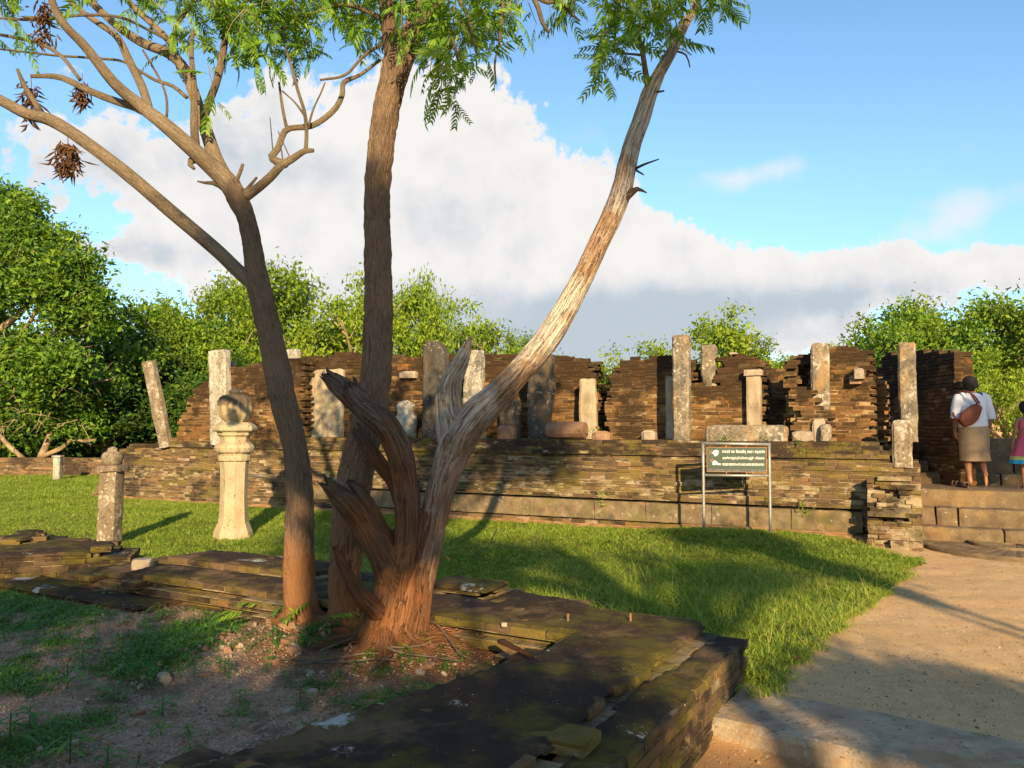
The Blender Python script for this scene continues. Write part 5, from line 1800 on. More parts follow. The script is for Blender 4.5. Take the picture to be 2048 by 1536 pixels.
# ---- middle live tree
DB = 5.78
b0 = P(690, 1262, DB)
treeB = empty('neem_tree', b0, 'thick-barked live tree behind the dead stump, trunk rising out of the top', 'tree')
join_limbs(treeB, 'trunk', [
    ([(690, 1300, DB), (690, 1240, DB), (690, 1150, DB), (694, 1060, DB), (702, 1000, DB), (718, 920, DB), (738, 840, DB), (750, 760, DB), (754, 680, DB), (757, 600, DB), (756, 500, DB), (753, 420, DB), (757, 350, DB), (763, 300, DB), (772, 230, DB), (783, 170, DB), (795, 128, DB), (812, 95, DB), (838, 45, DB), (866, 0, DB), (905, -60, DB)],
     [40, 34, 31, 31, 32, 32, 31, 30, 29, 28, 26.5, 25, 25, 25.5, 26, 26.5, 29, 23.5, 23, 23, 22], dict(sides=84, step=.02, amp=.014, k=7, ks=8, seed=42)),
    ([(790, 150, DB), (786, 100, DB - .05), (778, 55, DB - .1), (771, 0, DB - .15), (762, -60, DB - .2)], [20, 18, 16, 14.5, 13], dict(sides=32, amp=.006, k=4, ks=4, seed=43)),
], 'bark')
for i, s in enumerate([
    ([(870, 10, DB), (888, 40, DB - .3), (905, 80, DB - .5), (918, 130, DB - .6)], [5, 3.6, 2.8, 2]),
    ([(905, -20, DB), (935, 30, DB - .4), (948, 80, DB - .5), (955, 110, DB - .5)], [5, 3.6, 2.8, 2]),
    ([(1010, -20, DB - .3), (1004, 30, DB - .3), (1000, 80, DB - .3), (990, 125, DB - .3), (992, 168, DB - .3)], [4, 3.2, 2.6, 2, 1.4]),
    ([(780, 80, DB), (730, 110, DB), (690, 150, DB), (640, 160, DB)], [4, 3.2, 2.8, 2]),
    ([(1060, -20, DB - .4), (1076, 15, DB - .4), (1085, 45, DB - .4), (1098, 65, DB - .4)], [5.5, 5, 4.5, 3]),
    ([(1066, -10, DB - .4), (1095, 5, DB - .4), (1118, 2, DB - .4), (1140, 25, DB - .4), (1160, 42, DB - .4)], [5, 4.6, 4.2, 3.4, 2]),
    ([(770, 40, DB), (700, 10, DB + .2), (640, 20, DB + .3), (560, 60, DB + .3)], [6, 5, 4, 2.5]),
    ([(780, 20, DB), (820, 25, DB + .2), (800, 28, DB + .2)], [4, 2.5, 2]),
]):
    limb(treeB, 'limb', s[0], s[1], 'bark_top', sides=10, amp=.002, seed=60 + i)

# ---- dead tree with the long leaning limb
DC = 5.45
c0 = P(775, 1300, DC)
treeC = empty('dead_tree', c0, 'big weathered dead stump with many broken limbs and one long leaning limb', 'tree')
join_limbs(treeC, 'trunk', [
    ([(772, 1345, DC), (776, 1300, DC), (782, 1240, DC), (796, 1180, DC), (810, 1120, DC + .02), (812, 1060, DC + .02)], [70, 60, 53, 47, 37, 27], dict(sides=72, step=.022, amp=.020, k=2.4, ks=2.0, seed=71)),
    ([(730, 1330, DC - .05), (740, 1270, DC - .03), (752, 1200, DC)], [34, 29, 22], dict(sides=40, step=.025, amp=.02, seed=72)),
    ([(815, 1330, DC + .05), (822, 1260, DC + .03), (835, 1180, DC), (842, 1100, DC), (852, 1020, DC)], [36, 33, 31, 27, 24], dict(sides=48, step=.022, amp=.015, k=2.4, ks=2, seed=73)),
    # middle limb curving up to the left with a torn end
    ([(790, 1240, DC), (806, 1150, DC - .05), (817, 1060, DC - .05), (812, 980, DC - .08), (800, 910, DC - .1), (775, 855, DC - .12), (738, 822, DC - .14), (705, 795, DC - .15), (672, 768, DC - .16), (655, 752, DC - .17)],
     [40, 33, 26, 24.5, 25, 25, 25, 24, 18, 11], dict(sides=48, step=.018, amp=.015, k=2.6, ks=2.4, seed=74, ragged=.09)),
    ([(770, 850, DC - .12), (735, 812, DC - .15), (712, 790, DC - .2), (702, 768, DC - .22)], [16, 17, 17, 12], dict(sides=30, step=.018, amp=.018, seed=75, ragged=.10)),
    # limb behind, pointing up left
    ([(812, 1020, DC + .05), (790, 965, DC + .1), (762, 930, DC + .12), (735, 892, DC + .14), (712, 858, DC + .15)], [19, 17, 15.5, 14.5, 12], dict(sides=32, step=.02, amp=.010, seed=76, ragged=.05)),
    # low left limb with split end
    ([(800, 1190, DC), (765, 1110, DC - .1), (735, 1055, DC - .14), (700, 1010, DC - .18), (672, 985, DC - .2), (650, 962, DC - .22)], [38, 31, 27, 23, 16, 9], dict(sides=44, step=.018, amp=.017, k=2.4, ks=2.4, seed=77, ragged=.08)),
    ([(770, 1090, DC - .08), (745, 1030, DC - .12), (722, 990, DC - .15), (700, 965, DC - .17)], [18, 15, 11, 5], dict(sides=24, step=.02, amp=.012, seed=78, ragged=.06)),
    # small broken limb at the foot
    ([(760, 1225, DC - .1), (725, 1195, DC - .25), (700, 1160, DC - .3), (682, 1125, DC - .33), (670, 1098, DC - .34)], [22, 17, 13.5, 11, 5], dict(sides=28, step=.018, amp=.008, seed=79, ragged=.07)),
    ([(690, 1150, DC - .3), (684, 1120, DC - .31), (686, 1092, DC - .32)], [8, 6, 2.5], dict(sides=14, step=.02, amp=.004, seed=80)),
], 'deadwood')
limb(treeC, 'leaning_limb', [(836, 1180, DC), (852, 1110, DC), (866, 1040, DC), (888, 954, DC), (914, 885, DC), (945, 838, DC), (985, 800, DC + .03), (1030, 752, DC + .06), (1072, 705, DC + .1), (1108, 655, DC + .12), (1140, 600, DC + .15), (1170, 545, DC + .17),
                             (1200, 480, DC + .2), (1226, 425, DC + .2), (1244, 375, DC + .22), (1254, 330, DC + .22), (1264, 290, DC + .24), (1282, 240, DC + .26), (1296, 195, DC + .28), (1318, 150, DC + .3), (1345, 100, DC + .3), (1368, 50, DC + .3), (1388, 15, DC + .3), (1395, -40, DC + .3)],
     [27, 26, 26, 29, 38, 36, 28, 25, 24, 23.5, 23, 21, 19, 19, 20, 19, 17.5, 17, 16, 11, 9, 7, 6, 5], 'deadpale', sides=56, step=.02, amp=.012, k=2.6, ks=2.2, seed=81)
limb(treeC, 'broken_limb', [(910, 880, DC), (902, 840, DC - .02), (897, 795, DC - .03), (903, 760, DC - .03), (920, 728, DC - .02), (933, 700, DC), (941, 680, DC)], [32, 28, 24, 20, 17, 12, 4], 'deadpale', sides=40, step=.018, amp=.012, seed=82, ragged=.05)
for i, s in enumerate([
    ([(1300, 190, DC + .28), (1292, 150, DC + .28), (1284, 100, DC + .25), (1275, 60, DC + .2)], [8, 6, 5, 3]),
    ([(1256, 345, DC + .2), (1285, 330, DC + .15), (1318, 318, DC + .1)], [3.2, 2.4, 1.2]),
    ([(1268, 338, DC + .2), (1288, 350, DC + .2)], [2.2, 1.0]),
    ([(1240, 400, DC + .2), (1262, 385, DC + .18), (1275, 378, DC + .16), (1294, 386, DC + .15)], [14, 9, 5, 1.2]),
    ([(900, 1120, DC), (880, 1105, DC)], [2, 1.2]),
    ([(1306, 185, DC + .28), (1328, 182, DC + .2)], [3, 1.6]),
    ([(1280, 110, DC + .25), (1240, 105, DC + .2), (1200, 90, DC + .2)], [2.6, 2, 1.4]),
    ([(1345, 100, DC + .3), (1372, 110, DC + .3), (1380, 135, DC + .3)], [2.4, 1.8, 1]),
    ([(1230, 88, DC + .2), (1228, 40, DC + .2), (1200, -20, DC + .2)], [2.6, 2.4, 2.4]),
    ([(1260, 60, DC + .2), (1240, 20, DC + .2), (1220, -20, DC + .2)], [2.6, 2.4, 2.4]),
]):
    limb(treeC, 'twig', s[0], s[1], 'deadwood' if i in (1, 2, 3) else 'bark_top', sides=10, amp=.002, seed=90 + i)


# ---- root flares running out into the soil
def roots(root, px, py, D, r0, n, seed, mat, reach=.42, back=1.0):
    q = random.Random(seed)
    c = P(px, py, D)
    mb = MB()
    for i in range(n):
        az = 2 * math.pi * (i + q.uniform(-.25, .25)) / n
        d = Vector((math.cos(az), math.sin(az) * back, 0))
        L = reach * q.uniform(.7, 1.25)
        side = Vector((-d.y, d.x, 0)) * q.uniform(-.12, .12)
        g = lambda t: terr_z((c + d * t).x, (c + d * t).y)
        pts = [c + d * r0 * .35 + Vector((0, 0, .20)), c + d * r0 * .95 + Vector((0, 0, .045)), c + d * (r0 + L * .45) + side * .6, c + d * (r0 + L) + side]
        pts[2].z = g(r0 + L * .45) + .006; pts[3].z = g(r0 + L) - .05
        V, F, A = tube(pts, [r0 * .34, r0 * .34, r0 * .2, r0 * .07], 14, .03, .006, 2.4, 3, seed + i)
        mb.add(V, F, A)
    solid('roots', mb.arr(), mb.F, M[mat], root, base=root.location, smooth=True, attrs={'fib': ('FLOAT_VECTOR', np.concatenate(mb.A))})['kind'] = 'stuff'


roots(treeA, 606, 1240, DA, .125, 6, 1, 'bark', .30)
roots(treeB, 690, 1262, DB, .14, 6, 2, 'bark', .30)
roots(treeC, 778, 1292, DC, .21, 9, 3, 'deadwood', .34)


# ---- neem foliage: drooping fronds of sickle leaflets
def frond(seed, L=.30, n=10, ll=.075, lw=.021, droop=.9):
    """one compound leaf: stalk plus paired, curved leaflets; grows along +x and hangs towards -z"""
    q = random.Random(seed)
    V, F = [], []
    pts, p, a = [], Vector((0, 0, 0)), q.uniform(.0, .4)
    da = droop * q.uniform(.7, 1.3) / n
    side = q.uniform(-.03, .03)
    for i in range(n + 1):
        pts.append(p.copy())
        d = Vector((math.cos(a), side * i * .3, -math.sin(a))).normalized()
        p = p + d * L / n
        a += da
    # stalk ribbon
    for i in range(n):
        k = len(V)
        for pt in (pts[i], pts[i + 1]):
            V += [tuple(pt + Vector((0, .0016, 0))), tuple(pt + Vector((0, -.0008, .0014))), tuple(pt + Vector((0, -.0008, -.0014)))]
        F += [[k, k + 3, k + 4, k + 1], [k + 1, k + 4, k + 5, k + 2], [k + 2, k + 5, k + 3, k]]
    for i in range(2, n + 1):
        t = (pts[i] - pts[i - 1]).normalized()
        for sd in (-1, 1):
            if q.random() < .06: continue
            l = ll * (.65 + .45 * math.sin(math.pi * min(1, i / n * .85 + .1))) * q.uniform(.85, 1.15)
            out = (Vector((0, sd, 0)) * 1.0 + t * q.uniform(.45, .75) + Vector((0, 0, -q.uniform(.15, .7)))).normalized()
            nrm = t.cross(out).normalized() * sd
            wd = nrm.cross(out).normalized()
            sag = Vector((0, 0, -1))
            k = len(V)
            m = 4
            for j in range(m + 1):
                u = j / m
                c = pts[i] + out * l * u + sag * l * .30 * u * u + t * l * .22 * u * u
                w = lw * .5 * math.sin(math.pi * min(1, .12 + .88 * u) ** .8) + (.0006 if j < m else 0)
                if j == m: w = .0006
                V += [tuple(c + wd * w), tuple(c - nrm * w * .35), tuple(c - wd * w)]
            for j in range(m):
                b_ = k + j * 3
                F += [[b_, b_ + 3, b_ + 4, b_ + 1], [b_ + 1, b_ + 4, b_ + 5, b_ + 2]]
    return np.array(V), np.array(F)


FR = [frond(s, L=.25 + .03 * (s % 4), n=8 + s % 3, ll=.050 + .007 * (s % 3), lw=.0165, droop=.4 + .22 * (s % 4)) for s in range(12)]
FR_ME = [mesh('leaf_frond', v, f, M['neem_leaf'], True) for v, f in FR]


def foliage(root, regions, seed, limit=260, twig_mat='bark_top'):
    """regions: (px, py, rx, ry, D, dD, twigs): bunches of fronds on thin hanging twigs"""
    q = random.Random(seed)
    items = []
    tw = MB()
    for (cx, cy, rx, ry, D, dD, n) in regions:
        for _ in range(max(1, int(n * .38))):
            cy0 = cy
            r = math.sqrt(q.random()); th = q.uniform(0, 2 * math.pi)
            tip = P(cx + rx * r * math.cos(th), cy - 34 + ry * r * math.sin(th), D + q.uniform(-dD, dD))
            az = q.uniform(0, 2 * math.pi)
            l = q.uniform(.18, .38)
            start = tip + Vector((-math.cos(az) * l * .55, -math.sin(az) * l * .55, l * .75))
            mid = (tip + start) / 2 + Vector((0, 0, .05))
            V, F, _ = tube([start, mid, tip], [.0042, .0032, .0022], 5, .09)
            tw.add(V, F)
            m = q.randrange(4, 7)
            for i in range(m):
                t = .25 + .75 * i / (m - 1)
                b_ = (1 - t) ** 2 * start + 2 * (1 - t) * t * mid + t * t * tip
                a2 = az + q.uniform(-1.9, 1.9)
                items.append((b_, (q.gauss(0, .55), q.uniform(-.75, .75), a2), q.uniform(.5, 1.1), q.randrange(len(FR))))
    q.shuffle(items)
    inside = [it for it in items]
    for b_, rot, s, k in inside[:limit]:
        link('leaf_frond', FR_ME[k], root, b_, rot, (s, s, s))
    rest = inside[limit:]
    base = np.array(root.location)
    if rest:
        VV, FF, n = [], [], 0
        for b_, rot, s, k in rest:
            A = np.array(Matrix.Translation(b_) @ Euler(rot).to_matrix().to_4x4() @ Matrix.Scale(s, 4))
            Vb = FR[k][0] @ A[:3, :3].T + A[:3, 3]
            VV.append(Vb); FF.append(FR[k][1] + n); n += len(Vb)
        tag(link('foliage', mesh('foliage', np.concatenate(VV) - base, np.concatenate(FF), M['neem_leaf'], True), root, base), kind='stuff')
    tag(link('twigs', mesh('twigs', tw.arr() - base, tw.F, M[twig_mat], True), root, base), kind='stuff')


foliage(treeA, [(80, 20, 130, 45, DA, .5, 16), (30, 90, 60, 45, DA, .3, 7), (330, 40, 90, 60, DA + .3, .5, 22), (410, 120, 60, 50, DA, .4, 14), (250, 20, 90, 30, DA, .4, 12), (330, 150, 40, 20, DA, .2, 3), (15, 75, 25, 25, DA - .2, .1, 3),
                (480, 60, 60, 70, DA + .2, .5, 34), (560, 100, 80, 70, DA + .2, .5, 44), (640, 80, 90, 70, DA + .2, .5, 44), (700, 40, 70, 60, DA, .5, 30), (560, 10, 150, 35, DA, .7, 40), (488, 180, 30, 20, DA, .15, 5),
                (430, 262, 14, 10, DA, .1, 2), (690, 140, 55, 35, DA + .3, .2, 8), (310, -40, 300, 40, DA, .8, 40), (520, 140, 60, 40, DA, .3, 12)], 5, 280)
foliage(treeB, [(890, 150, 45, 60, DB - .4, .3, 34), (860, 90, 60, 60, DB - .2, .4, 22), (920, 60, 60, 50, DB - .3, .4, 26), (1000, 60, 45, 50, DB - .3, .3, 22), (895, 215, 20, 25, DB - .4, .15, 8), (960, 120, 50, 50, DB - .4, .3, 14),
                (1095, 70, 30, 22, DB - .4, .2, 6), (1150, 62, 35, 25, DB - .3, .2, 8), (640, 30, 130, 50, DB + .4, .4, 34), (760, 20, 60, 30, DB + .2, .3, 12), (900, -30, 220, 40, DB, .6, 30), (1030, 80, 18, 20, DB - .3, .1, 4)], 6, 240)
foliage(treeC, [(1220, 150, 35, 45, DC + .1, .2, 18), (1245, 60, 60, 45, DC + .1, .3, 22), (1290, 40, 60, 45, DC + .2, .3, 20), (1230, 175, 25, 20, DC + .1, .1, 7), (1310, 120, 40, 30, DC + .2, .2, 8), (1400, 20, 70, 40, DC + .2, .3, 26), (1470, 35, 45, 40, DC + .2, .2, 18),
                (1300, -30, 200, 40, DC + .1, .5, 26), (1340, 60, 40, 50, DC + .2, .2, 10)], 7, 220)


# withered leaf clumps hanging in the left tree
def dead_clump(px, py, rx, ry, D, n, seed, label):
    q = random.Random(seed)
    c = P(px, py, D); s = D / FPX
    mb = MB()
    for i in range(n):
        p_ = c + Vector((q.gauss(0, .5) * rx * s, q.gauss(0, .5) * rx * s, q.uniform(-1, 1) * ry * s))
        l = q.uniform(.05, .10)
        d = Vector((q.uniform(-1, 1), q.uniform(-1, 1), q.uniform(-1.6, -.1))).normalized()
        e = Vector((q.uniform(-1, 1), q.uniform(-1, 1), q.uniform(-1, 1))).normalized()
        pts = [p_, p_ + d * l * .5 + e * l * .15, p_ + d * l + e * l * .45]
        V, F, _ = tube(pts, [.003, .008, .001], 4, .03)
        mb.add(V, F)
    V, F, _ = tube([c + Vector((0, 0, ry * s * 1.9)), c + Vector((.01, 0, ry * s * .8)), c], [.003, .003, .003], 5, .05)
    mb.add(V, F)
    o = solid('withered_leaves', mb.arr(), mb.F, M['deadleaf'], treeA, base=c)
    o['kind'] = 'stuff'
    return o


dead_clump(133, 316, 19, 30, DA - .3, 190, 1, '')
dead_clump(163, 186, 17, 22, DA, 80, 2, '')
dead_clump(60, 190, 18, 22, DA - .2, 70, 3, '')
dead_clump(85, 45, 20, 40, DA, 110, 4, '')
dead_clump(60, 232, 8, 22, DA - .3, 20, 5, '')


# ------------------------------------------------------------------ background trees
def crown_leaves(clumps, n, size, seed, up=.25, per=16, sg=1.35):
    """clumps: (x, y, z, r): leaf faces scattered through ellipsoidal clumps, denser at their skin"""
    q = np.random.RandomState(seed)
    cl = np.array(clumps, dtype=float)
    w = cl[:, 3] ** 1.8; w /= w.sum()
    idx = q.choice(len(cl), n, p=w)
    d = q.normal(size=(n, 3)); d /= np.linalg.norm(d, axis=1)[:, None]
    r = cl[idx, 3] * (q.rand(n) ** .45)
    c = cl[idx, :3] + d * r[:, None] * np.array([1, 1, .72])
    # sprays: pull groups together for leaf bunches
    g = max(1, n // per)
    cen = c[q.randint(0, n, g)]
    gi = q.randint(0, g, n)
    c = np.where((q.rand(n) < .88)[:, None], cen[gi] + q.normal(size=(n, 3)) * size * sg * np.array([1, 1, .75]), c)
    nrm = q.normal(size=(n, 3)) + np.array([0, 0, up * 2]); nrm /= np.linalg.norm(nrm, axis=1)[:, None]
    t = np.cross(nrm, q.normal(size=(n, 3))); t /= np.linalg.norm(t, axis=1)[:, None]
    b = np.cross(nrm, t)
    s = size * q.uniform(.45, 1.45, n)[:, None]
    wd = .5
    v0 = c - t * s * .5; v2 = c + t * s * .5 - nrm * s * .12
    v1 = c + b * s * wd * .5 + nrm * s * .05; v3 = c - b * s * wd * .5 + nrm * s * .05
    V = np.stack([v0, v1, v2, v3], 1).reshape(-1, 3)
    F = np.arange(n * 4).reshape(-1, 4)
    return V, F


def tree_parts(seed, H, Rc, base_frac=.25, nlimb=7, leafn=9000, leaf=.16, lean=.1, crooked=.5):
    """tapered trunk with crooked limbs and a crown of clumps round their ends"""
    q = random.Random(seed)
    mb = MB()
    clumps = []
    r0 = H * .032
    top = Vector((q.uniform(-lean, lean) * H, q.uniform(-lean, lean) * H, H * .62))
    tr = [Vector((0, 0, -.1)), Vector((q.uniform(-.1, .1), q.uniform(-.1, .1), H * base_frac * .6)), Vector((top.x * .4 + q.uniform(-.3, .3) * crooked, top.y * .4 + q.uniform(-.3, .3) * crooked, H * .4)), top]
    V, F, _ = tube(tr, [r0 * 1.3, r0, r0 * .75, r0 * .35], 8, .25, .02, 2, 1, seed)
    mb.add(V, F)
    for i in range(nlimb):
        t = base_frac + (1 - base_frac) * (i + .5) / nlimb
        z = H * (.12 + .5 * t)
        az = i * 2.4 + q.uniform(-.5, .5)
        st = Vector((top.x * z / (H * .62) * .8, top.y * z / (H * .62) * .8, z * .85))
        rr = Rc * q.uniform(.65, 1.0) * (1.05 - .45 * max(0, t - .5))
        e = Vector((st.x + math.cos(az) * rr, st.y + math.sin(az) * rr, z + H * q.uniform(.05, .30)))
        mid = (st + e) / 2 + Vector((q.uniform(-.3, .3), q.uniform(-.3, .3), q.uniform(-.2, .4))) * crooked
        V, F, _ = tube([st, mid, e], [r0 * .5, r0 * .34, r0 * .10], 6, .3, .01, 2, 1, i)
        mb.add(V, F)
        for k in range(3):
            e2 = mid.lerp(e, .3 + .3 * k) + Vector((q.uniform(-1, 1), q.uniform(-1, 1), q.uniform(.0, .9))) * Rc * .42
            V, F, _ = tube([mid.lerp(e, .15 + .25 * k), e2], [r0 * .2, r0 * .05], 5, .4)
            mb.add(V, F)
            clumps.append((e2.x, e2.y, e2.z, Rc * q.uniform(.12, .24)))
            for _ in range(2): clumps.append((e2.x + q.gauss(0, .22) * Rc, e2.y + q.gauss(0, .22) * Rc, e2.z + q.gauss(0, .14) * Rc, Rc * q.uniform(.06, .12)))
        clumps.append((e.x, e.y, e.z, Rc * q.uniform(.15, .27)))
        clumps.append((mid.x, mid.y, mid.z + Rc * .15, Rc * q.uniform(.12, .2)))
    for k in range(4):
        clumps.append((top.x + q.uniform(-1, 1) * Rc * .35, top.y + q.uniform(-1, 1) * Rc * .35, H * q.uniform(.8, .94), Rc * q.uniform(.13, .22)))
    Vl, Fl = crown_leaves(clumps, leafn, leaf, seed, per=46, sg=1.7)
    return (mb.arr(), mb.F), (Vl, Fl)


def tree_kind(seed, leafmat, **kw):
    (Vt, Ft), (Vl, Fl) = tree_parts(seed, **kw)
    return mesh('trunk', Vt, Ft, M['bgbark'], True), mesh('crown', Vl, Fl, M[leafmat])


KIND = {
    'spread': tree_kind(101, 'leaf_yg', H=7.0, Rc=3.4, leafn=17000, leaf=.20),
    'spread2': tree_kind(102, 'leaf_yg', H=7.0, Rc=3.2, leafn=14000, leaf=.21, nlimb=8),
    'open': tree_kind(103, 'leaf_yg', H=7.0, Rc=2.8, leafn=9000, leaf=.19, nlimb=9, crooked=1.0),
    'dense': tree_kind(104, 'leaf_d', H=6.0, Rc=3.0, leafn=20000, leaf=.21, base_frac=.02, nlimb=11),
    'mid': tree_kind(105, 'leaf_g', H=7.0, Rc=3.3, leafn=20000, leaf=.19, base_frac=.12, nlimb=9),
}


def put_tree(kind, px, D, py_top, label, group='trees beyond the ruin', rz=0.0, wide=1.0, z0=0.0):
    """kind at picture column px, distance D, crown top at picture row py_top"""
    top = P(px, py_top, D)
    H0 = {'spread': 7.0, 'spread2': 7.0, 'open': 7.0, 'dense': 6.0, 'mid': 7.0}[kind] * .97
    s = (top.z - z0) / H0
    rt = empty('tree', (top.x, D, z0), label, 'tree', group)
    for nm, me in zip(('trunk', 'crown'), KIND[kind]):
        link(nm, me, rt, (top.x, D, z0), (0, 0, rz), (s * wide, s * wide, s))
    return rt


G = 'trees beyond the ruin'
TREES = [
    ('mid', 262, 33, 598, 'dull green rounded tree rising right of the big left tree', .4, .95),
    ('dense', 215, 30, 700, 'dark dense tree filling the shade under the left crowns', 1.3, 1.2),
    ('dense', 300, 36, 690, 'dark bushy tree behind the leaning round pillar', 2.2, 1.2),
    ('spread', 400, 34, 590, 'bright tree directly above the white-washed pillar', .2, .8),
    ('spread2', 475, 40, 575, 'bright tree just left of the slim live trunk', 1.0, .75),
    ('spread', 600, 38, 545, 'tallest yellow-green tree seen between the two live trunks', 2.1, .8),
    ('open', 690, 33, 545, 'thin-crowned tree with pale limbs left of the thick trunk', .6, .75),
    ('spread2', 822, 34, 570, 'narrow bright tree right of the thick trunk', 3.0, .5),
    ('open', 915, 38, 600, 'loose yellowish tree above the black round-topped pillar', 1.5, .8),
    ('spread', 1035, 42, 672, 'low tree top showing under the leaning dead limb', 2.6, .6),
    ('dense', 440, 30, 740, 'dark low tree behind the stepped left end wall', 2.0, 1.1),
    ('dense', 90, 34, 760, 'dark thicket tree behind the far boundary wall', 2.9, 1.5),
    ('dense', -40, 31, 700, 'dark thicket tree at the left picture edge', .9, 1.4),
    ('spread2', 1440, 30, 652, 'leafy tree top behind the tall free pillar', .3, .95),
    ('open', 1545, 28, 676, 'small sprig-topped tree over the red back wall', 1.9, .7),
    ('open', 1660, 34, 690, 'distant tree top peeping over the ragged wall', 1.2, .4),
    ('mid', 1775, 24, 600, 'layered dark-leaved tree left of the right-hand canopy', .0, .8),
    ('spread', 1870, 27, 612, 'wide yellow-green canopy above the big dark wall', 2.4, .9),
    ('spread2', 1990, 24, 612, 'yellow-green tree directly behind the woman in white', .8, .9),
    ('spread', 2060, 30, 625, 'yellow-green tree cut by the right picture edge', 1.8, 1.0),
    ('mid', 1930, 33, 700, 'green tree filling the gap low behind the woman', 2.8, 1.2),
    ('open', 2010, 20, 700, 'bare-limbed tree with crooked pale stem beside the girl', 2.0, .7),
]
for k, px, D, pt, lab, rz, wd in TREES:
    put_tree(k, px, D, pt, lab, G, rz, wd)

# big sunlit tree at the left edge, near
q = random.Random(77)
base = P(-25, 940, 27); base.z = 0
root = empty('big_tree', base, 'big sunlit spreading tree at the left edge with crooked pale limbs', 'tree')
mb = MB()
DD = 27


def BP(x, y, d=0): return P(x, y, DD + d)


limbs = [
    ([(-22, 965, 0), (-20, 930, 0), (-40, 860, 0), (-60, 760, 0), (-40, 640, 0)], [17, 16, 14, 12, 9]),
    ([(-50, 700, 0), (0, 660, -.5), (50, 615, -1), (65, 580, -1), (70, 480, -1)], [8, 7, 5, 3, 1.5]),
    ([(-40, 720, 0), (20, 690, -.5), (55, 650, -1), (95, 590, -1.5), (140, 585, -1.5)], [7, 6, 4, 2.6, 1.2]),
    ([(82, 915, 1), (100, 870, 1), (106, 830, 1), (92, 790, 1), (88, 770, 1)], [8, 6.5, 5, 4, 3]),
    ([(86, 912, 1), (125, 895, 1), (143, 880, .8), (170, 882, .6), (192, 880, .5)], [5, 4.5, 4, 3, 2]),
    ([(102, 865, 1), (80, 845, .5), (62, 840, .5), (30, 800, .5)], [3, 2.4, 2, 1.2]),
    ([(47, 917, 0), (20, 895, 0), (0, 872, 0), (-20, 850, 0)], [5, 4.5, 4, 4]),
    ([(108, 838, 1), (140, 800, .5), (175, 770, .2), (205, 762, 0), (230, 758, 0)], [4, 3.5, 3.2, 2.2, 1]),
    ([(110, 850, 1), (150, 848, .5), (190, 850, .5)], [2.6, 2.2, 1.5]),
    ([(20, 690, -.5), (60, 720, -1), (120, 700, -1), (150, 720, -1)], [4, 3, 2, 1]),
    ([(50, 615, -1), (20, 560, -1), (-10, 545, -1)], [3, 2, 1]),
    ([(60, 640, -1), (110, 640, -1.2), (150, 610, -1.2), (190, 600, -1.2)], [3, 2.2, 1.6, .8]),
]
mb2 = MB()
for li, (pts, rad) in enumerate(limbs):
    Q = [BP(x, y, d) for x, y, d in pts]
    V, F, _ = tube(Q, [r * DD / FPX for r in rad], 8, .2, .02, 2, 1.5, li)
    if li == 6:
        solid('stem', V, F, M['bgbark'], root, base=Q[0], smooth=True)
        continue
    (mb2 if li in (3, 4, 5, 8, 9) else mb).add(V, F)
for i in range(150):    # bare twigs in the crown
    x, y = q.uniform(-20, 190), q.uniform(470, 860)
    a = BP(x, y, q.uniform(-1.6, 0)); an = q.uniform(0, 6.28)
    d = Vector((math.cos(an), q.uniform(-.4, .4), math.sin(an))) * q.uniform(.4, 1.1)
    V, F, _ = tube([a, a + d * .5 + Vector((q.uniform(-.1, .1), 0, q.uniform(-.1, .1))), a + d], [.014, .010, .004], 4, .3)
    mb.add(V, F)
solid('trunk', mb.arr(), mb.F, M['bgbark'], root, base=base, smooth=True)
b2 = BP(84, 918, 1); b2.z = 0
root2 = empty('tree', b2, 'low crooked pale-stemmed tree behind the small whitish post', 'tree', 'trees beyond the ruin')
V, F, _ = tube([b2 + Vector((0, 0, -.1)), BP(83, 918, 1), BP(84, 908, 1)], [.12, .11, .10], 8, .2); mb2.add(V, F)
solid('trunk', mb2.arr(), mb2.F, M['bgbark'], root2, base=b2, smooth=True)
cl2 = []
for (x, y, r) in [(100, 795, 26), (140, 825, 26), (112, 850, 20), (172, 848, 24), (185, 800, 26), (70, 835, 20), (215, 770, 18)]:
    p_ = BP(x, y, .8); rr = r * DD / FPX
    cl2.append((p_.x, p_.y, p_.z, rr))
    for _ in range(3): cl2.append((p_.x + q.gauss(0, .7) * rr, p_.y + q.gauss(0, .5) * rr, p_.z + q.gauss(0, .6) * rr, rr * .4))
Vl, Fl = crown_leaves(cl2, 7000, .18, 15, up=.3, per=40, sg=1.6)
solid('crown', Vl, Fl, M['leaf_g'], root2, base=b2)
cl = []
for (x, y, r, d) in [(10, 400, 45, 0), (-40, 430, 70, 0), (50, 450, 45, -.5), (95, 480, 40, -.5), (30, 510, 50, -1), (130, 530, 42, -1), (150, 580, 45, -1), (185, 600, 30, -.8), (90, 560, 40, -1.5), (20, 580, 45, -1.5), (-30, 560, 60, 0), (60, 520, 40, -1),
                     (130, 640, 35, -1.2), (195, 630, 26, -1), (160, 620, 30, -1), (70, 690, 40, -1), (110, 720, 42, -1.5), (60, 740, 38, -1.5), (20, 700, 35, -1), (140, 740, 28, -1.2), (0, 760, 35, -.5), (-20, 640, 40, .5),
                     (160, 540, 26, -.8), (115, 600, 30, -1.4), (20, 830, 40, 1.5), (60, 880, 35, 2), (-30, 880, 50, 1.5)]:
    p_ = BP(x, y, d); rr = r * DD / FPX
    cl.append((p_.x, p_.y, p_.z, rr * .85))
    for _ in range(4):
        cl.append((p_.x + q.gauss(0, .7) * rr, p_.y + q.gauss(0, .5) * rr, p_.z + q.gauss(0, .6) * rr, rr * .34))
Vl, Fl = crown_leaves(cl, 42000, .19, 5, up=.4, per=40, sg=1.6)
solid('crown', Vl, Fl, M['leaf_g'], root, base=base)

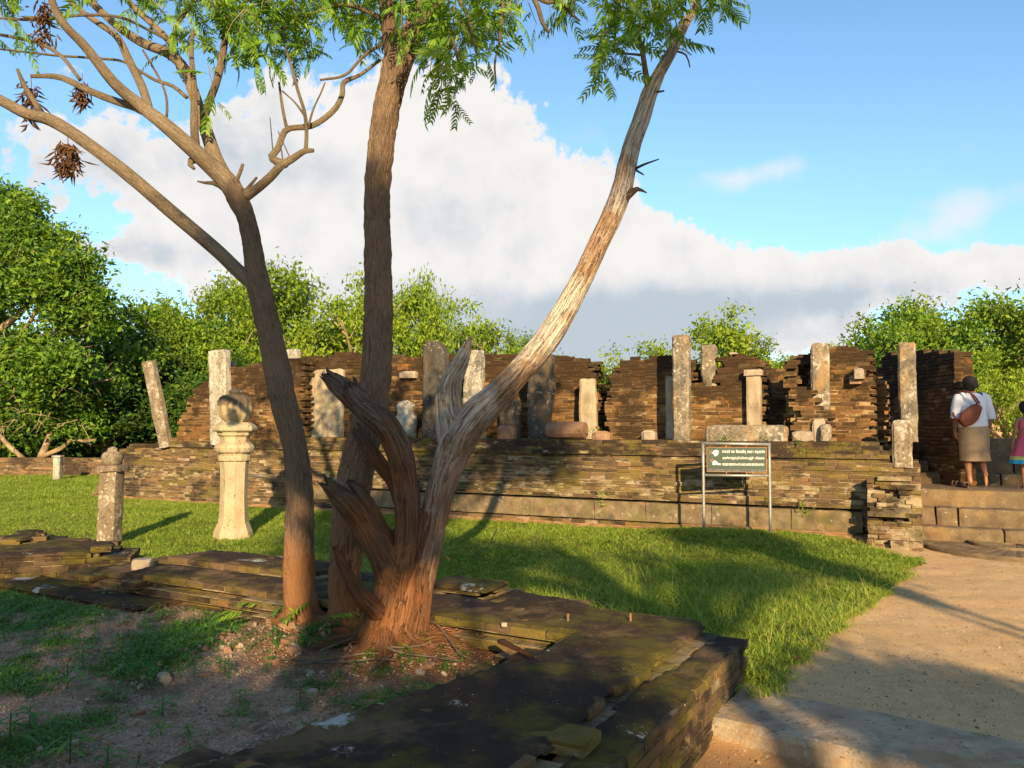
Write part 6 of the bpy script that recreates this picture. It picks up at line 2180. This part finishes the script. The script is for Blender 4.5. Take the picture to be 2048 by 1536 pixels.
# scrub under the trees and the far wood
def scrub(name, label, spans, n, size, seed, mat, zmax):
    q = np.random.RandomState(seed)
    cl = []
    for (x0, x1, y0, y1, k) in spans:
        for _ in range(k):
            r = q.uniform(.5, 1.2)
            cl.append((q.uniform(x0, x1), q.uniform(y0, y1), q.uniform(.2, zmax), r))
    V, F = crown_leaves(cl, n, size, seed)
    o = solid(name, V, F, M[mat], base=(0, 35, 0))
    return tag(o, label, None, None, 'stuff')


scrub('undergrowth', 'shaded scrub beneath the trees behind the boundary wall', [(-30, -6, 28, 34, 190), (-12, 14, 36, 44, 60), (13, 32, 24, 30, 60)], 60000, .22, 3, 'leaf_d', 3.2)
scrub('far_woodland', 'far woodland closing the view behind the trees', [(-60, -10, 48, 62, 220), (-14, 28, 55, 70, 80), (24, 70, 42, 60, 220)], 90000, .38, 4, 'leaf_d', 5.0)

# plants rooted in the walls
def wall_plant(px, py, v, r, n, size, label, seed, mat='leaf_yg'):
    uu, z = PV(px, py, v)
    c = L2W(uu, v, z)
    q = random.Random(seed)
    cl = [(c.x + q.gauss(0, .5) * r, c.y + q.gauss(0, .3) * r, c.z + q.gauss(0, .8) * r, r * .5) for _ in range(7)]
    V, F = crown_leaves(cl, n, size, seed)
    return solid('wall_plant', V, F, M[mat], base=c, label=label, cat='plant', group='plants growing on the ruin')


wall_plant(1226, 742, 1.25, .17, 420, .055, 'bushy plant growing from the broken wall edge left of the free pillar', 1)
wall_plant(1222, 765, 1.25, .08, 160, .05, 'small leafy tuft low in the gap between the walls', 2)
for i, (x, y, v, lab) in enumerate([(1205, 997, -.03, 'tiny bright weed on the plinth string course, mid wall'), (1608, 1012, -.03, 'tiny bright weed on the plinth under the stair end'), (1440, 883, .14, 'green weed under the long lying slab'), (1530, 884, .14, 'green weed at the right end of the lying slab'),
                                    (1600, 892, .1, 'leafy weed on the plinth lip right of the board'), (1190, 866, .2, 'weed beside the fallen drum'), (1462, 884, .12, 'flat weed tuft on the ledge behind the board')]):
    wall_plant(x, y, v, .05, 60, .035, lab, 10 + i)
# ------------------------------------------------------------------ grass
def tuft_mesh(seed, n, h, spread, w=.0035, lean=.5, name='tuft', mat='grass'):
    q = random.Random(seed)
    V, F = [], []
    for _ in range(n):
        x, y = q.gauss(0, spread), q.gauss(0, spread)
        az = q.uniform(0, 6.283); l = h * q.uniform(.55, 1.25); ln = lean * q.uniform(.3, 1.6)
        wd = w * q.uniform(.7, 1.3)
        s = Vector((-math.sin(az), math.cos(az), 0))
        k = len(V)
        for j, t in enumerate((0, .4, .75, 1)):
            c = Vector((x, y, 0)) + Vector((math.cos(az) * ln * l * t * t, math.sin(az) * ln * l * t * t, l * t * (1 - .25 * ln * t)))
            ww = wd * (1, .85, .55, .08)[j]
            V += [tuple(c - s * ww), tuple(c + s * ww)]
        for j in range(3):
            F.append([k + 2 * j, k + 2 * j + 1, k + 2 * j + 3, k + 2 * j + 2])
    return mesh(name, V, np.array(F), M[mat])


def instancer(name, pts, rots, scls, meshes, label, kind='stuff'):
    col = bpy.data.collections.new(name + '_source')
    for i, me in enumerate(meshes):
        o = bpy.data.objects.new(f'{name}_source', me)
        col.objects.link(o)
    me = bpy.data.meshes.new(name)
    me.vertices.add(len(pts)); me.vertices.foreach_set('co', np.asarray(pts, dtype=np.float32).ravel())
    a = me.attributes.new('rot', 'FLOAT_VECTOR', 'POINT'); a.data.foreach_set('vector', np.asarray(rots, dtype=np.float32).ravel())
    a = me.attributes.new('scl', 'FLOAT', 'POINT'); a.data.foreach_set('value', np.asarray(scls, dtype=np.float32))
    o = link(name, me)
    tag(o, label, None, None, kind)
    ng = bpy.data.node_groups.new(name, 'GeometryNodeTree')
    ng.interface.new_socket('Geometry', in_out='INPUT', socket_type='NodeSocketGeometry')
    ng.interface.new_socket('Geometry', in_out='OUTPUT', socket_type='NodeSocketGeometry')
    N = ng.nodes
    gi, go = N.new('NodeGroupInput'), N.new('NodeGroupOutput')
    iop = N.new('GeometryNodeInstanceOnPoints'); ci = N.new('GeometryNodeCollectionInfo')
    ci.inputs['Collection'].default_value = col; ci.inputs['Separate Children'].default_value = True; ci.inputs['Reset Children'].default_value = True
    iop.inputs['Pick Instance'].default_value = True
    ra = N.new('GeometryNodeInputNamedAttribute'); ra.data_type = 'FLOAT_VECTOR'; ra.inputs[0].default_value = 'rot'
    sa = N.new('GeometryNodeInputNamedAttribute'); sa.data_type = 'FLOAT'; sa.inputs[0].default_value = 'scl'
    L = ng.links
    L.new(gi.outputs[0], iop.inputs['Points']); L.new(ci.outputs[0], iop.inputs['Instance'])
    L.new(ra.outputs[0], iop.inputs['Rotation']); L.new(sa.outputs[0], iop.inputs['Scale'])
    L.new(iop.outputs[0], go.inputs[0])
    md = o.modifiers.new('instances', 'NODES'); md.node_group = ng
    return o


def grass_points(n, x0, x1, y0, y1, seed, dens=None):
    q = np.random.RandomState(seed)
    out = []
    xs = q.uniform(x0, x1, n); ys = q.uniform(y0, y1, n)
    for x, y in zip(xs, ys):
        if y < 12 and x > lawn_edge_x(y) + .10 * noise.noise(Vector((x * 2.2, y * 2.2, 0))): continue
        if abs(x) > y * .68 + .5: continue
        u, v = gl(x, y)
        if 0 <= u < 6.2 and v < back_v(u) + .03: continue
        if u < 0 and v < -.30 and x < 1.5: continue
        if u > 6 and v < .15 and x > -9: 
            r = Vector((x + 4.2, y - 8.5))
            if r.dot(FV) < .12 and y < 9.8: continue
        r = Vector((x, y)) - FO
        if -1 < r.dot(FU) < 15.7 and r.dot(FV) > -.02: continue
        if r.dot(FU) < -.02 and r.dot(FV) > -.4: continue
        if dens and dens(x, y) < q.rand(): continue
        out.append((x, y, ground_z(x, y) + .015))
    return out


def gdens(x, y): return .62 + .6 * noise.noise(Vector((x * .8, y * .8, 9)))


pa = grass_points(30000, -7, 5, 4.4, 9.5, 1)
pb = grass_points(34000, -12, 5.2, 9.5, 18, 2)
pc = grass_points(30000, -24, 3, 17, 25.4, 3)
q = np.random.RandomState(4)
pts = np.array(pa + pb + pc)
nn = len(pts)
rots = np.stack([q.normal(0, .12, nn), q.normal(0, .12, nn), q.uniform(0, 6.28, nn)], 1)
hs = np.array([1 + .55 * noise.noise(Vector((x * .9, y * .9, 3))) for x, y, z in pts])
scl = hs * q.uniform(.7, 1.2, nn) * np.where(pts[:, 1] < 9.5, .9, np.where(pts[:, 1] < 17, 1.0, 1.6))
# longer meadow grass near the foundation corner, on the right
longer = np.array([max(0, 1 - ((x - 1.9) / 1.8) ** 2 - ((y - 6.9) / 1.9) ** 2) for x, y, z in pts])
scl *= 1 + .55 * longer
TUFTS = [tuft_mesh(s, 13, .046, .028, .003, .9) for s in range(5)]
instancer('lawn_grass', pts, rots, scl, TUFTS, 'short lawn grass between the foundation and the plinth')
# seeding stalks and dry blades in the long patch
pl = [p for p in grass_points(2600, -.2, 4.2, 5.3, 9.3, 6) if (1 - ((p[0] - 1.9) / 2.0) ** 2 - ((p[1] - 6.9) / 2.1) ** 2) > q.rand()]
n2 = len(pl)
LONG = [tuft_mesh(50 + s, 5, .19, .02, .0018, 1.0, 'stalk') for s in range(3)]
instancer('long_grass', pl, np.stack([q.normal(0, .3, n2), q.normal(0, .3, n2), q.uniform(0, 6.28, n2)], 1), q.uniform(.5, 1.15, n2), LONG, 'long seeding grass by the foundation corner')
# fallen leaf litter flecks on the lawn
ll = grass_points(4500, -9, 5, 5, 14, 8)
V = [(-.02, 0, .0), (0, -.008, .004), (.02, 0, .006), (0, .008, .004)]
lit = mesh('litter_leaf', V, [[0, 1, 2, 3]], M['deadleaf'])
ll = [(x, y, z + .035) for x, y, z in ll]
n3 = len(ll)
instancer('leaf_litter', ll, np.stack([q.normal(0, .5, n3), q.normal(0, .5, n3), q.uniform(0, 6.28, n3)], 1), q.uniform(.5, 1.2, n3), [lit], 'dry leaf litter scattered over the lawn')


# ------------------------------------------------------------------ weeds, gravel and stones on the terrace
def weed_mesh(seed, n, l, w, h, name='weed'):
    q = random.Random(seed)
    V, F = [], []
    for i in range(n):
        az = i * 2.4 + q.uniform(-.4, .4); z = h * (.25 + .75 * i / n)
        ll_ = l * q.uniform(.7, 1.15); el = q.uniform(.1, .7)
        s = Vector((-math.sin(az), math.cos(az), 0))
        k = len(V)
        for t in (0, .3, .65, 1):
            c = Vector((math.cos(az) * ll_ * t, math.sin(az) * ll_ * t, z + ll_ * (math.sin(el) * t - .55 * t * t)))
            ww = w * {0: .12, .3: .8, .65: 1.0, 1: .05}[t] * .5
            V += [tuple(c - s * ww), tuple(c + Vector((0, 0, -ww * .35))), tuple(c + s * ww)]
        for j in range(3):
            b_ = k + 3 * j
            F += [[b_, b_ + 1, b_ + 4, b_ + 3], [b_ + 1, b_ + 2, b_ + 5, b_ + 4]]
    k = len(V)
    V += [(.003, 0, 0), (-.002, .003, 0), (-.002, -.003, 0), (.002, 0, h), (-.001, .002, h), (-.001, -.002, h)]
    F += [[k, k + 1, k + 4, k + 3], [k + 1, k + 2, k + 5, k + 4], [k + 2, k, k + 3, k + 5]]
    return mesh(name, V, np.array(F), M['weed'], True)


WEEDS = [weed_mesh(s, 9 + s % 4, .075 + .012 * (s % 3), .016, .07 + .02 * (s % 3)) for s in range(5)]


def on_terr(px, py):
    p_ = PZ(px, py, .09)
    return Vector((p_.x, p_.y, terr_z(p_.x, p_.y)))


q = random.Random(12)
for i, (x, y, s, lab) in enumerate([(210, 1195, 1.5, 'tall weed by the front of the strip, far left'), (190, 1250, 1.2, 'leafy weed left of mid gravel'), (318, 1235, 1.3, 'weed in front of the foundation face'), (390, 1245, 1.1, 'upright weed below the mossy bricks'), (418, 1292, 1.9, 'largest weed rosette, centre of the gravel'),
                                    (165, 1320, 1.6, 'weed beside the orange stone'), (135, 1368, 1.8, 'spreading weed at left with bright tips'), (240, 1350, 1.1, 'weed right of the orange stone'), (325, 1420, 1.5, 'weed just below the brown boulder'), (228, 1390, 1.2, 'weed left of the brown boulder'),
                                    (60, 1440, 1.7, 'bushy weed at the lower left'), (20, 1480, 2.0, 'bushy weed cut by the left edge'), (140, 1512, 1.5, 'weed near the bottom edge, left'), (215, 1520, 1.4, 'weed at the bottom edge'), (600, 1410, 1.3, 'weed among the stones near the dark wall'), (480, 1400, 1.2, 'weed in the gravel right of centre'),
                                    (560, 1255, 1.8, 'weed at the foot of the slim live trunk'), (545, 1300, 1.4, 'weed by the rubble under the live trunk'), (660, 1290, 1.4, 'small fern-like weed between the trunks'), (820, 1335, 1.2, 'seedling in front of the stump'), (955, 1250, 1.3, 'seedling on a stalk right of the stump'),
                                    (295, 1305, 1.0, 'low weed near the gravel centre'), (450, 1350, 1.1, 'low weed below the largest rosette')]):
    p_ = on_terr(x, y)
    tag(link('weed', WEEDS[i % 5], None, p_, (0, 0, q.uniform(0, 6)), (s * .9,) * 3), lab, 'weed', 'weeds on the gravel')
# grass blades by the stump
bl = bpy.data.meshes
V, F = [], []
for k, (dx, hh, wd) in enumerate([(0, .20, .012), (.05, .19, .010), (.09, .14, .010), (-.02, .1, .007)]):
    for j in range(6):
        t = j / 5
        V += [(dx * 1.1 * t + dx * .2 - wd / 2 * (1 - t * .9), k * .004, hh * t), (dx * 1.1 * t + dx * .2 + wd / 2 * (1 - t * .9), k * .004 + .002, hh * t)]
    for j in range(5):
        b_ = k * 12 + j * 2
        F.append([b_, b_ + 1, b_ + 3, b_ + 2])
p_ = PZ(913, 1262, .12)
tag(link('grass_blades', mesh('grass_blades', V, F, M['leaf_yg']), None, p_), 'three upright bright grass blades right of the stump', 'grass blades')
# pinnate sapling fronds by the slim trunk
for i, (x, y, rz, s) in enumerate([(500, 1262, 3.6, 1.0), (520, 1250, 2.6, .9), (560, 1268, .4, .95), (630, 1262, 4.2, .9), (650, 1300, .2, .8), (480, 1262, 2.9, .8)]):
    p_ = on_terr(x, y)
    tag(link('sapling_frond', FR_ME[i], None, p_ + Vector((0, 0, .14)), (0, -.35, rz), (s,) * 3), ['feathery frond left of the slim trunk foot, middle one', 'feathery frond nearest the slim trunk foot', 'feathery frond right behind the slim trunk foot', 'feathery frond between the two live trunks', 'low feathery frond in front of the thick trunk', 'leftmost feathery frond by the mossy strip'][i], 'sapling', 'sapling fronds between the trunks')
# low creeping green cover
q2 = np.random.RandomState(21)
cv = []
while len(cv) < 6000:
    x, y = q2.uniform(-6.2, .4), q2.uniform(1.8, 7.4)
    u, v = gl(x, y)
    if u < 1.06 + .22 * max(0, -v - .94) or v > -.62 or (u > 4.5 and v > -.97): continue
    if abs(x) > y * .66 + .4: continue
    if noise.noise(Vector((x * 1.5, y * 1.5, 6))) + .35 * noise.noise(Vector((x * 5, y * 5, 6))) + .10 * (y - 5.3) < q2.uniform(.02, .42): continue
    cv.append((x, y, terr_z(x, y)))
n4 = len(cv)
COVER = [tuft_mesh(80 + s, 8, .022, .035, .0038, 1.5, 'cover', 'weed') for s in range(4)]
instancer('ground_cover', cv, np.stack([q2.normal(0, .2, n4), q2.normal(0, .2, n4), q2.uniform(0, 6.28, n4)], 1), q2.uniform(.5, 1.3, n4), COVER, 'creeping green cover over the shaded gravel')
wd = []
while len(wd) < 330:
    x, y = q2.uniform(-6, .2), 2.2 + 5 * q2.rand()
    u, v = gl(x, y)
    if u < 1.15 + .22 * max(0, -v - .94) or v > -.72 or (u > 4.4 and v > -1.0) or abs(x) > y * .66 + .3: continue
    if noise.noise(Vector((x * .8, y * .8, 16))) < q2.uniform(-.5, .25): continue
    wd.append((x, y, terr_z(x, y)))
nw = len(wd)
instancer('small_weeds', wd, np.stack([q2.normal(0, .2, nw), q2.normal(0, .2, nw), q2.uniform(0, 6.28, nw)], 1), q2.uniform(.35, .85, nw), WEEDS, 'small low weeds scattered over the shaded gravel')
# gravel
gr = []
while len(gr) < 13000:
    y = 1.8 + 5.6 * q2.rand() ** 1.3; x = q2.uniform(-6.2, .4)
    u, v = gl(x, y)
    if u < 1.0 + .22 * max(0, -v - .94) or v > -.6 or abs(x) > y * .66 + .4: continue
    gr.append((x, y, terr_z(x, y) + .001))
n5 = len(gr)
PEB = []
for s in range(4):
    V, F = rock(s + 40, .008, .007, .005, 1, .25)
    PEB.append(mesh('pebble', V, F, M['palestone' if s % 2 else 'redstone']))
instancer('gravel', gr, q2.uniform(0, 6.28, (n5, 3)), q2.lognormal(-.35, .42, n5), PEB, 'fine pale gravel on the terrace floor')
gr = []
while len(gr) < 5000:
    y = 3.4 + 7.5 * q2.rand() ** 1.2; x = q2.uniform(.4, 7.4)
    u, v = gl(x, y)
    if y > 4.4 and x < lawn_edge_x(y) + .03: continue
    if u > 0 and v < .3: continue
    if x > y * .66 + .3: continue
    r = Vector((x, y)) - FO
    if r.dot(FV) > -.02: continue
    w_ = Vector((x, y)) - Vector((1.235, 4.70))
    if abs(w_.x * .6 + w_.y * .8) < .35: continue
    if (Vector((x, y)) - Vector((c.x, c.y))).length < 0: continue
    gr.append((x, y, ground_z(x, y) + .003))
n6 = len(gr)
instancer('path_grit', gr, q2.uniform(0, 6.28, (n6, 3)), q2.lognormal(-.95, .5, n6), PEB, 'loose grit on the sandy path')

rub = []
while len(rub) < 110:
    k_ = q2.rand()
    if k_ < .55: x, y = q2.normal(-1.75, .35), q2.normal(5.55, .30)
    elif k_ < .8: x, y = q2.normal(-.55, .35), q2.normal(5.15, .22)
    else: x, y = q2.uniform(-4, .2), q2.uniform(3.2, 6.4)
    u, v = gl(x, y)
    if u < 1.05 + .22 * max(0, -v - .94) or v > -.62: continue
    rub.append((x, y, terr_z(x, y) + .008))
RUB = []
for s in range(6):
    V, F = rock(s + 140, .034, .026, .020, 2, .3)
    RUB.append(mesh('rubble_bit', V, F, M['redstone' if s % 5 else 'palestone']))
instancer('rubble', rub, q2.uniform(0, 6.28, (110, 3)), q2.lognormal(-.4, .45, 110), RUB, 'small red brick rubble round the trunk feet')

# stones and brick bits one can pick out
q = random.Random(31)
ST = [
    (285, 1121, .115, .09, .085, 'palestone', 'knobbly pale stone resting on the strip by the slim post', 1),
    (190, 1328, .036, .03, .030, 'redstone', 'small orange stone in the gravel, left', 2), (327, 1352, .072, .05, .045, 'palestone', 'brown boulder in the middle of the gravel', 3), (388, 1306, .030, .024, .024, 'redstone', 'little red stone under the largest weed', 4),
    (278, 1418, .05, .03, .02, 'redstone', 'flat red stone near the lower gravel', 5), (286, 1350, .018, .015, .016, 'palestone', 'tiny pale stone left of the boulder', 6), (153, 1472, .026, .022, .018, 'palestone', 'pale pebble near the bottom left', 7), (218, 1478, .025, .018, .014, 'redstone', 'reddish pebble near the bottom', 8),
    (578, 1425, .042, .03, .022, 'palestone', 'pale flat stone near the dark wall', 9), (625, 1393, .04, .035, .035, 'palestone', 'round pale stone among rubble near the dark wall', 10), (536, 1382, .022, .018, .016, 'palestone', 'small stone left of the rubble', 11),
    (572, 1275, .07, .05, .05, 'redstone', 'red rubble stone at the foot of the slim trunk', 12), (602, 1285, .055, .045, .045, 'redstone', 'rounded orange stone by the slim trunk', 13), (573, 1302, .05, .035, .03, 'redstone', 'small orange stone in the rubble heap', 14),
    (590, 1318, .065, .045, .035, 'redstone', 'flat dark red stone in the rubble heap', 15), (650, 1222, .035, .03, .045, 'redstone', 'orange stone wedged between the trunks', 16), (962, 1296, .062, .04, .05, 'redstone', 'triangular red stone right of the stump', 17),
    (1008, 1252, .025, .022, .022, 'palestone', 'little pale cube-like stone on the wall top', 18), (945, 1272, .04, .03, .03, 'palestone', 'pale stone beside the red triangular one', 19), (905, 1285, .09, .06, .05, 'redstone', 'earth-red lump at the right foot of the stump', 20),
    (880, 1262, .07, .06, .05, 'redstone', 'orange sunlit lump right of the stump foot', 21), (620, 1355, .05, .035, .02, 'palestone', 'pale shard lying among the twigs', 22), (840, 1350, .04, .03, .02, 'palestone', 'pale shard at the edge of the dark wall', 23),
    (545, 1335, .05, .04, .03, 'redstone', 'dark red chunk left of the twigs', 24), (690, 1352, .06, .04, .03, 'redstone', 'red chunk under the twig pile', 25), (860, 1336, .055, .035, .025, 'redstone', 'red flat chunk near the stump front', 26), (410, 1345, .05, .035, .02, 'redstone', 'low reddish stone in the gravel centre', 27),
    (545, 1248, .06, .05, .04, 'redstone', 'red chunk left of the slim trunk foot', 28), (640, 1262, .05, .045, .045, 'redstone', 'red lump between the two live trunks', 29), (668, 1310, .05, .05, .035, 'redstone', 'red lump before the thick trunk', 30),
]
for x, y, sx, sy, sz, mat, lab, sd in ST:
    p_ = on_terr(x, y)
    if sd == 1: p_ = PZ(x, 1136, .27)
    if sd in (18,): p_ = PZ(x, y, .31)
    V, F = rock(sd * 1.3, sx, sy, sz, 3 if sx > .06 else 2, .30)
    V[:, 2] += sz * .35
    tag(link('stone', mesh('stone', V, F, M[mat]), None, p_, (0, 0, q.uniform(0, 6))), lab, 'stone')
# path pebbles
for i, (x, y, s) in enumerate([(1537, 1512, .022), (1590, 1500, .016), (1680, 1528, .018), (1440, 1480, .012), (1490, 1500, .014)]):
    V, F = rock(i + 60, s, s * .8, s * .5, 2, .2)
    p_ = PZ(x, y, -.105)
    tag(link('pebble', mesh('pebble', V, F, M['palestone']), None, p_, (0, 0, i)), ['largest pale pebble before the threshold stone', 'small pale pebble right of the largest one', 'pale pebble nearest the right bottom edge', 'tiny pebble nearest the brick corner', 'tiny pebble between the brick corner and the largest pebble'][i], 'pebble', 'pebbles before the threshold')
# dead twigs on the ground
tl = ['long dark twig crossing in front of the stump', 'twig lying left of the stump front', 'twig running towards the dark wall', 'short pale twig beside the seedling', 'thin twig bent over the rubble', 'twig along the edge of the dark wall', 'thin curved twig at the left of the rubble', 'thin twig lying above the others', 'forked twig tip near the red stone']
for i, pts in enumerate([[(640, 1325), (720, 1305), (780, 1290), (825, 1283)], [(560, 1340), (640, 1345), (720, 1335), (760, 1332)], [(745, 1310), (790, 1330), (860, 1335), (920, 1340)], [(735, 1365), (760, 1345), (785, 1330)], [(850, 1285), (880, 1300), (920, 1325), (940, 1330)],
                         [(600, 1352), (680, 1350), (750, 1346), (790, 1345)], [(676, 1352), (690, 1370), (712, 1382)], [(730, 1305), (770, 1320), (810, 1322), (860, 1315)], [(840, 1300), (850, 1290), (900, 1295)]]):
    Q = [on_terr(x, y) + Vector((0, 0, .035 + .012 * (i % 3))) for x, y in pts]
    V, F, A = tube(Q, [.008, .009, .007, .004][:len(Q)], 8, .03, .002, 2, 3, i)
    solid('twig', V, F, M['twig'], base=Q[0], label=tl[i], cat='twig', smooth=True)
# splintered board on the wall top, leaning stick in the lawn
Q = [PZ(1002, 1282, .34), PZ(1030, 1296, .335), PZ(1062, 1312, .33)]
V, F, A = tube(Q, [.028, .024, .012], 10, .03, .008, 2, 3, 5, squash=(1, 1, .5), ragged=.03)
solid('driftwood_piece', V, F, M['deadwood'], base=Q[0], label='grey splintered wood piece lying on the dark wall top', cat='wood piece', smooth=True, attrs={'fib': ('FLOAT_VECTOR', A)})
a = PZ(968, 1106, 0); b_ = P(996, 1056, a.y + .12)
V, F, A = tube([a, (a + b_) / 2, b_], [.009, .008, .005], 8, .05)
solid('stick', V, F, M['twig'], base=a, label='thin pale stick leaning out of the lawn behind the dead tree', cat='stick')
# iron pins in the wall top
for i, (x, y) in enumerate(((1136, 1243), (1261, 1242))):
    p_ = PZ(x, y, .31)
    V, F, A = tube([p_, p_ + Vector((0, 0, .05))], [.008, .007], 8, .02)
    solid('iron_pin', V, F, M['redstone'], base=p_, label='rusty iron stub set in the wall top, ' + ('left one' if i == 0 else 'right one'), cat='iron stub')

# ------------------------------------------------------------------ unseen trees and wall behind the camera, laid out to throw the shade
def shade_tree(bx, by, H, clumps, label, seed, leafn=5000, leaf=.14, trunk_r=.14, twin=0.0):
    """clumps: (x, z at the plane y=6, r, back) -> carried back along the sun to y = -back"""
    rt = empty('shade_tree', (bx, by, 0), label, 'tree')
    mb = MB()
    cl = []
    tanv = -ldir.z / ldir.y
    hi = max(z + (6 + b_) * tanv for _, z, _, b_ in clumps)
    trunk = [Vector((bx, by, -.1)), Vector((bx + .15, by, hi * .35)), Vector((bx - .1, by, hi * .7)), Vector((bx, by, hi * .92))]
    V, F, _ = tube(trunk, [trunk_r * 1.3, trunk_r, trunk_r * .7, trunk_r * .3], 10, .2, .02, 2, 1, seed); mb.add(V, F)
    if twin:
        V, F, _ = tube([p_ + Vector((twin, .05, 0)) for p_ in trunk], [trunk_r * 1.1, trunk_r * .9, trunk_r * .7, trunk_r * .3], 10, .2, .02, 2, 1, seed + 5)
        solid('stem', V, F, M['bgbark'], rt, base=(bx, by, 0), smooth=True)
    for x, z, r, b_ in clumps:
        k = (6 + b_)
        c_ = Vector((x - SUN_A * k, -b_, z + k * tanv))
        cl.append((c_.x, c_.y, c_.z, r))
        s = Vector((bx, by, max(.6, min(hi * .85, c_.z - .9))))
        V, F, _ = tube([s, (s + c_) / 2 + Vector((0, 0, .2)), c_], [.05, .035, .012], 6, .3, .005, 2, 1, seed); mb.add(V, F)
    solid('trunk', mb.arr(), mb.F, M['bgbark'], rt, base=(bx, by, 0), smooth=True)
    Vl, Fl = crown_leaves(cl, leafn, leaf, seed)
    solid('crown', Vl, Fl, M['leaf_g'], rt, base=(bx, by, 0))


exec_shade = True
q = random.Random(3)


def field(x0, x1, z0, z1, r, back, jx=.15, st=.5, keep=1.0, gap=None):
    out = []
    for x in np.arange(x0, x1, r * st * 2):
        for z in np.arange(z0, z1, r * st * 2):
            if q.random() > keep: continue
            if gap and gap(x, z): continue
            out.append((x + q.uniform(-jx, jx), z + q.uniform(-jx, jx) * .6, r, back + q.uniform(-.8, .8)))
    return out


# low crown shading the gravel floor and the dark wall top, with a lit slot for the trunk feet
shade_tree(-3.2, -7, 5, field(-6.8, -2.75, -2.6, .72, .38, 7, jx=.08), 'low broad tree behind the photographer, left', 1, 30000, .10)
shade_tree(.5, -7.6, 5, field(-2.7, -2.15, -2.7, -.1, .32, 7.5, jx=.06) + field(-2.3, -.2, -2.7, -.38, .32, 7.5, jx=.06) + field(-.1, .36, -2.7, -.22, .32, 7.5, jx=.05), 'low broad tree right behind the photographer', 2, 26000, .10)
# middle band: trunks, centre lawn and lower plinth
shade_tree(.5, -9.5, 7, field(-2.3, -.55, 1.35, 3.1, .34, 9.5, keep=.95, jx=.08) + field(-1.05, .15, .72, 1.5, .26, 9.5, keep=.92, jx=.06), 'taller tree behind the photographer shading the trunks', 3, 17000, .10)
# shade on the top of the leaning limb and the lawn at the right
shade_tree(1.6, -10, 8, field(.95, 1.55, 3.3, 4.4, .30, 10) + field(-.5, -.15, 3.2, 3.7, .22, 10), 'slim tree behind the photographer shading the leaning limb', 4, 3600, .12, trunk_r=.05)
shade_tree(3.0, -8.5, 6, field(1.5, 4.0, .80, 1.2, .20, 8.5, keep=.6) + field(-.3, 1.2, .9, 1.6, .22, 8.5, keep=.55), 'tree behind the photographer dappling the right lawn', 5, 2400, .14)
shade_tree(3.4, -6.5, 5, field(1.75, 2.9, -.60, -.44, .15, 6.5, st=.5), 'low tree behind the photographer shading the threshold', 6, 3600, .13)
# entrance: unseen tree added to shade the inner stairs
shade_tree(10.3, -9.5, 8, field(7.6, 9.4, 3.0, 3.75, .34, 9.5), 'added unseen tree behind the photographer shading the inner stairs', 7, 6000, .15)

shade_tree(5.39, -6, 5, field(2.75, 3.95, 1.5, 1.85, .17, 6, jx=.05), 'slender twin-stemmed tree behind the photographer at right', 8, 2600, .09, trunk_r=.045, twin=.17)

root = empty('brick_pier', (4.8, -2.1, 0), 'unseen brick wall stub added behind the photographer at right for its shadow', 'pier')  # unseen wall stub, added to cast the square-edged shadow on the path
masonry(root, lambda u, v, z: Vector((u, v - 2.3, z)), 3.95, 5.7, 0, .4, 0, 2.4, lambda u, v, z: 3.95 <= u <= 5.7 and z < 2.36 + .05 * noise.noise(Vector((u * 3, v, 1))), 'wall', limit=0, seed=51, bl=.24, bh=.06)
